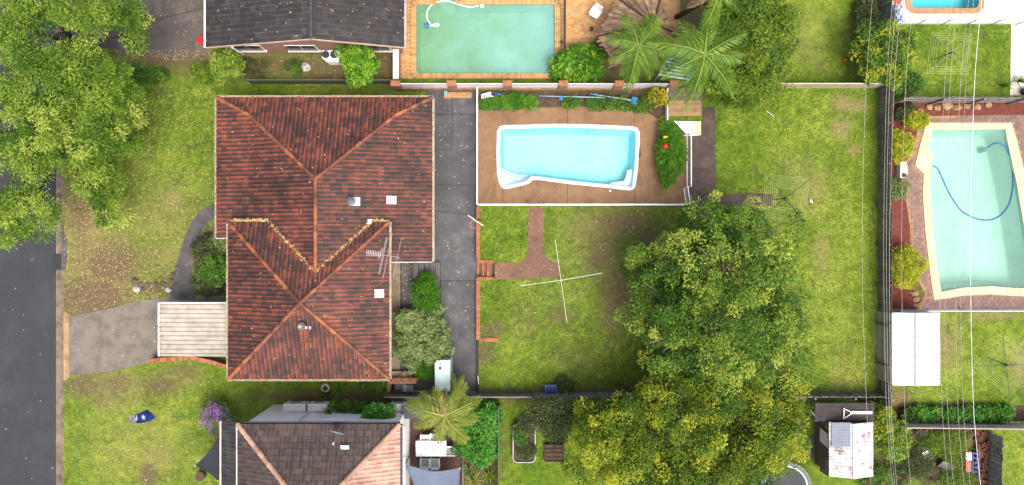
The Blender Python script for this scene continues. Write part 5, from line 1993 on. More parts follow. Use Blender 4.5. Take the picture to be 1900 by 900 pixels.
# low white wall beside the dark roofed house
x0, y0 = W2(729, 147, 1.0); x1, y1 = W2(740, 91, 1.0)
lw = T('garden_wall', 'white capped garden wall beside the tan brick terrace', 'wall', ((x0 + x1) / 2, (y0 + y1) / 2, 0))
part(lw, 'wall_body', MB().box(x0 + .04, x1 - .04, y0 + .03, y1 - .03, 0, .93), BRICKR)
nb = int((y1 - y0) / .4)
for k in range(nb):
    part(lw, 'capping', MB().box(x0, x1, y0 + (y1 - y0) * k / nb + .004, y0 + (y1 - y0) * (k + 1) / nb - .004, .93, 1.0), OFFWHITE)

# white tubular pool fence of the main pool


def tube_fence(name, label, pts, z0, h=1.2, mt=None, step=.11, gate=None):
    root = T(name, label, 'fence', (pts[0][0], pts[0][1], z0))
    lib = MB().box(-.008, .008, -.008, .008, .11, h - .02).mesh('picket', mt or WHITE)
    for a, b in zip(pts[:-1], pts[1:]):
        a, b = Vector((*a, z0)), Vector((*b, z0))
        d = b - a
        for z in (.1, h):
            part(root, 'rail', MB().bar(a + Vector((0, 0, z)), b + Vector((0, 0, z)), .05 if z == h else .035, .03), mt or WHITE)
        n = int(d.length / step)
        copies(root, 'picket', lib, [a + d * ((k + .5) / n) for k in range(n)])
        m = max(1, int(round(d.length / 2.4)))
        for k in range(m + 1):
            p = a + d * (k / m)
            part(root, 'post', MB().cbox((p.x, p.y, z0 + h / 2 + .01), .052, .052, h + .04), mt or WHITE)
    return root


tube_fence('pool_fence', 'white pool fence along the dark side driveway', [W2(886.5, 170, ZY), W2(886.5, 380, ZY)], ZY)
tube_fence('pool_fence', 'long white pool fence between the pool deck and lower lawn', [W2(888, 381, ZY), W2(980, 381, ZY)], ZY)
tube_fence('pool_fence', 'white pool fence from the garden path to the hedge end', [W2(1011, 381, ZY), W2(1262, 381, ZY)], ZY)
tube_fence('pool_fence', 'short white pool fence beside the clipped hedge', [W2(1274, 252, ZY), W2(1274, 348, ZY)], ZY)
for nm, lab, a, b in (('pool_gate', 'white pool gate at the brown garden path', (982, 381), (1009, 381)), ('pool_gate', 'white pool gate at the lower end of the hedge', (1268, 349), (1272, 379))):
    a_, b_ = Vector((*W2(*a, ZY), ZY)), Vector((*W2(*b, ZY), ZY))
    g_ = T(nm, lab, 'gate', a_)
    fr = MB()
    for z in (.12, 1.18):
        fr.bar(a_ + Vector((0, 0, z)), b_ + Vector((0, 0, z)), .04)
    for q in (a_, b_):
        fr.cbox((q.x, q.y, ZY + .66), .04, .04, 1.1)
    part(g_, 'frame', fr, WHITE)
    lib = MB().box(-.008, .008, -.008, .008, .14, 1.16).mesh('picket', WHITE)
    n = int((b_ - a_).length / .1)
    copies(g_, 'picket', lib, [a_.lerp(b_, (k + .5) / n) for k in range(n)])
    part(g_, 'latch', MB().cbox(b_ + Vector((0, 0, 1.1)), .08, .08, .16), OFFWHITE)

# ---------------------------------------------------------------- retaining wall, steps
rx = W(888, 0)[0]
rw = T('retaining_wall', 'orange brick retaining wall between dark driveway and back lawn', 'wall', (rx, 0, 0))
for a, b in ((383, 483), (517, 629)):
    ya, yb = W(0, a)[1], W(0, b)[1]
    part(rw, 'wall_body', MB().box(rx - .11, rx + .11, yb, ya, 0, ZY + .02), BRICKO)
    brick_run(rw, [(rx, ya), (rx, yb)], ZY + .02, seed=a)
part(rw, 'wall_body', MB().box(rx + .13, W(925, 0)[0], W(0, 632)[1], W(0, 625)[1], 0, ZY + .02), BRICKO)
brick_run(rw, [(rx + .12, W(0, 628.5)[1]), (W(925, 0)[0], W(0, 628.5)[1])], ZY + .02, seed=77)
part(rw, 'wall_body', MB().box(rx - .1, rx + .1, W(0, 381)[1], W(0, 168)[1], 0, ZY - .02), BRICKO)
part(rw, 'wall_body', MB().box(rx - .06, rx + .08, W(0, 726)[1], W(0, 631)[1], 0, ZY - .03), mat('earth_edge', C(88, 74, 58), C(64, 54, 44), 3, .95, .5))
st = T('garden_steps', 'small flight of brown brick steps up to the back lawn', 'steps', W(903, 502))
STEPB = mat('step_brick', C(136, 94, 70), C(108, 72, 54), 4, .85, .3, 40, tone=.15)
sx0 = rx - .09
ya, yb = W(0, 513)[1], W(0, 488)[1]
for k in range(3):
    x0_ = sx0 + k * .31
    part(st, 'tread', MB().box(x0_, x0_ + .30, ya, yb, .02, .13 * (k + 1), .3 + .2 * k), STEPB)
    brick_run(st, [(x0_ + .06, ya), (x0_ + .06, yb)], .13 * (k + 1), w=.12, step=.1, seed=k, th=.02)
for yy in (W(0, 516)[1], W(0, 485)[1]):
    part(st, 'side_wall', MB().box(sx0, sx0 + 1.05, yy - .09, yy + .09, 0, ZY + .04), BRICKO)
    brick_run(st, [(sx0, yy), (sx0 + 1.05, yy)], ZY + .04, w=.2, seed=int(yy * 10) + 90)
# back steps of the house
bs = T('house_steps', 'dark grey timber steps at the back of the red house', 'steps', W(795, 502))
for k in range(5):
    xa = W(770 + k * 9.6, 0)[0]; xb = W(770 + (k + 1) * 9.6, 0)[0] - .02
    zt = .75 - .15 * k
    part(bs, 'tread', MB().box(xa, xb, W(0, 514)[1], W(0, 487)[1], zt - .05, zt, .3 + .1 * k), mat('grey_board', C(106, 104, 102), C(82, 80, 78), 4, .8, .2, 30, tone=.2))
for yy in (W(0, 514)[1] - .04, W(0, 487)[1] + .04):
    part(bs, 'stringer', MB().add([(W(770, 0)[0], yy - .02, .7), (W(818, 0)[0], yy - .02, .1), (W(818, 0)[0], yy - .02, .02), (W(770, 0)[0], yy - .02, .02), (W(770, 0)[0], yy + .02, .7), (W(818, 0)[0], yy + .02, .1), (W(818, 0)[0], yy + .02, .02), (W(770, 0)[0], yy + .02, .02)],
                            [(0, 1, 2, 3), (7, 6, 5, 4), (0, 4, 5, 1), (1, 5, 6, 2), (2, 6, 7, 3), (3, 7, 4, 0)]), DARKGREY)

# basketball hoop
q = W(878, 417, 3.05)
hp = T('basketball_hoop', 'orange basketball ring with white backboard above the dark driveway', 'basketball hoop', (W(893, 410, 0).x, W(893, 410, 0).y, ZY))
part(hp, 'ring', MB().tube([(q.x + .24 * math.cos(a), q.y + .24 * math.sin(a), 3.05) for a in [2 * math.pi * k / 24 for k in range(25)]], .013, 6, cap=False), mat('hoop_orange', C(220, 110, 84), C(196, 90, 66), 3, .5, 0))
b0, b1 = W(869, 400, 3.3), W(897, 419, 3.3)
d = (b1 - b0).normalized(); s_ = Vector((-d.y, d.x, 0)) * .015
bb = MB()
vs = [b0 + s_, b1 + s_, b1 - s_, b0 - s_]
bb.add([(v.x, v.y, 2.95) for v in vs] + [(v.x, v.y, 3.75) for v in vs], [(3, 2, 1, 0), (4, 5, 6, 7), (0, 1, 5, 4), (1, 2, 6, 5), (2, 3, 7, 6), (3, 0, 4, 7)])
part(hp, 'backboard', bb, WHITE)
mid = (b0 + b1) / 2
pole = W(893, 410, 0)
part(hp, 'pole', MB().tube([(pole.x, pole.y, ZY), (pole.x, pole.y, 2.9), (mid.x, mid.y, 3.2)], .04, 8), DARKGREY)
part(hp, 'bracket', MB().bar((mid.x, mid.y, 3.05), (q.x + .2, q.y + .12, 3.05), .08, .03), MATS['hoop_orange'])
net = MB()
for k in range(12):
    a = 2 * math.pi * k / 12
    net.tube([(q.x + .235 * math.cos(a), q.y + .235 * math.sin(a), 3.04), (q.x + .15 * math.cos(a + .3), q.y + .15 * math.sin(a + .3), 2.65)], .005, 4)
part(hp, 'net', net, WHITE)

# ---------------------------------------------------------------- clothes hoists


def hoist(label, base, head, z0, corners, hz=2.0, nw=6, armm=None, wirem=None, polem=None, inner=.35, r=.014):
    b = W(*base, z0)
    root = T('clothes_hoist', label, 'clothesline', b)
    top = Vector((b.x, b.y, z0 + hz + .1)) if head is None else W(*head, z0 + hz + .1)
    part(root, 'pole', MB().tube([b, top], .03, 8), polem or DARKGREY)
    part(root, 'hub', MB().tube([top - Vector((0, 0, .3)), top + Vector((0, 0, .06))], .06, 10), polem or DARKGREY)
    cs = [W(*c_, z0 + hz) for c_ in corners]
    for c_ in cs:
        part(root, 'arm', MB().tube([top - Vector((0, 0, .12)), c_ + Vector((0, 0, .02))], r * 1.3, 6), armm or STEEL)
        part(root, 'strut', MB().tube([top - Vector((0, 0, .55)), top.lerp(c_, .4)], r * .7, 5), armm or STEEL)
    for k in range(nw):
        f = inner + (1 - inner) * (k + 1) / nw
        ps = [(top - Vector((0, 0, .1))).lerp(c_, f) for c_ in cs]
        w = MB()
        for i in range(4):
            a, b_ = ps[i], ps[(i + 1) % 4]
            w.tube([a, a.lerp(b_, .5) - Vector((0, 0, .03)), b_], .0055, 4)
        part(root, 'line', w, wirem or WHITE)
    return root


WIRE = mat('line_green', C(206, 222, 150, .6), C(190, 208, 140, .55), 3, .5, 0)
GREENM = mat('green_paint', C(40, 96, 70), C(30, 78, 56), 3, .5, 0)
hoist('rotary clothes hoist with green lines at the end of the dark path', (1436, 370), (1459, 368), ZY, [(1421, 322), (1502, 333), (1492, 414), (1414, 402)], 2.0, 7, BLACK, WIRE, BLACK)
hoist('white rotary clothes hoist on the lawn below the turquoise pool', (1733, 110), (1768, 97), 0, [(1729, 61), (1803, 63), (1797, 137), (1720, 136)], 2.1, 4, STEEL, WIRE, GREENM, inner=.55, r=.009)
hoist('large green rotary clothes hoist beside the white roofed shed', (1834, 664), (1869, 678), 0, [(1861, 620), (1806, 680), (1873, 737), (1930, 676)], 2.0, 7, GREENM, WIRE, BLACK)
# old hoist: bare cross arms
oc = W(1041, 520, ZY + 2.1)
b = Vector((oc.x, oc.y, ZY))
root = T('clothes_hoist', 'old clothes hoist with four bare white arms on the lawn', 'clothesline', b)
part(root, 'pole', MB().tube([b, b + Vector((0, 0, 2.2))], .035, 8), STEEL)
part(root, 'hub', MB().tube([oc - Vector((0, 0, .2)), oc + Vector((0, 0, .08))], .06, 10), STEEL)
ends = [W(1030, 445, ZY + 2.1), W(1052, 598, ZY + 2.1), W(967, 530, ZY + 2.1), W(1116, 507, ZY + 2.1)]
for e in ends:
    part(root, 'arm', MB().tube([oc, e], .016, 6).tube([e - Vector((0, 0, .05)), e + Vector((0, 0, .06))], .025, 6), OFFWHITE)
for k in range(3):
    f = .55 + .2 * k
    w = MB()
    ps = [oc.lerp(e, f) for e in (ends[0], ends[3], ends[1], ends[2])]
    for i in range(4):
        w.tube([ps[i], ps[i].lerp(ps[(i + 1) % 4], .5) - Vector((0, 0, .08)), ps[(i + 1) % 4]], .003, 3)
    part(root, 'line', w, STEEL)

# ---------------------------------------------------------------- tank, barbecue and bins behind the house
MINT = mat('mint_tank', C(196, 226, 214, .62), C(178, 210, 198, .58), 2, .45, .03, 20, stain=C(140, 168, 156), samt=(.62, .8), sscale=1.6)
tz = 1.9
tp_ = [W2(811, 668.5, tz), W2(835.5, 668, tz), W2(835.5, 725, tz), W2(807, 725.5, tz), W2(806.5, 674, tz)]
tk = T('water_tank', 'slim mint green water tank standing on the dark driveway', 'tank', W(820, 697))
part(tk, 'body', MB().prism(tp_, .0, tz - .06).prism(inset(tp_, .015), tz - .06, tz), MINT)
part(tk, 'lid', MB().cyl(W(816.5, 683, tz), .09, tz, tz + .04, 16), DARKGREY)
part(tk, 'lid_rim', MB().cyl(W(816.5, 683, tz), .11, tz, tz + .015, 16), STEEL)
part(tk, 'tap', MB().tube([(W(822, 0)[0], W(0, 667)[1] - .02, .3), (W(822, 0)[0], W(0, 667)[1] + .18, .3)], .03, 6), STEEL)
bq = T('barbecue', 'brick barbecue stacked with firewood behind the red house', 'barbecue', W(748, 700))
part(bq, 'hearth', MB().box(W(724, 0)[0], W(766, 0)[0], W(0, 701)[1], W(0, 687)[1], 0, .35), BRICKR)
part(bq, 'side_wall', MB().box(W(722, 0)[0], W(775, 0)[0], W(0, 708)[1], W(0, 701.2)[1], 0, .8), BRICKR)
brick_run(bq, [W2(724, 704.6, .85), W2(775, 704.6, .85)], .8, w=.22, seed=8)
part(bq, 'side_wall', MB().box(W(722, 0)[0], W(727, 0)[0], W(0, 722)[1], W(0, 708.3)[1], 0, .7), BRICKO)
rg = random.Random(12)
for k in range(16):
    p = W(rg.uniform(738, 763), rg.uniform(688.5, 699))
    a = rg.uniform(0, 3.1)
    dv = Vector((math.cos(a), math.sin(a), 0)) * rg.uniform(.12, .25)
    z = .4 + rg.uniform(0, .18)
    part(bq, 'log', MB().tube([p + Vector((0, 0, z)) - dv, p + Vector((0, 0, z)) + dv], rg.uniform(.03, .06), 7, rg.random()), TIMBERW)
for (px, py, w, l, h, mt, lab) in ((755, 716, .22, .36, .8, mat('bin_grey', C(112, 120, 130), C(96, 104, 114), 3, .6, .05), 'small grey bin beside the brick barbecue'), (765, 716, .34, .4, .9, BLACK, 'square black bin beside the grey bin'), (743, 714.5, .5, .32, .5, DARKGREY, 'low dark box beside the brick barbecue')):
    p = W(px, py)
    t_ = T('bin', lab, 'bin', p)
    part(t_, 'body', MB().add([(p.x + sx * w * k, p.y + sy * l * k, z) for z, k in ((0, .42), (h, .5)) for sx, sy in ((-1, -1), (1, -1), (1, 1), (-1, 1))], [(3, 2, 1, 0), (4, 5, 6, 7), (0, 1, 5, 4), (1, 2, 6, 5), (2, 3, 7, 6), (3, 0, 4, 7)]), mt)
    part(t_, 'lid', MB().cbox((p.x, p.y, h + .025), w + .05, l + .05, .05), mt)
    part(t_, 'handle', MB().bar((p.x - w * .3, p.y + l * .5 + .04, h), (p.x + w * .3, p.y + l * .5 + .04, h), .03), mt)
# stack of bricks and a paint tin by the fence
bp = T('brick_stack', 'stack of loose tan bricks on the dark driveway by the fence', 'bricks', W(854, 176))
rg = random.Random(3)
lib = [MB().box(-.115, .115, -.055, .055, 0, .076, rg.random()).mesh('brick', mat('tan_brick', C(206, 166, 116), C(178, 138, 92), 4, .85, .2, 30, tone=.15)) for _ in range(4)]
for lay in range(3):
    for i in range(7):
        for j in range(3 - (lay > 1)):
            p = W(828 + i * 7.3, 181 - j * 3.6)
            copies(bp, 'brick', lib, [(p.x + rg.uniform(-.015, .015), p.y + rg.uniform(-.01, .01), .022 + lay * .077)], [rg.uniform(-.08, .08)], rg)
p = W(828, 174)
t_ = T('paint_tin', 'round tin with a turquoise lid beside the tan brick stack', 'tin', p)
part(t_, 'body', MB().cyl(p, .12, .02, .3, 16), OFFWHITE)
part(t_, 'lid', MB().cyl(p, .125, .3, .33, 16).cyl(p, .09, .33, .335, 16), mat('turq', C(90, 200, 200), None, 3, .4, 0))

# ---------------------------------------------------------------- pool garden bits
for lab, a, b, hc, hw in (('telescopic pool pole with small blue brush lying in the garden bed', (1000, 178), (1122, 181), (1041, 182), .2), ('telescopic pool pole with large blue scoop lying in the garden bed', (1095, 174), (1172, 186), (1177, 187), .34)):
    z = ZY + .45
    t_ = T('pool_pole', lab, 'pool pole', W(*a, z))
    A, B = W(*a, z), W(*b, z)
    part(t_, 'tube', MB().tube([A, A.lerp(B, .55)], .022, 7).tube([A.lerp(B, .55), B], .03, 7), mat('pole_blue', C(120, 170, 205), C(170, 196, 214), 2, .4, 0))
    hcw = W(*hc, z)
    part(t_, 'head', MB().cbox(hcw, hw, hw * 1.3, .06, -.2).cbox(hcw + Vector((0, 0, .04)), hw * .6, hw * .7, .04, -.2), mat('head_blue', C(30, 140, 215), C(24, 120, 190), 3, .4, 0))
    part(t_, 'grip', MB().tube([A, A.lerp(B, .1)], .034, 7), BLUEP)
z = ZY + .35
t_ = T('pool_float', 'rolled white and pink pool float lying by the pool fence', 'pool float', W(910, 178, ZY))
STRP = mat('float_white', C(236, 238, 240, .7), C(220, 224, 230, .65), 3, .5, .02)
for k, (dy, mt) in enumerate(((-4, STRP), (-1.5, mat('float_pink', C(226, 150, 160), None, 3, .5, 0)), (1, STRP))):
    part(t_, 'tube', MB().tube([W(893, 181 + dy, z), W(911, 176 + dy, z)], .07, 8), mt)
t2 = T('pool_ring', 'white inflatable ring beside the rolled pool float', 'pool ring', W(911, 183, ZY))
c_ = W(911, 183, z)
part(t2, 'tube', MB().tube([(c_.x + .24 * math.cos(a), c_.y + .15 * math.sin(a), z - .05) for a in [2 * math.pi * k / 20 for k in range(21)]], .06, 8), OFFWHITE, True)
part(t2, 'valve', MB().cyl((c_.x + .24, c_.y), .02, z, z + .04, 8), STRP)
solo('pool_noodle', MB().tube([W(913, 172, z), W(925, 174, z + .1), W(934, 177, z)], .045, 8), BLUEP, 'short blue foam noodle beside the pool float', 'noodle', smooth=True)
# ball in the hedge
q = W(1234.5, 271, ZY + 1.25)
solo('play_ball', MB().ball(q, .16, 16, 10), mat('red_ball', C(232, 36, 20), None, 3, .4, 0), 'red ball caught on top of the clipped hedge', 'ball', smooth=True)
q = W(1234, 254, ZY + 1.2)
solo('toy_duck', MB().ball(q, (.13, .09, .08), 12, 8).ball(q + Vector((.09, 0, .09)), .055, 10, 6).cbox(q + Vector((.155, 0, .085)), .04, .03, .015), mat('yellow_toy', C(240, 200, 40), None, 3, .4, 0), 'small yellow toy lying on the clipped hedge', 'toy', smooth=True)

# timber walkway and white ramp beside the pool
wk = T('timber_walkway', 'stepped timber boardwalk beside the yellow flowering bush', 'boardwalk', W(1270, 205, ZY))
rg = random.Random(9)
GB = mat('walk_grey', C(128, 114, 100), C(102, 90, 80), 4, .85, .3, 30, tone=.2)
for k in range(13):
    py = 163 + k * 4.0
    mt = GB if k < 6 else TIMBERW
    z = ZY + .5 - (.0 if k < 6 else .2)
    x0_, y1_ = W2(1241, py, z); x1_, y0_ = W2(1301, py + 3.7, z)
    part(wk, 'board', MB().box(x0_, x1_, y0_, y1_, z - .035, z, rg.random()), mt)
part(wk, 'rail', MB().box(W(1239, 0, ZY + .6)[0] - .04, W(1239, 0, ZY + .6)[0] + .02, W(0, 222, ZY + .6)[1], W(0, 163, ZY + .6)[1], ZY, ZY + .62), WHITE)
for x in (1243, 1300):
    part(wk, 'bearer', MB().box(W(x, 0, ZY)[0] - .04, W(x, 0, ZY)[0] + .04, W(0, 212, ZY)[1], W(0, 166, ZY)[1], ZY, ZY + .25), GB)
rp = T('ramp', 'white ribbed ramp panel at the foot of the boardwalk', 'ramp', W(1280, 240, ZY))
for k in range(8):
    x0_, x1_ = 1253 + k * 6, 1253 + k * 6 + 5.5
    pb_ = 226 + (k + 1) * 6.5 if k < 3 else 250
    part(rp, 'slat', MB().prism(PX([(x0_, 225), (x1_, 225), (x1_, min(250, pb_)), (x0_, min(250, pb_ - 5 if k < 3 else 250))], ZY + .15), ZY + .1, ZY + .16), WHITE if k < 6 else mat('ramp_cream', C(226, 206, 170, .6), None, 3, .6, .05))
part(rp, 'edge_rail', MB().bar(W(1251, 224, ZY + .25), W(1276, 251, ZY + .25), .05, .08).bar(W(1264, 252, ZY + .25), W(1299, 250, ZY + .25), .05, .08), WHITE)

# blue tub by the fence
p = W(1021.5, 720, ZY)
t_ = T('storage_tub', 'open blue plastic tub at the edge of the back lawn', 'tub', p)
m = MB()
for k, (w, l, z) in enumerate(((.6, .46, .02), (.68, .54, .45))):
    pass
def tub(m, p, w, l, h, z0, th=.03):
    for (x0_, x1_, y0_, y1_) in ((-w / 2, w / 2, -l / 2, -l / 2 + th), (-w / 2, w / 2, l / 2 - th, l / 2), (-w / 2, -w / 2 + th, -l / 2 + th, l / 2 - th), (w / 2 - th, w / 2, -l / 2 + th, l / 2 - th)):
        m.box(p.x + x0_, p.x + x1_, p.y + y0_, p.y + y1_, z0, z0 + h)
    return m
part(t_, 'sides', tub(m, p, .66, .5, .42, ZY + .01), mat('tub_blue', C(28, 80, 176), C(20, 62, 140), 3, .4, .03))
part(t_, 'floor', MB().box(p.x - .3, p.x + .3, p.y - .22, p.y + .22, ZY + .012, ZY + .04), MATS['tub_blue'])
part(t_, 'rim', tub(MB(), p, .72, .56, .03, ZY + .435, .055), MATS['tub_blue'])
for i, (a, b, lab) in enumerate((((1422, 206), (1437, 218), 'thin pale stick lying on the back lawn'), ((886, 697), (888, 713), 'white stake at the lawn edge near the water tank'))):
    A, B = W(*a, ZY + .03), W(*b, ZY + .05)
    solo('stick', MB().tube([A, A.lerp(B, .45) + Vector((.02, .01, .01)), B], [.02, .025, .014], 6), OFFWHITE, lab, 'stick')
A, B = W(1503, 370, ZY + .05), W(1507, 376, ZY + .05)
solo('plastic_bottle', MB().tube([A, A.lerp(B, .7), A.lerp(B, .8), B], [.06, .06, .03, .03], 8), WHITE, 'white plastic bottle lying on the back lawn', 'bottle', smooth=True)
# planted edging rocks at front
ROCK = mat('rock', C(112, 100, 86), C(78, 68, 58), 4, .9, .6, 20, tone=.25)
rg = random.Random(17)
rb = []
for i, (px, py, r_) in enumerate(((251, 521, .25), (262, 527, .2), (275, 528, .22), (289, 527, .2), (303, 526, .22), (316, 520, .2), (322, 508, .17), (328, 496, .15), (255, 537, .28), (266, 536, .15), (313, 538, .22))):
    p = W(px, py)
    m = MB().ball((p.x, p.y, r_ * .25), (r_, r_ * .75, r_ * .55), 8, 5, .18, rg, rg.random())
    lab = ['dark edging rock at the left end of the front lawn edge', 'dark edging rock second along the front lawn edge', 'dark edging rock third along the front lawn edge', 'dark edging rock in the middle of the front lawn edge', 'dark edging rock fifth along the front lawn edge',
           'dark rock at the corner of lawn and path', 'small rock on the path edge above the corner rock', 'smallest rock farthest up the path edge', 'large pale rock near the driveway edge', 'small rock beside the large pale rock', 'tan rock between driveway and path corner'][i]
    solo('rock', m, ROCK if i not in (8, 10) else mat('pale_rock', C(206, 200, 192, .6), C(170, 160, 148), 4, .9, .5, 20), lab, 'rock', 'rocks edging the front lawn')

# feather flag
z1 = 3.6
pb0 = W(288, 752)
fl = T('feather_flag', 'blue and white feather flag standing on the front lawn', 'flag', pb0)
part(fl, 'pole', MB().tube([(pb0.x, pb0.y, 0), (pb0.x, pb0.y, 2.6), (pb0.x, pb0.y - .05, 3.3), (pb0.x + .05, pb0.y - .2, 3.6)], [.016, .014, .01, .007], 6), OFFWHITE)
m = MB(); mw = MB(); mr = MB()
N = 16
def fpt(t, s):
    z = 1.0 + 2.55 * t
    wdt = .72 * (1 - t ** 3) * (.92 if t < .1 else 1)
    return Vector((pb0.x + .38 * s * (1 - t) + .05 * math.sin(5 * t + 3 * s), pb0.y - .02 - wdt * s * (.9), z - .25 * s * (1 - t)))
for i in range(N):
    for j in range(6):
        q = [fpt(i / N, j / 6), fpt((i + 1) / N, j / 6), fpt((i + 1) / N, (j + 1) / 6), fpt(i / N, (j + 1) / 6)]
        (m if i < 10 else mw).poly(q)
part(fl, 'cloth', m, mat('flag_blue', C(52, 86, 190), C(42, 70, 160), 3, .7, .05))
part(fl, 'white_panel', mw, WHITE)
c_ = fpt(.33, .5)
star = MB()
pts = []
e1 = (fpt(.33, .7) - fpt(.33, .3)).normalized(); e2 = (fpt(.43, .5) - fpt(.23, .5)).normalized()
nn = e1.cross(e2).normalized()
for sgn in (1, -1):
    st_ = [c_ + nn * .012 * sgn + (e1 * math.cos(a) + e2 * math.sin(a)) * r_ for a, r_ in [(math.pi * k / 7, .22 if k % 2 == 0 else .09) for k in range(14)]]
    star.poly(st_ if sgn > 0 else st_[::-1])
part(fl, 'star', star, WHITE)
for t0, s0 in ((.55, .3), (.6, .62), (.7, .4)):
    c2 = fpt(t0, s0)
    bx_ = MB()
    for sgn in (1, -1):
        bx_.poly([c2 + nn * .012 * sgn + e1 * a * .16 + e2 * b * .05 for a, b in ((-1, -1), (1, -1), (1, 1), (-1, 1))])
    part(fl, 'printed_stripe', bx_, WHITE if t0 < .65 else mat('flag_red', C(190, 50, 50), None, 3, .7, 0))

# ---------------------------------------------------------------- north neighbours
p = W(606, 108)
t_ = T('air_conditioner', 'white outdoor air conditioner with two black fans by the brick wall', 'air conditioner', p)
x0_, y1_ = W2(597, 93, .95); x1_, y0_ = W2(634, 117, .6)
part(t_, 'casing', MB().prism([(x0_, y1_), (x1_, y1_), (x1_, y0_), (x0_ + .3, y0_), (x0_, y0_ + .25)], .1, .9), WHITE)
for px in (604, 619.5):
    c_ = W(px, 101, .95)
    f_ = part(t_, 'fan', MB().cyl(c_, .23, .9, .96, 20), BLACK)
    bl_ = MB()
    for k in range(6):
        a = k * math.pi / 3
        bl_.bar((c_.x, c_.y, .97), (c_.x + .2 * math.cos(a), c_.y + .2 * math.sin(a), .97), .07, .012)
    part(f_, 'blade', bl_, DARKGREY)
    part(f_, 'grille', MB().tube([(c_.x + .2 * math.cos(a), c_.y + .2 * math.sin(a), .98) for a in [2 * math.pi * k / 20 for k in range(21)]], .012, 4).tube([(c_.x + .1 * math.cos(a), c_.y + .1 * math.sin(a), .98) for a in [2 * math.pi * k / 16 for k in range(17)]], .01, 4), DARKGREY)
for x in (x0_ + .2, x1_ - .2):
    part(t_, 'foot', MB().box(x - .05, x + .05, y0_ + .05, y1_ - .05, 0, .1), DARKGREY)
p = W(568, 125)
solo('rock', MB().ball((p.x, p.y, .08), (.3, .28, .22), 9, 6, .16, random.Random(5)), mat('white_rock', C(206, 206, 208, .6), C(130, 130, 134), 6, .9, .6, 14), 'round white rock in the bare garden strip', 'rock')
p = W(378, 78)
t_ = T('bucket', 'small red bucket at the corner of the dark roofed house', 'bucket', p)
RED = mat('red_plastic', C(222, 30, 50), C(190, 20, 40), 3, .4, 0)
part(t_, 'body', MB().cyl(p, .2, .02, .45, 16, .26), RED)
part(t_, 'handle', MB().tube([(p.x + .26 * math.cos(a), p.y, .45 + .2 * math.sin(a)) for a in [math.pi * k / 10 for k in range(11)]], .012, 5), BLACK)
# white garden chair
p = W(1103, 28)
t_ = T('garden_chair', 'white plastic garden chair on the tan brick terrace', 'chair', p)
R3 = Matrix.Rotation(-.6, 3, 'Z')
def cx(x, y, z):
    v = R3 @ Vector((x, y, 0))
    return (p.x + v.x, p.y + v.y, z)
part(t_, 'seat', MB().cbox(cx(0, 0, .42), .55, .55, .05, -.6), WHITE)
part(t_, 'backrest', MB().cbox(cx(0, .31, .7), .52, .05, .55, -.6, tilt=('X', -.2)), WHITE)
for sx, sy in ((-.24, -.24), (.24, -.24), (.24, .24), (-.24, .24)):
    part(t_, 'leg', MB().bar(cx(sx * 1.1, sy * 1.1, .045), cx(sx, sy, .4), .045), WHITE)
for sx in (-.29, .29):
    part(t_, 'armrest', MB().cbox(cx(sx, 0, .64), .06, .55, .04, -.6).cbox(cx(sx, -.24, .53), .05, .05, .2, -.6), WHITE)
p = W(1097, 56)
t_ = T('flower_pot', 'small dark pot on the tan terrace below the white chair', 'pot', (p.x, p.y, .045))
part(t_, 'pot', MB().cyl(p, .1, .045, .3, 12, .14), DARKGREY)
part(t_, 'soil', MB().cyl(p, .12, .3, .305, 12), SOILM)
p = W(1042, 80, 0)
t_ = T('flower_pot', 'tan pot beside the black pool fence', 'pot', (p.x, p.y, .045))
part(t_, 'pot', MB().cyl(p, .1, .045, .25, 12, .13), TIMBERW)
part(t_, 'soil', MB().cyl(p, .11, .25, .255, 12), SOILM)
# thatched gazebo
THATCH = mat('thatch', C(200, 166, 130), C(146, 114, 88), 3, .95, .8, 25, tone=.5, stain=C(108, 84, 66), samt=(.5, .75))
gz = T('thatched_gazebo', 'brown thatched gazebo beside the palm on the tan terrace', 'gazebo', W(1200, 55))
apx = W(1212, 45, 3.9)
cor = [W(1147, -2, 2.3), W(1108, 68, 2.3), W(1140, 118, 2.3), W(1215, 118, 2.3), W(1252, 62, 2.3), W(1225, -2, 2.3)]
rg = random.Random(21)
for i in range(6):
    a, b = cor[i], cor[(i + 1) % 6]
    f_ = part(gz, 'roof_panel', MB().poly([a, b, apx]), THATCH)
    n = 15
    for k in range(n):
        t0, t1 = k / n, (k + .94) / n
        q = [a.lerp(b, t0), a.lerp(b, t1), apx.lerp(a.lerp(b, t1), .02), apx.lerp(a.lerp(b, t0), .02)]
        dz = Vector((0, 0, rg.uniform(.01, .12)))
        s0 = rg.uniform(.92, 1.06)
        qq = [apx + (q[0] - apx) * s0 + dz, apx + (q[1] - apx) * s0 + dz, q[2] + dz, q[3] + dz]
        m = MB().poly(qq, rg.random())
        m.poly([qq[0] - dz * 2.5, qq[1] - dz * 2.5, qq[1], qq[0]], .3)
        part(f_, 'thatch_bundle', m, THATCH)
    part(gz, 'hip_pole', MB().tube([apx + Vector((0, 0, .1)), a + Vector((0, 0, .1))], .06, 6), mat('pole_brown', C(92, 72, 56), C(66, 50, 40), 3, .9, .3))
    v = a.lerp(apx, .12)
    part(gz, 'post', MB().tube([(v.x, v.y, 0), (v.x, v.y, 2.45)], .07, 7), MATS['pole_brown'])
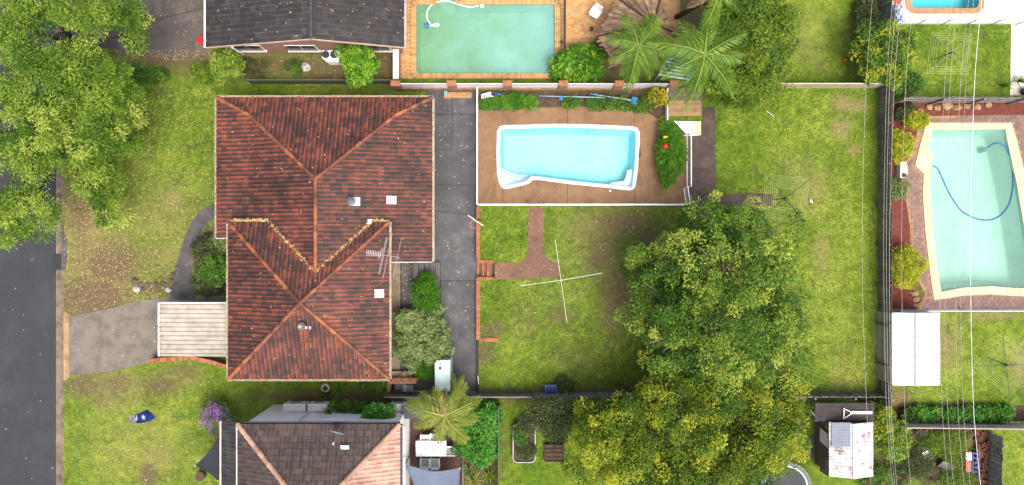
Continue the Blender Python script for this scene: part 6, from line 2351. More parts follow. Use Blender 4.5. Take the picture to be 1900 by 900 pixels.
# pale blue slatted pergola between palms
pg = T('pergola', 'pale blue slatted pergola half hidden between the palms', 'pergola', W(1250, 118))
PBL = mat('pale_blue_paint', C(190, 214, 214, .6), C(170, 198, 200, .55), 3, .6, .1)
z = 2.2
for k in range(11):
    a, b = W(1222 + k * 3, 118 - k * 6 + 20, z), W(1282 + k * 2.2, 148 - k * 6, z)
    part(pg, 'slat', MB().bar(a, b, .11, .03), PBL)
for a in ((1226, 136), (1280, 146), (1255, 80), (1300, 88)):
    v = W(*a, z - .2)
    part(pg, 'post', MB().tube([(v.x, v.y, 0), (v.x, v.y, z - .02)], .05, 6), PBL)
part(pg, 'beam', MB().bar(W(1224, 140, z - .06), W(1254, 78, z - .06), .08, .1).bar(W(1281, 146, z - .06), W(1303, 86, z - .06), .08, .1), PBL)
for (px, py, lab) in ((1567, 112, 'orange ball lying near the lawn edge under the bushes'), (1574, 103, 'pale tan ball beside the orange ball')):
    q = W(px, py, .1)
    solo('play_ball', MB().ball((q.x, q.y, .12), .115, 14, 9), mat('ball_' + str(px), C(214, 120, 60) if px == 1567 else C(190, 140, 110), None, 4, .6, .05), lab, 'ball', smooth=True)

# ---------------------------------------------------------------- north-east
paling_fence('paling_fence', 'grey timber fence between clothes lawn and red mulch bed', (W(1652, 0)[0], W(0, 190)[1], 0), (W(1910, 0)[0], W(0, 190)[1], 0), 1.7, 0, TIMBERG, seed=8, rail_side=-1)
paling_fence('paling_fence', 'grey paling fence beside the red paving and citrus tree', (W(1629, 0)[0], W(0, 52)[1], 0), (W(1629, 0)[0], W(0, -60)[1], 0), 1.8, 0, TIMBERG, seed=9, rail_side=-1)
gf = T('glass_fence', 'low glass pool fence along the white paving', 'fence', (W(1775, 0)[0], W(0, 46)[1], 0))
m_, nt2, b2 = newmat('clear_glass')
b2.inputs['Base Color'].default_value = (.8, .9, .9, 1); b2.inputs['Roughness'].default_value = .05; b2.inputs['Alpha'].default_value = .18
gy_ = W(0, 46)[1]
for k in range(6):
    xa, xb = W(1655 + k * 46, 0)[0], W(1655 + k * 46 + 44, 0)[0]
    part(gf, 'glass_panel', MB().box(xa, xb, gy_ - .006, gy_ + .006, .1, 1.15), m_)
    part(gf, 'rail', MB().box(xa, xb, gy_ - .02, gy_ + .02, 1.15, 1.18), WHITE)
    part(gf, 'post', MB().box(xa - .035, xa - .005, gy_ - .025, gy_ + .025, 0, 1.2), mat('post_blue_grey', C(140, 156, 176), C(120, 136, 156), 3, .4, 0))
t_ = T('shade_cloth', 'crumpled pale blue cover bundled at the corner of the white paving', 'cover', W(1662, 36))
m = MB()
rg = random.Random(31)
for (px, py, r_) in ((1660, 28, .2), (1664, 38, .28), (1668, 42, .2), (1658, 16, .16)):
    q = W(px, py)
    m.ball((q.x, q.y, .3), (r_ * .8, r_ * 1.3, .3), 9, 6, .25, rg)
part(t_, 'fabric', m, mat('pale_blue_cloth', C(170, 200, 226, .6), C(210, 220, 232, .6), 4, .6, .2, 10))
part(t_, 'tie_cord', MB().tube([W(1655, 4, .4), W(1661, 26, .55), W(1668, 44, .3)], .018, 5), BLUEP)
p = W(1898, 171)
t_ = T('flower_pot', 'black round pot at the end of the white paved path', 'pot', (p.x, p.y, .045))
part(t_, 'pot', MB().cyl(p, .2, .045, .45, 18, .27), BLACK)
part(t_, 'soil', MB().cyl(p, .24, .43, .455, 18), SOILM)
# rocks and pump in the mulch bed
rg = random.Random(41)
names = [(1705, 206, .35), (1722, 199, .3), (1738, 201, .32), (1756, 197, .4), (1775, 200, .35), (1794, 197, .3), (1812, 199, .34), (1832, 196, .3), (1695, 545, .3), (1700, 556, .28), (1708, 563, .26), (1697, 566, .2)]
wd = ['first sandstone rock from the left in the red mulch bed', 'second sandstone rock from the left in the red mulch', 'third sandstone rock from the left in the red mulch', 'fourth sandstone rock from the left in the red mulch', 'fifth sandstone rock from the left in the red mulch', 'sixth sandstone rock from the left in the red mulch',
      'seventh sandstone rock from the left in the red mulch', 'eighth and rightmost sandstone rock in the red mulch', 'upper rock of the pile below the golden shrub', 'middle rock of the pile below the golden shrub', 'lower right rock of the pile below the golden shrub', 'lower left rock of the pile below the golden shrub']
for (px, py, r_), lab in zip(names, wd):
    q = W(px, py)
    solo('rock', MB().ball((q.x, q.y, r_ * .2), (r_ * rg.uniform(.7, 1), r_ * rg.uniform(.45, .7), r_ * .35), 7, 4, .3, rg, rg.random()), mat('sandstone', C(196, 156, 116), C(140, 104, 78), 3, .9, .6, 18, tone=.2), lab, 'rock', 'sandstone rocks in the mulch')
q = W(1668, 316)
t_ = T('pool_pump', 'white pool pump box at the edge of the mulch bed', 'pump', q)
part(t_, 'box', MB().box(q.x - .17, q.x + .15, q.y - .5, q.y + .45, 0, .5), WHITE)
part(t_, 'lid', MB().box(q.x - .19, q.x + .17, q.y - .2, q.y + .47, .5, .54), OFFWHITE)
part(t_, 'motor', MB().tube([(q.x, q.y - .25, .6), (q.x, q.y - .48, .6)], .1, 12), BLACK)
part(t_, 'pipe', MB().tube([(q.x + .1, q.y + .2, .56), (q.x + .1, q.y + .2, .75), (q.x + .1, q.y - .3, .75)], .035, 8), WHITE)
tube_fence('pool_fence', 'white pool fence behind the white roofed shed', [W2(1652, 574), W2(1910, 574)], 0, 1.2, mat('fence_blue_white', C(200, 208, 220, .65), C(180, 190, 206, .6), 3, .4, 0))

# white roofed shed
sh2 = T('shed', 'long shed with a bright white ribbed roof', 'shed', W(1698, 648))
z = 2.2
x0_, y1_ = W2(1658, 580, z); x1_, y0_ = W2(1742, 715, z)
xm = W(1698, 0, z + .12)[0]
part(sh2, 'wall', MB().box(x0_ - .1, x1_ - .06, y0_ + .06, y1_ - .06, 0, z - .03), mat('shed_cream', C(206, 196, 180), C(180, 170, 154), 3, .7, .1))
WROOF = mat('white_roof', C(248, 248, 246, .5), C(236, 234, 230, .5), 1.2, .5, .03, 20, stain=C(176, 156, 138), samt=(.6, .74), sscale=1.3)
for (xa, za, xb, zb_) in ((x0_, z, xm - .005, z + .15), (xm + .005, z + .15, x1_, z)):
    n = 8
    for k in range(n):
        ya, yb = y0_ + (y1_ - y0_) * k / n, y0_ + (y1_ - y0_) * (k + 1) / n
        m = MB()
        a, b = Vector((xa, ya + .004, za)), Vector((xa, yb - .004, za))
        m.add([(xa, ya, za), (xb, ya, zb_), (xb, yb - .05, zb_), (xa, yb - .05, za), (xa, yb - .035, za + .03), (xb, yb - .035, zb_ + .03), (xb, yb - .01, zb_ + .03), (xa, yb - .01, za + .03), (xa, yb, za), (xb, yb, zb_)],
              [(0, 1, 2, 3), (3, 2, 5, 4), (4, 5, 6, 7), (7, 6, 9, 8)])
        part(sh2, 'roof_sheet', m, WROOF)
part(sh2, 'ridge', MB().box(xm - .06, xm + .06, y0_, y1_, z + .15, z + .185), mat('ridge_grey', C(186, 180, 172, .45), None, 3, .6, 0))
part(sh2, 'gutter', MB().box(x1_ + .003, x1_ + .08, y0_, y1_, z - .08, z - .01), GUTTER)
part(sh2, 'gutter', MB().box(x0_ - .09, x0_ - .003, y0_, y1_, z - .08, z - .01), GUTTER)
# colorbond fence below the hedge row
FENG = mat('grey_colorbond', C(222, 214, 202, .62), C(204, 196, 184, .6), 2, .5, .06, 20)
a, b = W(1655, 781), W(1975, 781)
sf2 = sheet_fence('sheet_fence', 'grey metal panel fence below the clipped hedge row', (a.x, a.y, 0), (b.x, b.y - .1, 0), 1.8, FENG, panel=2.5, pitch=.13, rail=mat('rail_pink', C(196, 170, 154), None, 3, .5, 0))
paling_fence('paling_fence', 'tall weathered paling fence beside the overgrown yard', (W(1829, 0)[0], W(0, 960)[1], 0), (W(1832, 0)[0], W(0, 800)[1], 0), 1.5, 0, TIMBERG, pw=.13, seed=14, rail_side=-1)

# rusty shed with solar panel
rs = T('shed', 'rusty white corrugated shed with a solar panel', 'shed', W(1585, 840))
z = 2.3
xa, ya = W2(1538, 783, z); xb, yb = W2(1620, 884, z)
xm = W(1586, 0, z + .45)[0]
part(rs, 'wall', MB().box(xa + .1, xb - .1, yb + .1, ya - .1, 0, z - .05), mat('shed_timber', C(120, 104, 84), C(92, 78, 62), 3, .85, .3, 30))
RROOF = mat('rusty_white_roof', C(226, 224, 224, .52), C(206, 204, 206, .5), 1.6, .6, .08, 20, stain=C(130, 106, 98), samt=(.5, .64), sscale=2.2)
wn_ = 0
for (p0, p1, zz0, zz1) in ((xa, xm - .07, z, z + .42), (xm + .07, xb, z + .42, z)):
    n = 9
    for k in range(n):
        y0_, y1_ = yb + (ya - yb) * k / n, yb + (ya - yb) * (k + 1) / n
        m = MB()
        vs = []
        prof = [(0, 0), (.25, .03), (.5, 0), (.75, .03), (1, 0)]
        for f, h_ in prof:
            vs += [(p0, y0_ + (y1_ - y0_) * f, zz0 + h_), (p1, y0_ + (y1_ - y0_) * f, zz1 + h_)]
        m.add(vs, [(2 * i, 2 * i + 1, 2 * i + 3, 2 * i + 2) for i in range(4)])
        part(rs, 'roof_sheet', m, RROOF)
part(rs, 'ridge', MB().box(xm - .1, xm + .1, yb, ya, z + .44, z + .48), mat('ridge_blue', C(206, 216, 222, .62), None, 3, .5, 0))
# west lean-to wall panels, windows seen from above
for (p0, p1, mt) in ((775, 795, TIMBERG), (843, 880, TIMBERG)):
    m = MB()
    part(rs, 'side_panel', MB().add([W(1521, p0, .3), W(1521, p1 - 6, .3), W(1537, p1 + 4, z - .05), W(1537, p0 + 8, z - .05)], [(0, 1, 2, 3)]).add([W(1522, p0, .2), W(1522, p1 - 6, .2), W(1538, p1 + 4, z - .15), W(1538, p0 + 8, z - .15)], [(3, 2, 1, 0)]), mt)
wv = part(rs, 'louvre_window', MB().add([W(1521, 793, 1.0), W(1521, 818, 1.0), W(1537, 832, 2.1), W(1537, 806, 2.1)], [(0, 1, 2, 3)]), mat('louvre_pale', C(186, 196, 182, .6), C(160, 172, 158, .55), 3, .5, .05))
for k in range(8):
    f = (k + .5) / 8
    part(wv, 'louvre_blade', MB().bar(W(1521 + 16 * f, 793 + 13 * f, 1.03 + 1.1 * f), W(1521 + 16 * f, 818 + 14 * f, 1.03 + 1.1 * f), .03, .03), OFFWHITE)
# solar panel
sp = T('solar_panel', 'blue grey solar panel on the rusty shed roof', 'solar panel', W(1561, 806, z + .25))
def sq(px, py):
    # point on the western slope under a pixel
    zz = z + .2
    for _ in range(6):
        w = W(px, py, zz)
        zz = z + .42 * (w.x - xa) / (xm - .07 - xa) + .09
    return W(px, py, zz)
c00, c10, c11, c01 = sq(1543, 784), sq(1578, 784), sq(1578, 829), sq(1543, 829)
upv = Vector((0, 0, .02))
part(sp, 'frame', MB().add([c00 - upv, c10 - upv, c11 - upv, c01 - upv, c00, c10, c11, c01], [(4, 5, 6, 7)[::-1], (0, 1, 2, 3), (0, 1, 5, 4), (1, 2, 6, 5), (2, 3, 7, 6), (3, 0, 4, 7)]), mat('panel_frame', C(196, 198, 194, .5), None, 3, .4, 0))
CELL = mat('solar_cell', C(128, 140, 160), C(112, 126, 148), 3, .4, 0)
for i in range(6):
    for j in range(8):
        def g_(u, v):
            return c00.lerp(c10, u).lerp(c01.lerp(c11, u), v) + Vector((0, 0, .008))
        u0, u1, v0, v1 = (i + .04) / 6, (i + .96) / 6, (j + .04) / 8, (j + .96) / 8
        part(sp, 'cell', MB().poly([g_(u0, v1), g_(u1, v1), g_(u1, v0), g_(u0, v0)]), CELL)
# dark corrugated lean-to above, ladder, blue tarp
dl = T('lean_to', 'dark corrugated lean-to roof beside the rusty shed', 'lean-to', W(1570, 766))
z2 = 2.0
a, b = W(1512, 781, z2), W(1622, 781, z2)
DCORR = mat('dark_corrugated', C(84, 76, 74), C(60, 54, 54), 1.5, .7, .1, 20, stain=C(120, 90, 74), samt=(.58, .72))
n = 8
for k in range(n):
    y0_ = W(0, 781 - k * 4.2, z2)[1]; y1_ = W(0, 781 - (k + 1) * 4.2, z2)[1] - .01
    part(dl, 'roof_sheet', MB().add([(a.x, y0_, z2), (b.x, y0_, z2), (b.x, (y0_ + y1_) / 2, z2 + .04), (a.x, (y0_ + y1_) / 2, z2 + .04), (b.x, y1_, z2), (a.x, y1_, z2)], [(0, 1, 2, 3), (3, 2, 4, 5)]), DCORR)
for x in (a.x + .1, b.x - .1):
    for y in (W(0, 780, z2)[1], W(0, 752, z2)[1]):
        part(dl, 'post', MB().box(x - .05, x + .05, y - .05, y + .05, 0, z2), TIMBERG)
pp = T('cable_support', 'forked white metal stand lying on the dark lean-to roof', 'stand', W(1585, 766, z2 + .05))
zz = z2 + .12
part(pp, 'beam', MB().bar(W(1578, 765.5, zz), W(1618, 765.5, zz), .16, .05), WHITE)
part(pp, 'fork', MB().bar(W(1567, 759, zz), W(1580, 764.5, zz), .05).bar(W(1567, 776, zz), W(1580, 767, zz), .05), OFFWHITE)
part(pp, 'crossbar', MB().bar(W(1566, 757, zz + .01), W(1565, 777, zz + .01), .06), OFFWHITE)
t_ = T('tarp', 'crumpled bright blue tarpaulin at the corner of the lean-to', 'tarp', W(1512, 772))
rg = random.Random(51)
m = MB()
for k in range(7):
    q = W(1503 + k * 3, 762 + k * 2.7)
    m.ball((q.x, q.y, 1.0 + .05 * k), (.14, .2, .25), 8, 6, .28, rg)
part(t_, 'sheet', m, mat('tarp_blue', C(40, 160, 220), C(26, 130, 196), 6, .45, .3, 8))
part(t_, 'rope', MB().tube([W(1503, 762, 1.2), W(1522, 780, 1.35)], .015, 5), WHITE)
for k, (py, lab) in enumerate(((821, 'upper dark rubber mat on the grass by the rusty shed'), (841, 'lower dark rubber mat on the grass by the rusty shed'))):
    q0, q1 = W(1498, py + 8.5), W(1519, py - 8.5)
    m = MB().prism([(q0.x, q0.y), (q1.x, q0.y), (q1.x, q1.y), (q0.x, q1.y)], .004, .03)
    for j in range(6):
        y = q0.y + (q1.y - q0.y) * (j + .5) / 6
        m.box(q0.x + .04, q1.x - .04, y - .02, y + .02, .03, .04)
    solo('rubber_mat', m, DARKGREY, lab, 'mat')
# trampoline
q = W(1458, 905, .9)
tr = T('trampoline', 'round black trampoline with pale green edge band', 'trampoline', (q.x, q.y, 0))
R_ = 1.55
part(tr, 'mat', MB().cyl(q, R_ * .82, .88, .9, 40), mat('tramp_mat', C(66, 70, 78), C(54, 58, 66), 2, .8, .1, 40))
m = MB()
ring(m, [(q.x + R_ * math.cos(a), q.y + R_ * math.sin(a)) for a in [2 * math.pi * k / 40 for k in range(40)]], [(q.x + R_ * .83 * math.cos(a), q.y + R_ * .83 * math.sin(a)) for a in [2 * math.pi * k / 40 for k in range(40)]], .92)
part(tr, 'pad', m, mat('pad_dark', C(62, 68, 78), None, 3, .5, .05))
m = MB()
ring(m, [(q.x + R_ * .87 * math.cos(a), q.y + R_ * .87 * math.sin(a)) for a in [2 * math.pi * k / 40 for k in range(40)]], [(q.x + R_ * .81 * math.cos(a), q.y + R_ * .81 * math.sin(a)) for a in [2 * math.pi * k / 40 for k in range(40)]], .935)
part(tr, 'edge_band', m, mat('band_green', C(170, 206, 190, .6), None, 3, .5, 0))
part(tr, 'frame', MB().tube([(q.x + R_ * math.cos(a), q.y + R_ * math.sin(a), .88) for a in [2 * math.pi * k / 32 for k in range(33)]], .025, 6), STEEL)
for k in range(6):
    a = k * math.pi / 3 + .3
    part(tr, 'leg', MB().tube([(q.x + R_ * math.cos(a), q.y + R_ * math.sin(a), .88), (q.x + R_ * 1.02 * math.cos(a), q.y + R_ * 1.02 * math.sin(a), 0)], .025, 6), STEEL)

# junk in the overgrown yard
q = W(1795, 853)
t_ = T('garden_trolley', 'bright blue metal garden trolley in the overgrown yard', 'trolley', q)
TB = mat('trolley_blue', C(36, 96, 190), C(28, 76, 156), 3, .5, .05)
m = MB()
for k in range(5):
    m.bar((q.x + .02, q.y - .6 + k * .28, .5), (q.x + .42, q.y - .6 + k * .28, .5), .05)
m.bar((q.x + .02, q.y - .65, .5), (q.x + .02, q.y + .6, .5), .05).bar((q.x + .42, q.y - .65, .5), (q.x + .42, q.y + .6, .5), .05)
part(t_, 'frame', m, TB)
part(t_, 'tray', MB().box(q.x - .4, q.x - .05, q.y + .1, q.y + .6, .42, .5), OFFWHITE)
part(t_, 'side_tray', MB().box(q.x - .38, q.x - .05, q.y - .6, q.y + .05, .4, .47), RED)
for sx in (-.3, .3):
    for sy in (-.45, .45):
        wv = part(t_, 'wheel', MB().tube([(q.x + sx - .03, q.y + sy, .16), (q.x + sx + .03, q.y + sy, .16)], .15, 12), BLACK)
part(t_, 'handle', MB().tube([(q.x + .2, q.y - .65, .5), (q.x + .2, q.y - 1.0, .9)], .02, 6), TB)
q = W(1752, 858)
t_ = T('tent', 'collapsed grey canvas tent among the weeds', 'tent', q)
pts = [W(1738, 866, .05), W(1748, 847, .05), W(1775, 866, .05), W(1768, 874, .05)]
tp2 = W(1750, 856, .8)
part(t_, 'canvas', MB().poly([pts[0], tp2, pts[1]]).poly([pts[1], tp2, pts[2]]).poly([pts[2], tp2, pts[3]]).poly([pts[3], tp2, pts[0]]), mat('canvas_grey', C(132, 134, 140), C(104, 106, 112), 2, .9, .2))
for p_ in (pts[0], pts[2], pts[1]):
    part(t_, 'pole', MB().tube([p_ + Vector((0, 0, .03)), tp2 + Vector((0, 0, .04))], .025, 6), TIMBERW)
rg = random.Random(61)
for k, (x0_, x1_, y0_, y1_, n, lab, mt) in enumerate(((1808, 1830, 800, 900, 70, 'long heap of brown timber offcuts against the paling fence', mat('rusty_wood', C(124, 74, 52), C(84, 52, 40), 3, .9, .4, 20, tone=.3)), (1712, 1745, 868, 900, 45, 'heap of dry brown branches among the weeds', mat('dry_branch', C(110, 82, 64), C(78, 58, 46), 3, .9, .4, 20, tone=.3)), (1690, 1800, 797, 806, 40, 'scattered offcuts along the grey metal fence', MATS['bark']))):
    c_ = W((x0_ + x1_) / 2, (y0_ + y1_) / 2)
    t_ = T('wood_heap', lab, 'wood heap', c_)
    for i in range(n):
        p = W(rg.uniform(x0_, x1_), rg.uniform(y0_, y1_))
        a = rg.uniform(0, 3.14)
        L = rg.uniform(.15, .5)
        z = rg.uniform(.05, .35)
        dv = Vector((math.cos(a) * L, math.sin(a) * L, rg.uniform(-.04, .04)))
        m = MB()
        if k == 1:
            m.tube([p + Vector((0, 0, z)) - dv, p + Vector((0, 0, z + .04)), p + Vector((0, 0, z)) + dv], [.02, .018, .006], 5, rg.random())
        else:
            m.bar(p + Vector((0, 0, z)) - dv, p + Vector((0, 0, z)) + dv, rg.uniform(.06, .16), .04, rg.random())
        part(t_, 'offcut' if k != 1 else 'branch', m, mt)
q = W(1709, 838)
t_ = T('plastic_chair', 'upturned white plastic chair among the weeds', 'chair', q)
part(t_, 'seat', MB().cbox((q.x, q.y, .5), .42, .4, .04, .5, tilt=('X', .4)), OFFWHITE)
part(t_, 'backrest', MB().cbox((q.x - .1, q.y + .2, .35), .42, .04, .4, .5, tilt=('X', .5)), OFFWHITE)
for sx, sy in ((-1, -1), (1, -1), (1, 1), (-1, 1)):
    part(t_, 'leg', MB().bar((q.x + sx * .15, q.y + sy * .14, .5), (q.x + sx * .2, q.y + sy * .18, .85), .035), OFFWHITE)

# ---------------------------------------------------------------- south neighbour's deck and yard
dk = T('timber_deck', 'dark red timber deck with outdoor dining setting', 'deck', W(800, 830))
rg = random.Random(71)
zd = .25
x0_, x1_ = W(752, 0, zd)[0], W(857, 0, zd)[0]
yt, yb_ = W(0, 776, zd)[1], W(0, 925, zd)[1]
n = int((x1_ - x0_) / .095)
lib = [MB().box(-.0435, .0435, yb_ - yt, 0, -.025, 0, rg.random()).mesh('deck_board', DECKT) for _ in range(6)]
copies(dk, 'deck_board', lib, [(x0_ + (k + .5) * .095, yt, zd) for k in range(n)], rng=rg)
part(dk, 'joist', MB().box(x0_, x1_, yb_, yt, 0, zd - .027), mat('pit_dark', C(18, 18, 18), None, 3, .9, 0))
part(dk, 'edging', MB().box(x1_ + .005, x1_ + .1, yb_, yt, 0, zd + .03), TIMBERG)
part(sh, 'awning', MB().box(W(745, 0, 2.6)[0], W(790, 0, 2.6)[0], W(0, 777, 2.6)[1], W(0, 752, 2.6)[1], 2.55, 2.62), BLACK)
tb = T('dining_table', 'white slatted outdoor dining table on the timber deck', 'table', W(800, 832, zd))
zt = zd + .75
x0_, y1_ = W2(771.5, 818, zt); x1_, y0_ = W2(828, 847, zt)
for k in range(8):
    ya, yb2 = y0_ + (y1_ - y0_) * k / 8, y0_ + (y1_ - y0_) * (k + 1) / 8 - .008
    part(tb, 'slat', MB().box(x0_, x1_, ya, yb2, zt - .03, zt), WHITE)
part(tb, 'frame', MB().box(x0_ + .05, x1_ - .05, y0_ + .05, y0_ + .1, zt - .1, zt - .032).box(x0_ + .05, x1_ - .05, y1_ - .1, y1_ - .05, zt - .1, zt - .032), WHITE)
for x in (x0_ + .08, x1_ - .08):
    for y in (y0_ + .075, y1_ - .075):
        part(tb, 'leg', MB().box(x - .035, x + .035, y - .024, y + .024, zd, zt - .1), WHITE)
for px, lab in ((789, 'left clear glass ornament on the white dining table'), (805, 'right clear glass ornament on the white dining table')):
    q = W(px, 832.5, zt)
    solo('candle_jar', MB().cyl(q, .06, zt, zt + .12, 14, .07).cyl(q, .04, zt + .12, zt + .15, 12), mat('grey_glass', C(190, 192, 196, .6), None, 3, .2, 0), lab, 'jar')


def chair(label, px, py, rot, cush=None):
    q = W(px, py, zd)
    t_ = T('dining_chair', label, 'chair', q, 'white chairs around the dining table')
    R3 = Matrix.Rotation(rot, 3, 'Z')
    def L(x, y, z):
        v = R3 @ Vector((x, y, 0))
        return Vector((q.x + v.x, q.y + v.y, zd + z))
    for k in range(5):
        part(t_, 'seat_slat', MB().cbox(L(-.2 + k * .1, 0, .44), .085, .5, .03, rot), WHITE)
    if cush:
        part(t_, 'cushion', MB().cbox(L(0, .02, .485), .4, .42, .055, rot), cush)
    part(t_, 'backrest', MB().cbox(L(0, -.27, .68), .5, .04, .44, rot, tilt=('X', .15)), WHITE)
    for sx in (-.27, .27):
        part(t_, 'armrest', MB().cbox(L(sx, 0, .64), .06, .54, .03, rot), WHITE)
    for sx in (-.27, .27):
        for sy in (-.24, .24):
            part(t_, 'leg', MB().cbox(L(sx, sy, .312), .045, .045, .624, rot), WHITE)
    return t_


CUSH = mat('cushion_grey', C(186, 190, 186, .58), C(168, 172, 168, .54), 4, .9, .1)
chair('white chair at the lower left of the dining table', 790.5, 854, 0, CUSH)
chair('white chair at the lower right of the dining table', 809, 854, 0, mat('cushion_green', C(206, 212, 196, .6), None, 4, .9, .1))
chair('white chair at the right end of the dining table', 836, 832, math.pi / 2, CUSH)
chair('white chair at the upper left of the table under the palm', 791, 810, math.pi)
chair('white chair at the upper right of the table under the palm', 808, 808, math.pi, CUSH)
# bicycle by the wall
q = W(758, 815, zd)
bk = T('bicycle', 'dark bicycle parked upright against the house on the deck', 'bicycle', q)
x = q.x
ys = [W(0, 804, zd)[1], W(0, 829, zd)[1]]
for y in ys:
    w_ = part(bk, 'wheel', MB().tube([(x, y + .31 * math.cos(a), zd + .33 + .31 * math.sin(a)) for a in [2 * math.pi * k / 20 for k in range(21)]], .02, 6), BLACK)
    m = MB()
    for k in range(8):
        a = k * math.pi / 4
        m.tube([(x, y, zd + .33), (x, y + .3 * math.cos(a), zd + .33 + .3 * math.sin(a))], .004, 3)
    part(w_, 'spokes', m, STEEL)
part(bk, 'frame', MB().tube([(x, ys[1], zd + .33), (x, (ys[0] + ys[1]) / 2 - .05, zd + .33), (x, ys[0] + -.15, zd + .8), (x, (ys[0] + ys[1]) / 2 - .15, zd + .78), (x, (ys[0] + ys[1]) / 2 - .05, zd + .33)], .022, 6).tube([(x, ys[0] - .17, zd + .95), (x, ys[0], zd + .33)], .02, 6).tube([(x, (ys[0] + ys[1]) / 2 - .16, zd + .8), (x, ys[1], zd + .33)], .016, 6), DARKGREY)
part(bk, 'handlebar', MB().tube([(x - .26, ys[0] - .22, zd + 1.0), (x, ys[0] - .17, zd + .97), (x + .26, ys[0] - .22, zd + 1.0)], .02, 6), STEEL)
part(bk, 'saddle', MB().ball((x, (ys[0] + ys[1]) / 2 - .18, zd + .9), (.08, .14, .04), 8, 5), BLACK)


def sail(name, label, corners, mt, sag=.25, n=10):
    """shade sail: quad with concave edges and a belly"""
    c = [Vector(p) for p in corners]
    cen = sum(c, Vector()) / 4
    root = T(name, label, 'shade sail', (cen.x, cen.y, min(p.z for p in c)))
    m = MB()
    def P_(u, v):
        p = c[0].lerp(c[1], u).lerp(c[3].lerp(c[2], u), v)
        pull = .16 * (4 * u * (1 - u) * (abs(2 * v - 1) ** 2) + 4 * v * (1 - v) * (abs(2 * u - 1) ** 2))
        p = p.lerp(cen, pull)
        p.z -= sag * 16 * u * (1 - u) * v * (1 - v) * .6 + .04 * math.sin(9 * u + 4 * v)
        return p
    for i in range(n):
        for j in range(n):
            m.poly([P_(i / n, j / n), P_((i + 1) / n, j / n), P_((i + 1) / n, (j + 1) / n), P_(i / n, (j + 1) / n)])
    part(root, 'fabric', m, mt, True)
    h = MB()
    for (u0, v0, u1, v1) in ((0, 0, 1, 0), (1, 0, 1, 1), (1, 1, 0, 1), (0, 1, 0, 0)):
        h.tube([P_(u0 + (u1 - u0) * k / n, v0 + (v1 - v0) * k / n) + Vector((0, 0, .005)) for k in range(n + 1)], .018, 5)
    part(root, 'hem', h, mt)
    for p in c:
        part(root, 'post', MB().tube([(p.x, p.y, 0), p], .035, 7), STEEL)
        part(root, 'corner_ring', MB().ball(p, .05, 8, 5), OFFWHITE)
    return root


zs = 2.6
sail('shade_sail', 'slate blue shade sail over the end of the timber deck', [W(752, 862, zs), W(853, 869, zs - .1), W(868, 985, zs), W(778, 965, zs - .2)], mat('sail_blue', C(112, 126, 148), C(98, 112, 134), 1.5, .85, .15, 60), .3)
sail('shade_sail', 'black shade sail beside the brown roofed house', [W(410, 800, 3.2), W(362, 864, 2.4), W(404, 892, 2.6), W(440, 880, 3.4)], mat('sail_black', C(46, 50, 58), C(38, 42, 50), 1.5, .85, .15, 60), .15)
q = W(377, 880)
t_ = T('planter_pot', 'dark teal oval planter under the black shade sail', 'pot', q)
part(t_, 'pot', MB().cyl(q, .22, 0, .5, 18, .28), mat('pot_teal', C(64, 88, 92), C(52, 72, 76), 3, .4, .05))
part(t_, 'soil', MB().cyl(q, .25, .48, .505, 18), SOILM)
# black fence and garden beds in the south yard
sheet_fence('sheet_fence', 'black metal fence between tropical garden and vegetable lawn', (W(926, 0)[0], W(0, 745)[1], 0), (W(926, 0)[0], W(0, 960)[1], 0), 1.5, mat('black_sheet', C(52, 60, 64), C(40, 46, 50), 2, .5, .05), pitch=.14)
gb = T('raised_bed', 'rounded galvanised raised garden bed full of herbs', 'garden bed', W(973, 824))
zb_ = .5
bo = rounded(PX([(952, 787), (993, 787), (993, 858), (952, 858)], zb_), .3, 5)
m = MB().skirt(bo, 0, zb_).skirt(inset(bo, .03), 0, zb_)
ring(m, bo, inset(bo, .03), zb_)
part(gb, 'sides', m, STEEL)
part(gb, 'rim', MB().tube([(x, y, zb_ + .01) for x, y in bo + bo[:1]], .03, 6), STEEL)
part(gb, 'soil', MB().sheet(inset(bo, .032), z=zb_ - .08), SOILM)
m = MB()
for k in range(9):
    y = W(0, 790 + k * 8, zb_)[1]
    m.tube([(bo[0][0] + .08, y, zb_ + .02), (W(991, 0, zb_)[0], y, zb_ + .02)], .006, 4)
part(gb, 'wire_grid', m, DARKGREY)
for (x0_, x1_, y0_, y1_, lab) in ((1010, 1047, 825, 857, 'square dark timber planter box filled with bare soil'), (1030, 1047, 798, 821, 'narrow dark timber planter box under the small tree')):
    pb2 = T('planter_box', lab, 'planter', W((x0_ + x1_) / 2, (y0_ + y1_) / 2))
    a, b = W(x0_, y1_, .35), W(x1_, y0_, .35)
    DT = mat('planter_timber', C(74, 60, 54), C(56, 46, 42), 4, .85, .3, 30, tone=.15)
    for (p0, p1, q0, q1) in ((a.x, b.x, a.y, a.y + .05), (a.x, b.x, b.y - .05, b.y), (a.x, a.x + .05, a.y + .052, b.y - .052), (b.x - .05, b.x, a.y + .052, b.y - .052)):
        part(pb2, 'board', MB().box(p0, p1, q0, q1, 0, .35), DT)
    part(pb2, 'soil', MB().box(a.x + .05, b.x - .05, a.y + .05, b.y - .05, 0, .27), SOILM)
    for k in range(3):
        part(pb2, 'slat', MB().box(a.x + .052, b.x - .052, a.y + (b.y - a.y) * (k + 1) / 4 - .015, a.y + (b.y - a.y) * (k + 1) / 4 + .015, .3, .33), DT)
q = W(972, 779)
solo('timber_block', MB().cbox((q.x, q.y, .06), .3, .14, .12, .1).cbox((q.x + .03, q.y, .135), .2, .12, .03, -.1), BRICKP, 'small orange block above the galvanised garden bed', 'block')

# ---------------------------------------------------------------- overhead wires


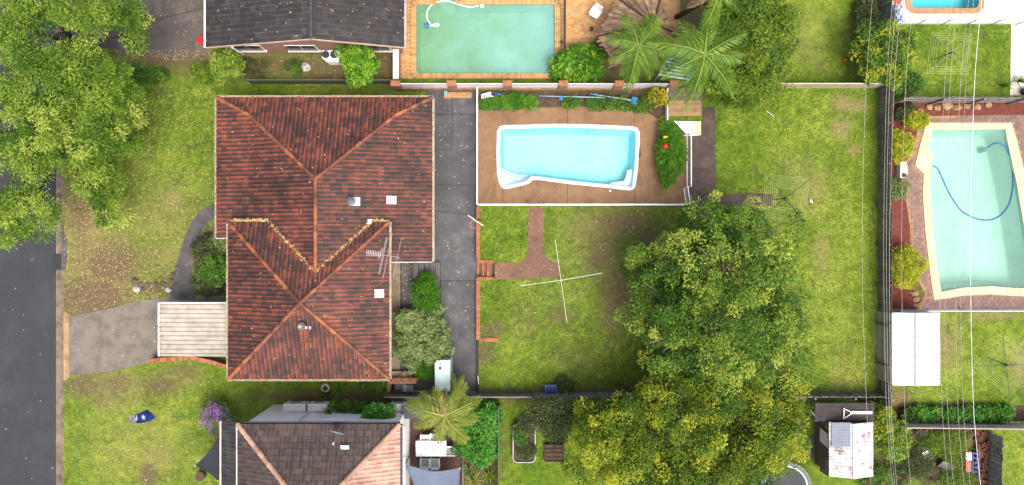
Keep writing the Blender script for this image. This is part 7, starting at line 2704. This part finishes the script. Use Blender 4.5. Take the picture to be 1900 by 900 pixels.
def wire(label, pts, z, r, mt):
    P_ = [W(a, b, z) for a, b in pts]
    # sagging span continued past the picture on both sides
    d0 = (P_[0] - P_[1]).normalized(); d1 = (P_[-1] - P_[-2]).normalized()
    A, B = P_[0] + d0 * 12, P_[-1] + d1 * 12
    out = [A]
    N = 14
    for k in range(N + 1):
        t = k / N
        i = min(int(t * (len(P_) - 1)), len(P_) - 2)
        f = t * (len(P_) - 1) - i
        out.append(P_[i].lerp(P_[i + 1], f))
    out.append(B)
    for i, p in enumerate(out):
        t = i / (len(out) - 1)
        p.z = z - 1.0 * 4 * t * (1 - t) + 1.0 * .97
    return solo('power_line', MB().tube(out, r, 5), mt, label, 'power line', 'power lines above the back gardens', True)


WGREY = mat('wire_grey', C(196, 192, 186, .6), C(170, 160, 150, .55), 2, .5, 0)
WTAN = mat('wire_tan', C(206, 190, 170, .6), C(180, 164, 146, .55), 2, .5, 0)
Z_ = 7.5
wire('leftmost power line, above the end of the back lawn', [(1607, -10), (1602, 200), (1600, 450), (1601, 650), (1604, 910)], Z_, .008, WTAN)
wire('power line just right of the end fence, left of its pair', [(1644, -10), (1642, 160), (1640, 450), (1641, 750), (1644, 910)], Z_, .008, WGREY)
wire('power line just right of the end fence, middle one', [(1652, -10), (1647, 160), (1645, 450), (1646, 750), (1648, 910)], Z_, .008, WGREY)
wire('power line just right of the end fence, right one', [(1660, -10), (1656, 160), (1651, 450), (1650, 750), (1652, 910)], Z_, .009, WGREY)
wire('power line over the white shed roof', [(1682, -10), (1677, 160), (1673, 450), (1675, 750), (1678, 910)], Z_, .008, WTAN)
wire('power line over the seafoam pool, first from the left', [(1754, -10), (1749, 160), (1743, 450), (1744, 750), (1746, 910)], Z_, .0075, WGREY)
wire('power line over the seafoam pool, second from the left', [(1763, -10), (1759, 160), (1753, 450), (1754, 750), (1756, 910)], Z_, .0075, WGREY)
wire('power line over the seafoam pool, third from the left', [(1783, -10), (1778, 160), (1773, 450), (1773, 750), (1775, 910)], Z_, .0075, WGREY)
wire('power line over the seafoam pool, fourth from the left', [(1792, -10), (1788, 160), (1782, 450), (1783, 750), (1786, 910)], Z_, .0075, WGREY)
wire('thickest white power line over the seafoam pool', [(1807, -10), (1804, 160), (1801, 450), (1802, 750), (1805, 910)], Z_, .011, WHITE)
# ---------------------------------------------------------------- trees
BARK, BARKP = MATS['bark'], MATS['bark_pale']
KW_ST = dict(clump_n=560, leaf_n=140, leaf_len=.165, leaf_w=.026, clump_r=.5, droop=.15, tone=(.46, .25), jitter=.15, zj=.35,
             gaps=[(108, 62, 30), (88, 84, 20), (135, 68, 24), (80, 5, 18), (8, 130, 24), (5, 235, 24), (218, 66, 26), (92, 345, 26), (20, 340, 20), (110, 330, 22), (185, 74, 24), (118, 372, 26), (160, 395, 22), (115, 420, 20), (70, 150, 14), (140, 260, 15)])
tree('street_tree', 'large feathery light green street tree over the neighbour driveway', (113, 70),
     [(60, 60, 7.0, 75, 70, 1.8), (150, 30, 6.5, 75, 45, 1.6), (215, 30, 5.5, 40, 34, 1.2), (40, 150, 6.5, 70, 60, 1.6), (140, 140, 6.0, 70, 55, 1.6), (200, 150, 5.2, 42, 40, 1.2), (242, 70, 4.2, 22, 22, .7), (60, 20, 7, 60, 40, 1.6)],
     L_STREET, BARK, 11, .3, **KW_ST)
tree('street_tree', 'large light green street tree leaning over the road and kerb', (70, 260),
     [(45, 240, 6.8, 80, 65, 1.8), (140, 235, 6.2, 75, 60, 1.6), (200, 220, 5.5, 38, 48, 1.3), (248, 195, 4.5, 24, 32, 1.0), (60, 330, 6.2, 75, 60, 1.6), (50, 400, 5.4, 58, 48, 1.3), (150, 310, 5.2, 50, 45, 1.2), (196, 375, 3.2, 26, 55, .9), (185, 300, 4.0, 45, 40, 1.0), (244, 262, 3.2, 9, 20, .6)],
     L_STREET, BARK, 12, .32, **KW_ST)
tree('broadleaf_tree', 'biggest rounded green tree in the middle of the back lawn', (1325, 560),
     [(1335, 420, 5.0, 72, 50, 1.5), (1405, 450, 5.0, 60, 65, 1.5), (1255, 475, 4.2, 75, 50, 1.5), (1340, 500, 6.4, 85, 70, 1.8), (1230, 560, 4.6, 60, 75, 1.6), (1430, 535, 4.6, 55, 65, 1.5), (1330, 590, 6.8, 95, 75, 1.8), (1260, 640, 5.2, 72, 60, 1.6), (1400, 620, 5.2, 75, 65, 1.6), (1450, 610, 3.8, 42, 60, 1.3), (1340, 675, 5.2, 80, 50, 1.5), (1440, 690, 3.8, 55, 45, 1.2), (1200, 495, 3.4, 40, 45, 1.2)],
     L_BIG, BARKP, 21, .34, ZY, clump_n=700, leaf_n=130, leaf_len=.14, leaf_w=.038, clump_r=.48, droop=.1, tone=(.46, .3), jitter=.16, zj=.7, twigs=9)
KW_Y = dict(clump_n=430, leaf_n=125, leaf_len=.14, leaf_w=.034, clump_r=.5, droop=.1, zj=.7, tone=(.44, .27), jitter=.13)
tree('broadleaf_tree', 'yellow green tree left of the big dark trunk below the fence', (1190, 830),
     [(1150, 800, 4.6, 72, 55, 1.5), (1120, 860, 4.2, 48, 50, 1.4), (1215, 740, 4.4, 45, 42, 1.3), (1200, 860, 4.8, 75, 55, 1.6), (1100, 790, 3.6, 30, 40, 1.1), (1170, 770, 4.2, 60, 34, 1.3)],
     L_YEL, BARK, 31, .25, twigs=4, **KW_Y)
tree('broadleaf_tree', 'yellow green tree with dark forked trunk below the fence', (1335, 810),
     [(1290, 780, 5.4, 65, 52, 1.6), (1345, 735, 5.2, 75, 45, 1.5), (1405, 800, 5.0, 62, 60, 1.5), (1300, 860, 5.2, 70, 55, 1.6), (1380, 860, 4.8, 70, 50, 1.5), (1440, 840, 4.0, 34, 45, 1.2), (1260, 720, 4.8, 60, 30, 1.3), (1440, 770, 4.2, 40, 45, 1.3), (1300, 920, 4.8, 90, 40, 1.4), (1460, 735, 3.6, 38, 34, 1.0)],
     L_YEL, BARK, 32, .3, twigs=4, **dict(KW_Y, clump_n=590))
tree('broadleaf_tree', 'rounded olive green tree behind the palms', (1390, 90),
     [(1380, 60, 5.0, 60, 60, 1.6), (1430, 35, 4.6, 40, 50, 1.4), (1400, 115, 4.6, 58, 55, 1.5), (1340, 120, 4.0, 45, 55, 1.4), (1440, 110, 3.8, 30, 50, 1.2), (1350, 20, 4.8, 45, 45, 1.5), (1365, 170, 3.2, 48, 32, 1.0), (1425, 165, 2.8, 32, 28, .9)],
     L_TOP, BARK, 41, .26, clump_n=560, leaf_n=95, leaf_len=.15, leaf_w=.036, zj=.35, clump_r=.45, droop=.1, tone=(.48, .22), jitter=.12)
tree('small_tree', 'small dull green tree over the vegetable beds', (1030, 775),
     [(1020, 770, 2.6, 50, 32, .8), (985, 780, 2.2, 28, 26, .7), (1030, 800, 2.0, 30, 22, .6), (1055, 765, 2.2, 24, 22, .6)],
     L_DARK, BARK, 51, .12, clump_n=330, leaf_n=26, leaf_len=.13, leaf_w=.028, clump_r=.22, droop=.1)
tree('citrus_tree', 'dark green citrus tree with yellow young leaves by the paling fence', (1638, 105),
     [(1640, 80, 2.6, 42, 42, 1.2), (1615, 100, 2.0, 28, 34, .9), (1660, 115, 2.2, 30, 34, .9), (1640, 130, 2.0, 34, 26, .8), (1680, 85, 1.6, 18, 26, .7)],
     L_CITRUS, BARK, 52, .14, clump_n=420, leaf_n=34, leaf_len=.15, leaf_w=.045, clump_r=.26, tone=(.45, .3))
tree('small_tree', 'bright lime green tree beside the white air conditioner', (662, 118),
     [(655, 102, 2.6, 26, 20, .9), (675, 118, 2.4, 28, 22, .9), (650, 118, 2.0, 18, 16, .7), (668, 137, 2.0, 26, 14, .7)],
     L_BRIGHT, BARK, 53, .09, clump_n=230, leaf_n=34, leaf_len=.14, leaf_w=.05, clump_r=.22, tone=(.5, .3))

# ---------------------------------------------------------------- palms
palm('palm_tree', 'tall palm with drooping fronds above the thatched gazebo', (1140, 118), (1184, 88), 5.0, 18, L_PALM, BARKP, 61, 2.35, .7, dead=L_DEAD)
palm('palm_tree', 'tall palm with long fronds right of the pale blue pergola', (1245, 130), (1304, 105), 6.0, 18, L_PALM, BARKP, 62, 3.0, .75, dead=L_PALMY)
palm('palm_tree', 'palm at the top edge with a dark leaning trunk', (1255, 32), (1330, -10), 6.0, 9, L_PALM, BARK, 63, 2.2, .5, dead=L_DEAD)
palm('palm_tree', 'stout yellow green palm over the timber deck', (838, 748), (827, 768), 3.8, 20, L_PALMY, BARK, 64, 2.1, .6, .2, dead=L_DEAD, wl=.026)
palm('palm_tree', 'dry leaved young palm beside the water tank', (848, 724), (846, 722), 1.6, 8, L_PALMY, BARK, 65, 1.0, .25, .1, dead=L_DEAD)

# ---------------------------------------------------------------- shrubs and hedges
SH = [
    ('conifer_shrub', 'dense round bright green conifer beside the house steps', 791, 545, 27, 33, 1.9, L_CONIF, dict(n=330, ln=30, ll=.11, lw=.018, cr=.15, droop=-.3, tone=(.5, .18))),
    ('leafy_shrub', 'pale leaved shrub with creamy tips next to the conifer', 760, 595, 22, 24, 1.7, L_PALE, dict(n=130, ln=30, ll=.14, lw=.045, cr=.2, tone=(.65, .25))),
    ('leafy_shrub', 'large pale green bush overhanging the side driveway', 800, 625, 34, 52, 1.9, L_PALE, dict(n=420, ln=32, ll=.13, lw=.045, cr=.2)),
    ('leafy_shrub', 'pale green bush between house wall and driveway bush', 762, 645, 26, 34, 1.7, L_PALE, dict(n=230, ln=32, ll=.13, lw=.045, cr=.2)),
    ('low_shrub', 'low bright green bush above the brick barbecue', 788, 686, 22, 15, .9, L_CONIF, dict(n=150, ln=30, ll=.1, lw=.025, cr=.14)),
    ('clipped_hedge', 'clipped green hedge with a red ball on top', 1243, 290, 27, 58, 1.3, L_CONIF, dict(n=560, ln=30, ll=.09, lw=.026, cr=.13, droop=-.2, z0=ZY, tone=(.5, .24))),
    ('flowering_bush', 'yellow flowering bush at the corner of the pool garden', 1220, 181, 18, 15, 1.1, L_CITRUS, dict(n=90, ln=30, ll=.1, lw=.03, cr=.15, z0=ZY)),
    ('front_shrub', 'dark green shrub beside the front path, upper one', 386, 462, 26, 24, 1.4, L_DARK, dict(n=170, ln=30, ll=.13, lw=.03, cr=.2)),
    ('front_shrub', 'mid green shrub beside the front path, middle one', 395, 498, 28, 28, 1.5, L_HEDGE, dict(n=220, ln=30, ll=.13, lw=.03, cr=.2)),
    ('front_shrub', 'olive shrub beside the front path, lowest one', 385, 525, 24, 18, 1.1, L_DARK, dict(n=140, ln=30, ll=.12, lw=.03, cr=.18)),
    ('front_shrub', 'pale flowering shrub against the corner of the red roof', 412, 445, 16, 16, 1.6, L_PALE, dict(n=110, ln=28, ll=.1, lw=.028, cr=.16)),
    ('garden_shrub', 'light green shrub near the downpipe of the dark roofed house', 420, 122, 26, 24, 1.6, L_STREET, dict(n=190, ln=30, ll=.16, lw=.03, cr=.22)),
    ('garden_shrub', 'yellow green low shrub along the neighbour driveway', 382, 136, 24, 14, .9, L_CITRUS, dict(n=120, ln=28, ll=.12, lw=.03, cr=.18)),
    ('garden_shrub', 'low green shrub under the end of the street tree', 275, 140, 34, 12, .8, L_HEDGE, dict(n=130, ln=28, ll=.12, lw=.03, cr=.18)),
    ('garden_shrub', 'sparse olive weed clump in the bare garden strip', 470, 132, 34, 22, .5, L_DARK, dict(n=90, ln=20, ll=.12, lw=.014, cr=.22)),
    ('garden_shrub', 'small green weed clump beside the white rock', 545, 125, 16, 14, .4, L_HEDGE, dict(n=50, ln=20, ll=.1, lw=.02, cr=.16)),
    ('tropical_shrub', 'lime green broad leaved shrub by the black pool fence', 1078, 118, 44, 26, 1.3, L_BRIGHT, dict(n=150, ln=20, ll=.3, lw=.075, cr=.22, tone=(.5, .25))),
    ('tropical_shrub', 'lime shrub at the corner of the green pool', 1040, 128, 14, 14, .9, L_BRIGHT, dict(n=40, ln=18, ll=.26, lw=.07, cr=.18)),
    ('boundary_bush', 'dark bush at the top of the citrus fence', 1605, 40, 20, 46, 1.0, L_DARK, dict(n=150, ln=26, ll=.13, lw=.03, cr=.2)),
    ('boundary_bush', 'green bush below the citrus tree by the grey fence', 1680, 155, 28, 22, 1.2, L_HEDGE, dict(n=150, ln=28, ll=.13, lw=.035, cr=.2)),
    ('golden_shrub', 'rounded golden shrub in the red mulch beside the pump', 1668, 270, 21, 27, 1.3, L_GOLD, dict(n=220, ln=30, ll=.12, lw=.025, cr=.16)),
    ('golden_shrub', 'golden shrub at the corner of the cream pool coping', 1700, 222, 18, 15, 1.1, L_GOLD, dict(n=110, ln=28, ll=.12, lw=.025, cr=.15)),
    ('golden_shrub', 'largest golden shrub, above the rock pile', 1682, 497, 28, 38, 1.5, L_GOLD, dict(n=320, ln=30, ll=.12, lw=.025, cr=.18)),
    ('mulch_shrub', 'grey green shrub below the timber fence in red mulch', 1680, 208, 16, 16, .9, L_DARK, dict(n=90, ln=26, ll=.1, lw=.025, cr=.15)),
    ('mulch_shrub', 'loose green shrub below the pool pump', 1667, 350, 16, 18, .9, L_PALE, dict(n=90, ln=26, ll=.12, lw=.02, cr=.16)),
    ('purple_bush', 'purple flowering bush at the corner of the black sail', 400, 772, 28, 26, 1.8, L_PALE, dict(n=110, ln=28, ll=.1, lw=.025, cr=.18)),
    ('tropical_shrub', 'leafy green shrub over the white wall beside the right air conditioner', 706, 766, 26, 12, 1.4, L_TROPIC, dict(n=110, ln=26, ll=.16, lw=.04, cr=.18, z0=2.6)),
    ('tropical_shrub', 'dark green shrub above the white wall', 655, 757, 34, 9, 1.2, L_HEDGE, dict(n=110, ln=26, ll=.14, lw=.03, cr=.18, z0=1.4)),
    ('tropical_shrub', 'lush green shrub beside the black fence, uppermost', 895, 775, 28, 26, 2.0, L_TROPIC, dict(n=150, ln=26, ll=.26, lw=.045, cr=.26)),
    ('tropical_shrub', 'lush green shrub below the deck palm', 888, 822, 34, 30, 1.8, L_TROPIC, dict(n=190, ln=26, ll=.26, lw=.045, cr=.26)),
    ('overgrown_bush', 'yellow green overgrown bush right of the rusty shed', 1632, 790, 22, 40, 2.2, L_YEL, dict(n=260, ln=28, ll=.14, lw=.03, cr=.24)),
    ('overgrown_bush', 'bright green overgrown bush beside the metal fence end', 1658, 815, 24, 32, 1.6, L_STREET, dict(n=220, ln=28, ll=.14, lw=.03, cr=.24)),
    ('rose_bush', 'green rose bush with red flowers below the rusty shed', 1620, 882, 30, 18, 1.3, L_HEDGE, dict(n=150, ln=26, ll=.12, lw=.03, cr=.2)),
    ('weed_patch', 'tall olive weeds below the metal fence', 1755, 822, 44, 18, .8, L_TOP, dict(n=170, ln=26, ll=.18, lw=.014, cr=.28)),
    ('weed_patch', 'olive weeds left of the collapsed tent', 1700, 862, 32, 22, .7, L_DARK, dict(n=130, ln=26, ll=.16, lw=.016, cr=.26)),
    ('weed_patch', 'weeds between the tent and the blue trolley', 1768, 848, 22, 18, .6, L_TOP, dict(n=90, ln=26, ll=.16, lw=.014, cr=.26)),
    ('weed_patch', 'weeds at the bottom edge below the trolley', 1780, 888, 30, 14, .6, L_TOP, dict(n=100, ln=26, ll=.16, lw=.014, cr=.26)),
    ('weed_patch', 'dark weeds along the power lines below the bright bush', 1668, 870, 20, 34, .9, L_DARK, dict(n=130, ln=26, ll=.14, lw=.02, cr=.24)),
    ('herb_plant', 'leafy herbs growing in the galvanised garden bed', 966, 808, 14, 20, .5, L_HEDGE, dict(n=110, ln=24, ll=.08, lw=.025, cr=.13, z0=.42)),
    ('herb_plant', 'dark low herbs at the lower end of the galvanised garden bed', 976, 838, 15, 16, .4, L_DARK, dict(n=120, ln=24, ll=.07, lw=.02, cr=.12, z0=.42)),
    ('fence_shrub', 'small olive shrub leaning over the blue tub', 1048, 712, 16, 14, .7, L_DARK, dict(n=60, ln=22, ll=.1, lw=.025, cr=.16, z0=ZY)),
    ('wall_shrub', 'dark green shrub below the red roof gutter', 700, 714, 26, 11, 1.0, L_HEDGE, dict(n=120, ln=26, ll=.12, lw=.03, cr=.18)),
]
for i, (nm, lab, px, py, rx, ry, h, lm, kw) in enumerate(SH):
    shrub(nm, lab, px, py, rx, ry, h, lm, 100 + i, **kw)


def blossoms(root_label, matl, n, size, seed):
    r = [o for o in bpy.data.objects if o.get('label') == root_label][0]
    fo = [c for c in r.children if c.name.startswith('foliage')][0]
    rg = np.random.default_rng(seed)
    co = np.zeros(len(fo.data.vertices) * 3, np.float32)
    fo.data.vertices.foreach_get('co', co)
    co = co.reshape(-1, 3)
    top = co[co[:, 2] > np.quantile(co[:, 2], .45)]
    p = top[rg.integers(0, len(top), n)] + np.array([0, 0, .06])
    V, Tn = [], []
    for c in p:
        t = rg.random()
        for _ in range(3):
            a = rg.uniform(0, 6.28)
            d = np.array([math.cos(a), math.sin(a), rg.uniform(-.2, .5)]) * size
            s = np.array([-math.sin(a), math.cos(a), 0]) * size * .5
            o_ = c + rg.normal(size=3) * size * .5
            V += [o_ - d * .5, o_ + s, o_ + d * .5, o_ - s]
            Tn += [t] * 4
    V = np.array(V)
    o = bpy.data.objects.new('flowers', npmesh('flowers', V, np.arange(len(V)).reshape(-1, 4), np.array(Tn), matl, 4))
    tag(link(o, r), kind='stuff')


blossoms('yellow flowering bush at the corner of the pool garden', L_YFLOWER, 130, .08, 1)
blossoms('purple flowering bush at the corner of the black sail', L_PURPLE, 230, .085, 2)
blossoms('green rose bush with red flowers below the rusty shed', L_RED, 22, .1, 3)
blossoms('lush green shrub beside the black fence, uppermost', L_PALE, 12, .06, 4)

# pool garden: low plants, one object each
rg = random.Random(81)
beds = [(905, 192, 16, 10), (930, 190, 18, 12), (958, 188, 18, 12), (982, 190, 14, 10), (1062, 190, 14, 9), (1105, 190, 14, 12), (1126, 192, 16, 12), (1152, 192, 16, 11), (1180, 194, 16, 11), (1200, 192, 14, 12)]
ordn = ['first', 'second', 'third', 'fourth', 'fifth', 'sixth', 'seventh', 'eighth', 'ninth', 'tenth']
for i, (px, py, rx, ry) in enumerate(beds):
    shrub('groundcover_plant', 'low green plant in the pool garden bed, %s from the driveway end' % ordn[i], px, py, rx, ry, .5, L_CONIF if i < 4 else L_HEDGE, 200 + i, z0=ZY, group='low plants of the pool garden', cat='plant', n=80, ln=26, ll=.11, lw=.022, cr=.15, tone=(.55, .25))
# hedge row of separate small bushes
for i in range(11):
    px = 1688 + i * 17.5
    shrub('hedge_bush', 'small green bush in the hedge row, %s from the left' % (ordn + ['last'])[i], px, 768 + rg.uniform(-3, 3), 11, 12, .8, L_TROPIC if i % 3 else L_HEDGE, 230 + i, group='bushes of the hedge row', n=46, ln=24, ll=.14, lw=.04, cr=.15, tone=(.45, .2))
# spiky plants
RO = [(1858, 160, .75, 30, L_PALM, 'spiky yucca at the foot of the white paved path', .0), (1886, 152, .6, 26, L_PALM, 'smaller spiky yucca on the white paving', .04), (610, 726, .8, 26, L_DARK, 'spiky cycad below the red roof beside the garden tap', 0), (630, 720, .85, 26, L_PALM, 'larger spiky cycad below the red roof', 0),
      (612, 762, .7, 24, L_PALM, 'spiky fan plant above the white wall', 2.2), (892, 852, .95, 34, L_DARK, 'dark spreading cycad beside the black fence', 0), (870, 870, .6, 30, L_PALE, 'grey green spiky plant at the edge of the deck', 0), (878, 888, .75, 34, L_PALMY, 'yellow green spiky plant nearest the deck corner', 0), (908, 880, .65, 30, L_PALMY, 'yellow green spiky plant nearest the black fence', 0), (905, 900, .6, 28, L_PALE, 'grey green spiky plant at the bottom of the garden', 0)]
for i, (px, py, R_, n, lm, lab, z) in enumerate(RO):
    rosette('spiky_plant', lab, px, py, R_, n, lm, 300 + i, z0=z, h=.7, w=.03)
# garden tap by the wall
q = W(607, 717)
t_ = T('garden_tap', 'coiled white hose and tap on the red house wall', 'tap', q)
part(t_, 'hose_coil', MB().tube([(q.x + (.16 + .004 * k) * math.cos(k * .5), q.y + (.16 + .004 * k) * math.sin(k * .5), .5 + .002 * k) for k in range(30)], .016, 5), OFFWHITE)
part(t_, 'post', MB().tube([(q.x, q.y + .25, 0), (q.x, q.y + .25, .8), (q.x, q.y + .1, .85)], .025, 7), STEEL)

# ---------------------------------------------------------------- fallen leaves
drvp = [(p[0], p[1]) for p in PX([(128, 586), (245, 561), (318, 551), (424, 549), (424, 668), (262, 676), (128, 697)])]


def not_drive(px, py):
    x, y = W2(px, py)
    return not inpoly(x, y, drvp) and not inpoly(x, y, fp) and not (px > 402 and 185 < py < 700)


litter('fallen_leaves', 'pale dry leaves scattered over front lawn and verge', [(235, 402, 160, 560, 0, 1.0), (119, 235, 340, 580, 0, 1.6), (119, 400, 690, 900, 0, .35), (240, 330, 520, 560, 0, 2)], 6500, 1, LITTER, filt=not_drive, zf=.03, size=(.02, .062))
litter('fallen_leaves', 'leaf drift along the neighbour driveway edge', [(215, 395, 93, 112, .02, 3.0), (150, 385, 0, 95, .02, .12), (385, 720, 100, 145, 0, .5)], 900, 2, L_DEAD, size=(.03, .08))
litter('fallen_leaves', 'few dry leaves on the road and driveways', [(0, 102, 440, 900, -.12, .05), (128, 424, 565, 690, .02, .1), (803, 885, 170, 724, .024, .3), (735, 800, 486, 560, .03, 2.5), (314, 400, 385, 555, .03, .08)], 260, 3, LITTER, size=(.035, .085), zf=.015)
litter('fallen_leaves', 'brown leaves and twigs over the back lawn', [(892, 1250, 385, 722, ZY, 1.0), (890, 1275, 200, 380, ZY + .02, .15), (1300, 1620, 170, 720, ZY, .08)], 1100, 4, LITTER, size=(.025, .06), zf=.02)

# ---------------------------------------------------------------- grass tufts
def grass(name, label, box, n, z, seed, test, lm, hgt=(.03, .08)):
    rg = np.random.default_rng(seed)
    px = rg.uniform(box[0], box[1], n); py = rg.uniform(box[2], box[3], n)
    x, y = (px - 950) / S * (H - z) / H, (450 - py) / S * (H - z) / H
    soil = bl(SOIL, x, y)
    ok = (soil + rg.normal(0, .15, n) < .45) & np.array([test(a, b) for a, b in zip(px, py)], bool)
    x, y = x[ok], y[ok]
    k = len(x)
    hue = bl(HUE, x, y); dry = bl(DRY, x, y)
    V = []
    for b_ in range(3):
        a = rg.uniform(0, 6.28, k)
        h = rg.uniform(*hgt, k)
        l = rg.uniform(.03, .085, k)
        w = rg.uniform(.008, .016, k)
        dx, dy = np.cos(a), np.sin(a)
        p0 = np.stack([x - dy * w, y + dx * w, np.full(k, z)], 1)
        p1 = np.stack([x + dy * w, y - dx * w, np.full(k, z)], 1)
        p2 = np.stack([x + dx * l, y + dy * l, z + h], 1)
        V.append(np.stack([p0, p1, p2], 1))
    V = np.concatenate(V).reshape(-1, 3)
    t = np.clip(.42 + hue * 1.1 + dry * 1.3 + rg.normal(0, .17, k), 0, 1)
    Tn = np.repeat(np.tile(t, 3), 3)
    o = bpy.data.objects.new(name, npmesh(name, V, np.arange(len(V)).reshape(-1, 3), Tn, lm, 3))
    link(o)
    return tag(o, label, 'grass', kind='stuff')


L_GRASS = leafmat('grass_blade', C(64, 96, 18), C(120, 148, 42), C(202, 202, 104), .3, .7)
hard = [fp, pa, pb, deck_out, drv, nd]


def soft_front(px, py):
    x, y = W2(px, py)
    if px < 120 or inpoly(x, y, drv) or inpoly(x, y, fp) or inpoly(x, y, nd):
        return False
    return not (404 < px < 720 and 185 < py < 690) and not (px > 720)


def soft_back(px, py):
    x, y = W2(px, py, ZY)
    return not (px < 919 and 484 < py < 517 or inpoly(x, y, pa) or inpoly(x, y, pb) or inpoly(x, y, deck_out) or (px < 1305 and py < 383))


def soft_east(px, py):
    if px < 1300 and py < 160:
        return False
    if py < 160:
        return px < 1625 or (1680 < px < 1875 and 46 < py < 175)
    if px > 1744:
        return 578 < py < 750 or (px > 1855 and py > 800)
    if px < 1500:
        return py > 745
    return 716 < py < 752


grass('lawn_grass', 'short grass of the front lawns and verge', (118, 724, 160, 900), 42000, 0, 1, soft_front, L_GRASS)
grass('lawn_grass', 'short grass of the raised back lawn', (892, 1622, 168, 722), 48000, ZY, 2, soft_back, L_GRASS)
grass('lawn_grass', 'short grass of the neighbouring lawns', (930, 1900, 0, 900), 70000, 0, 3, lambda a, b: (not (886 < a < 1626 and 160 < b < 740)) and soft_east(a, b), L_GRASS)
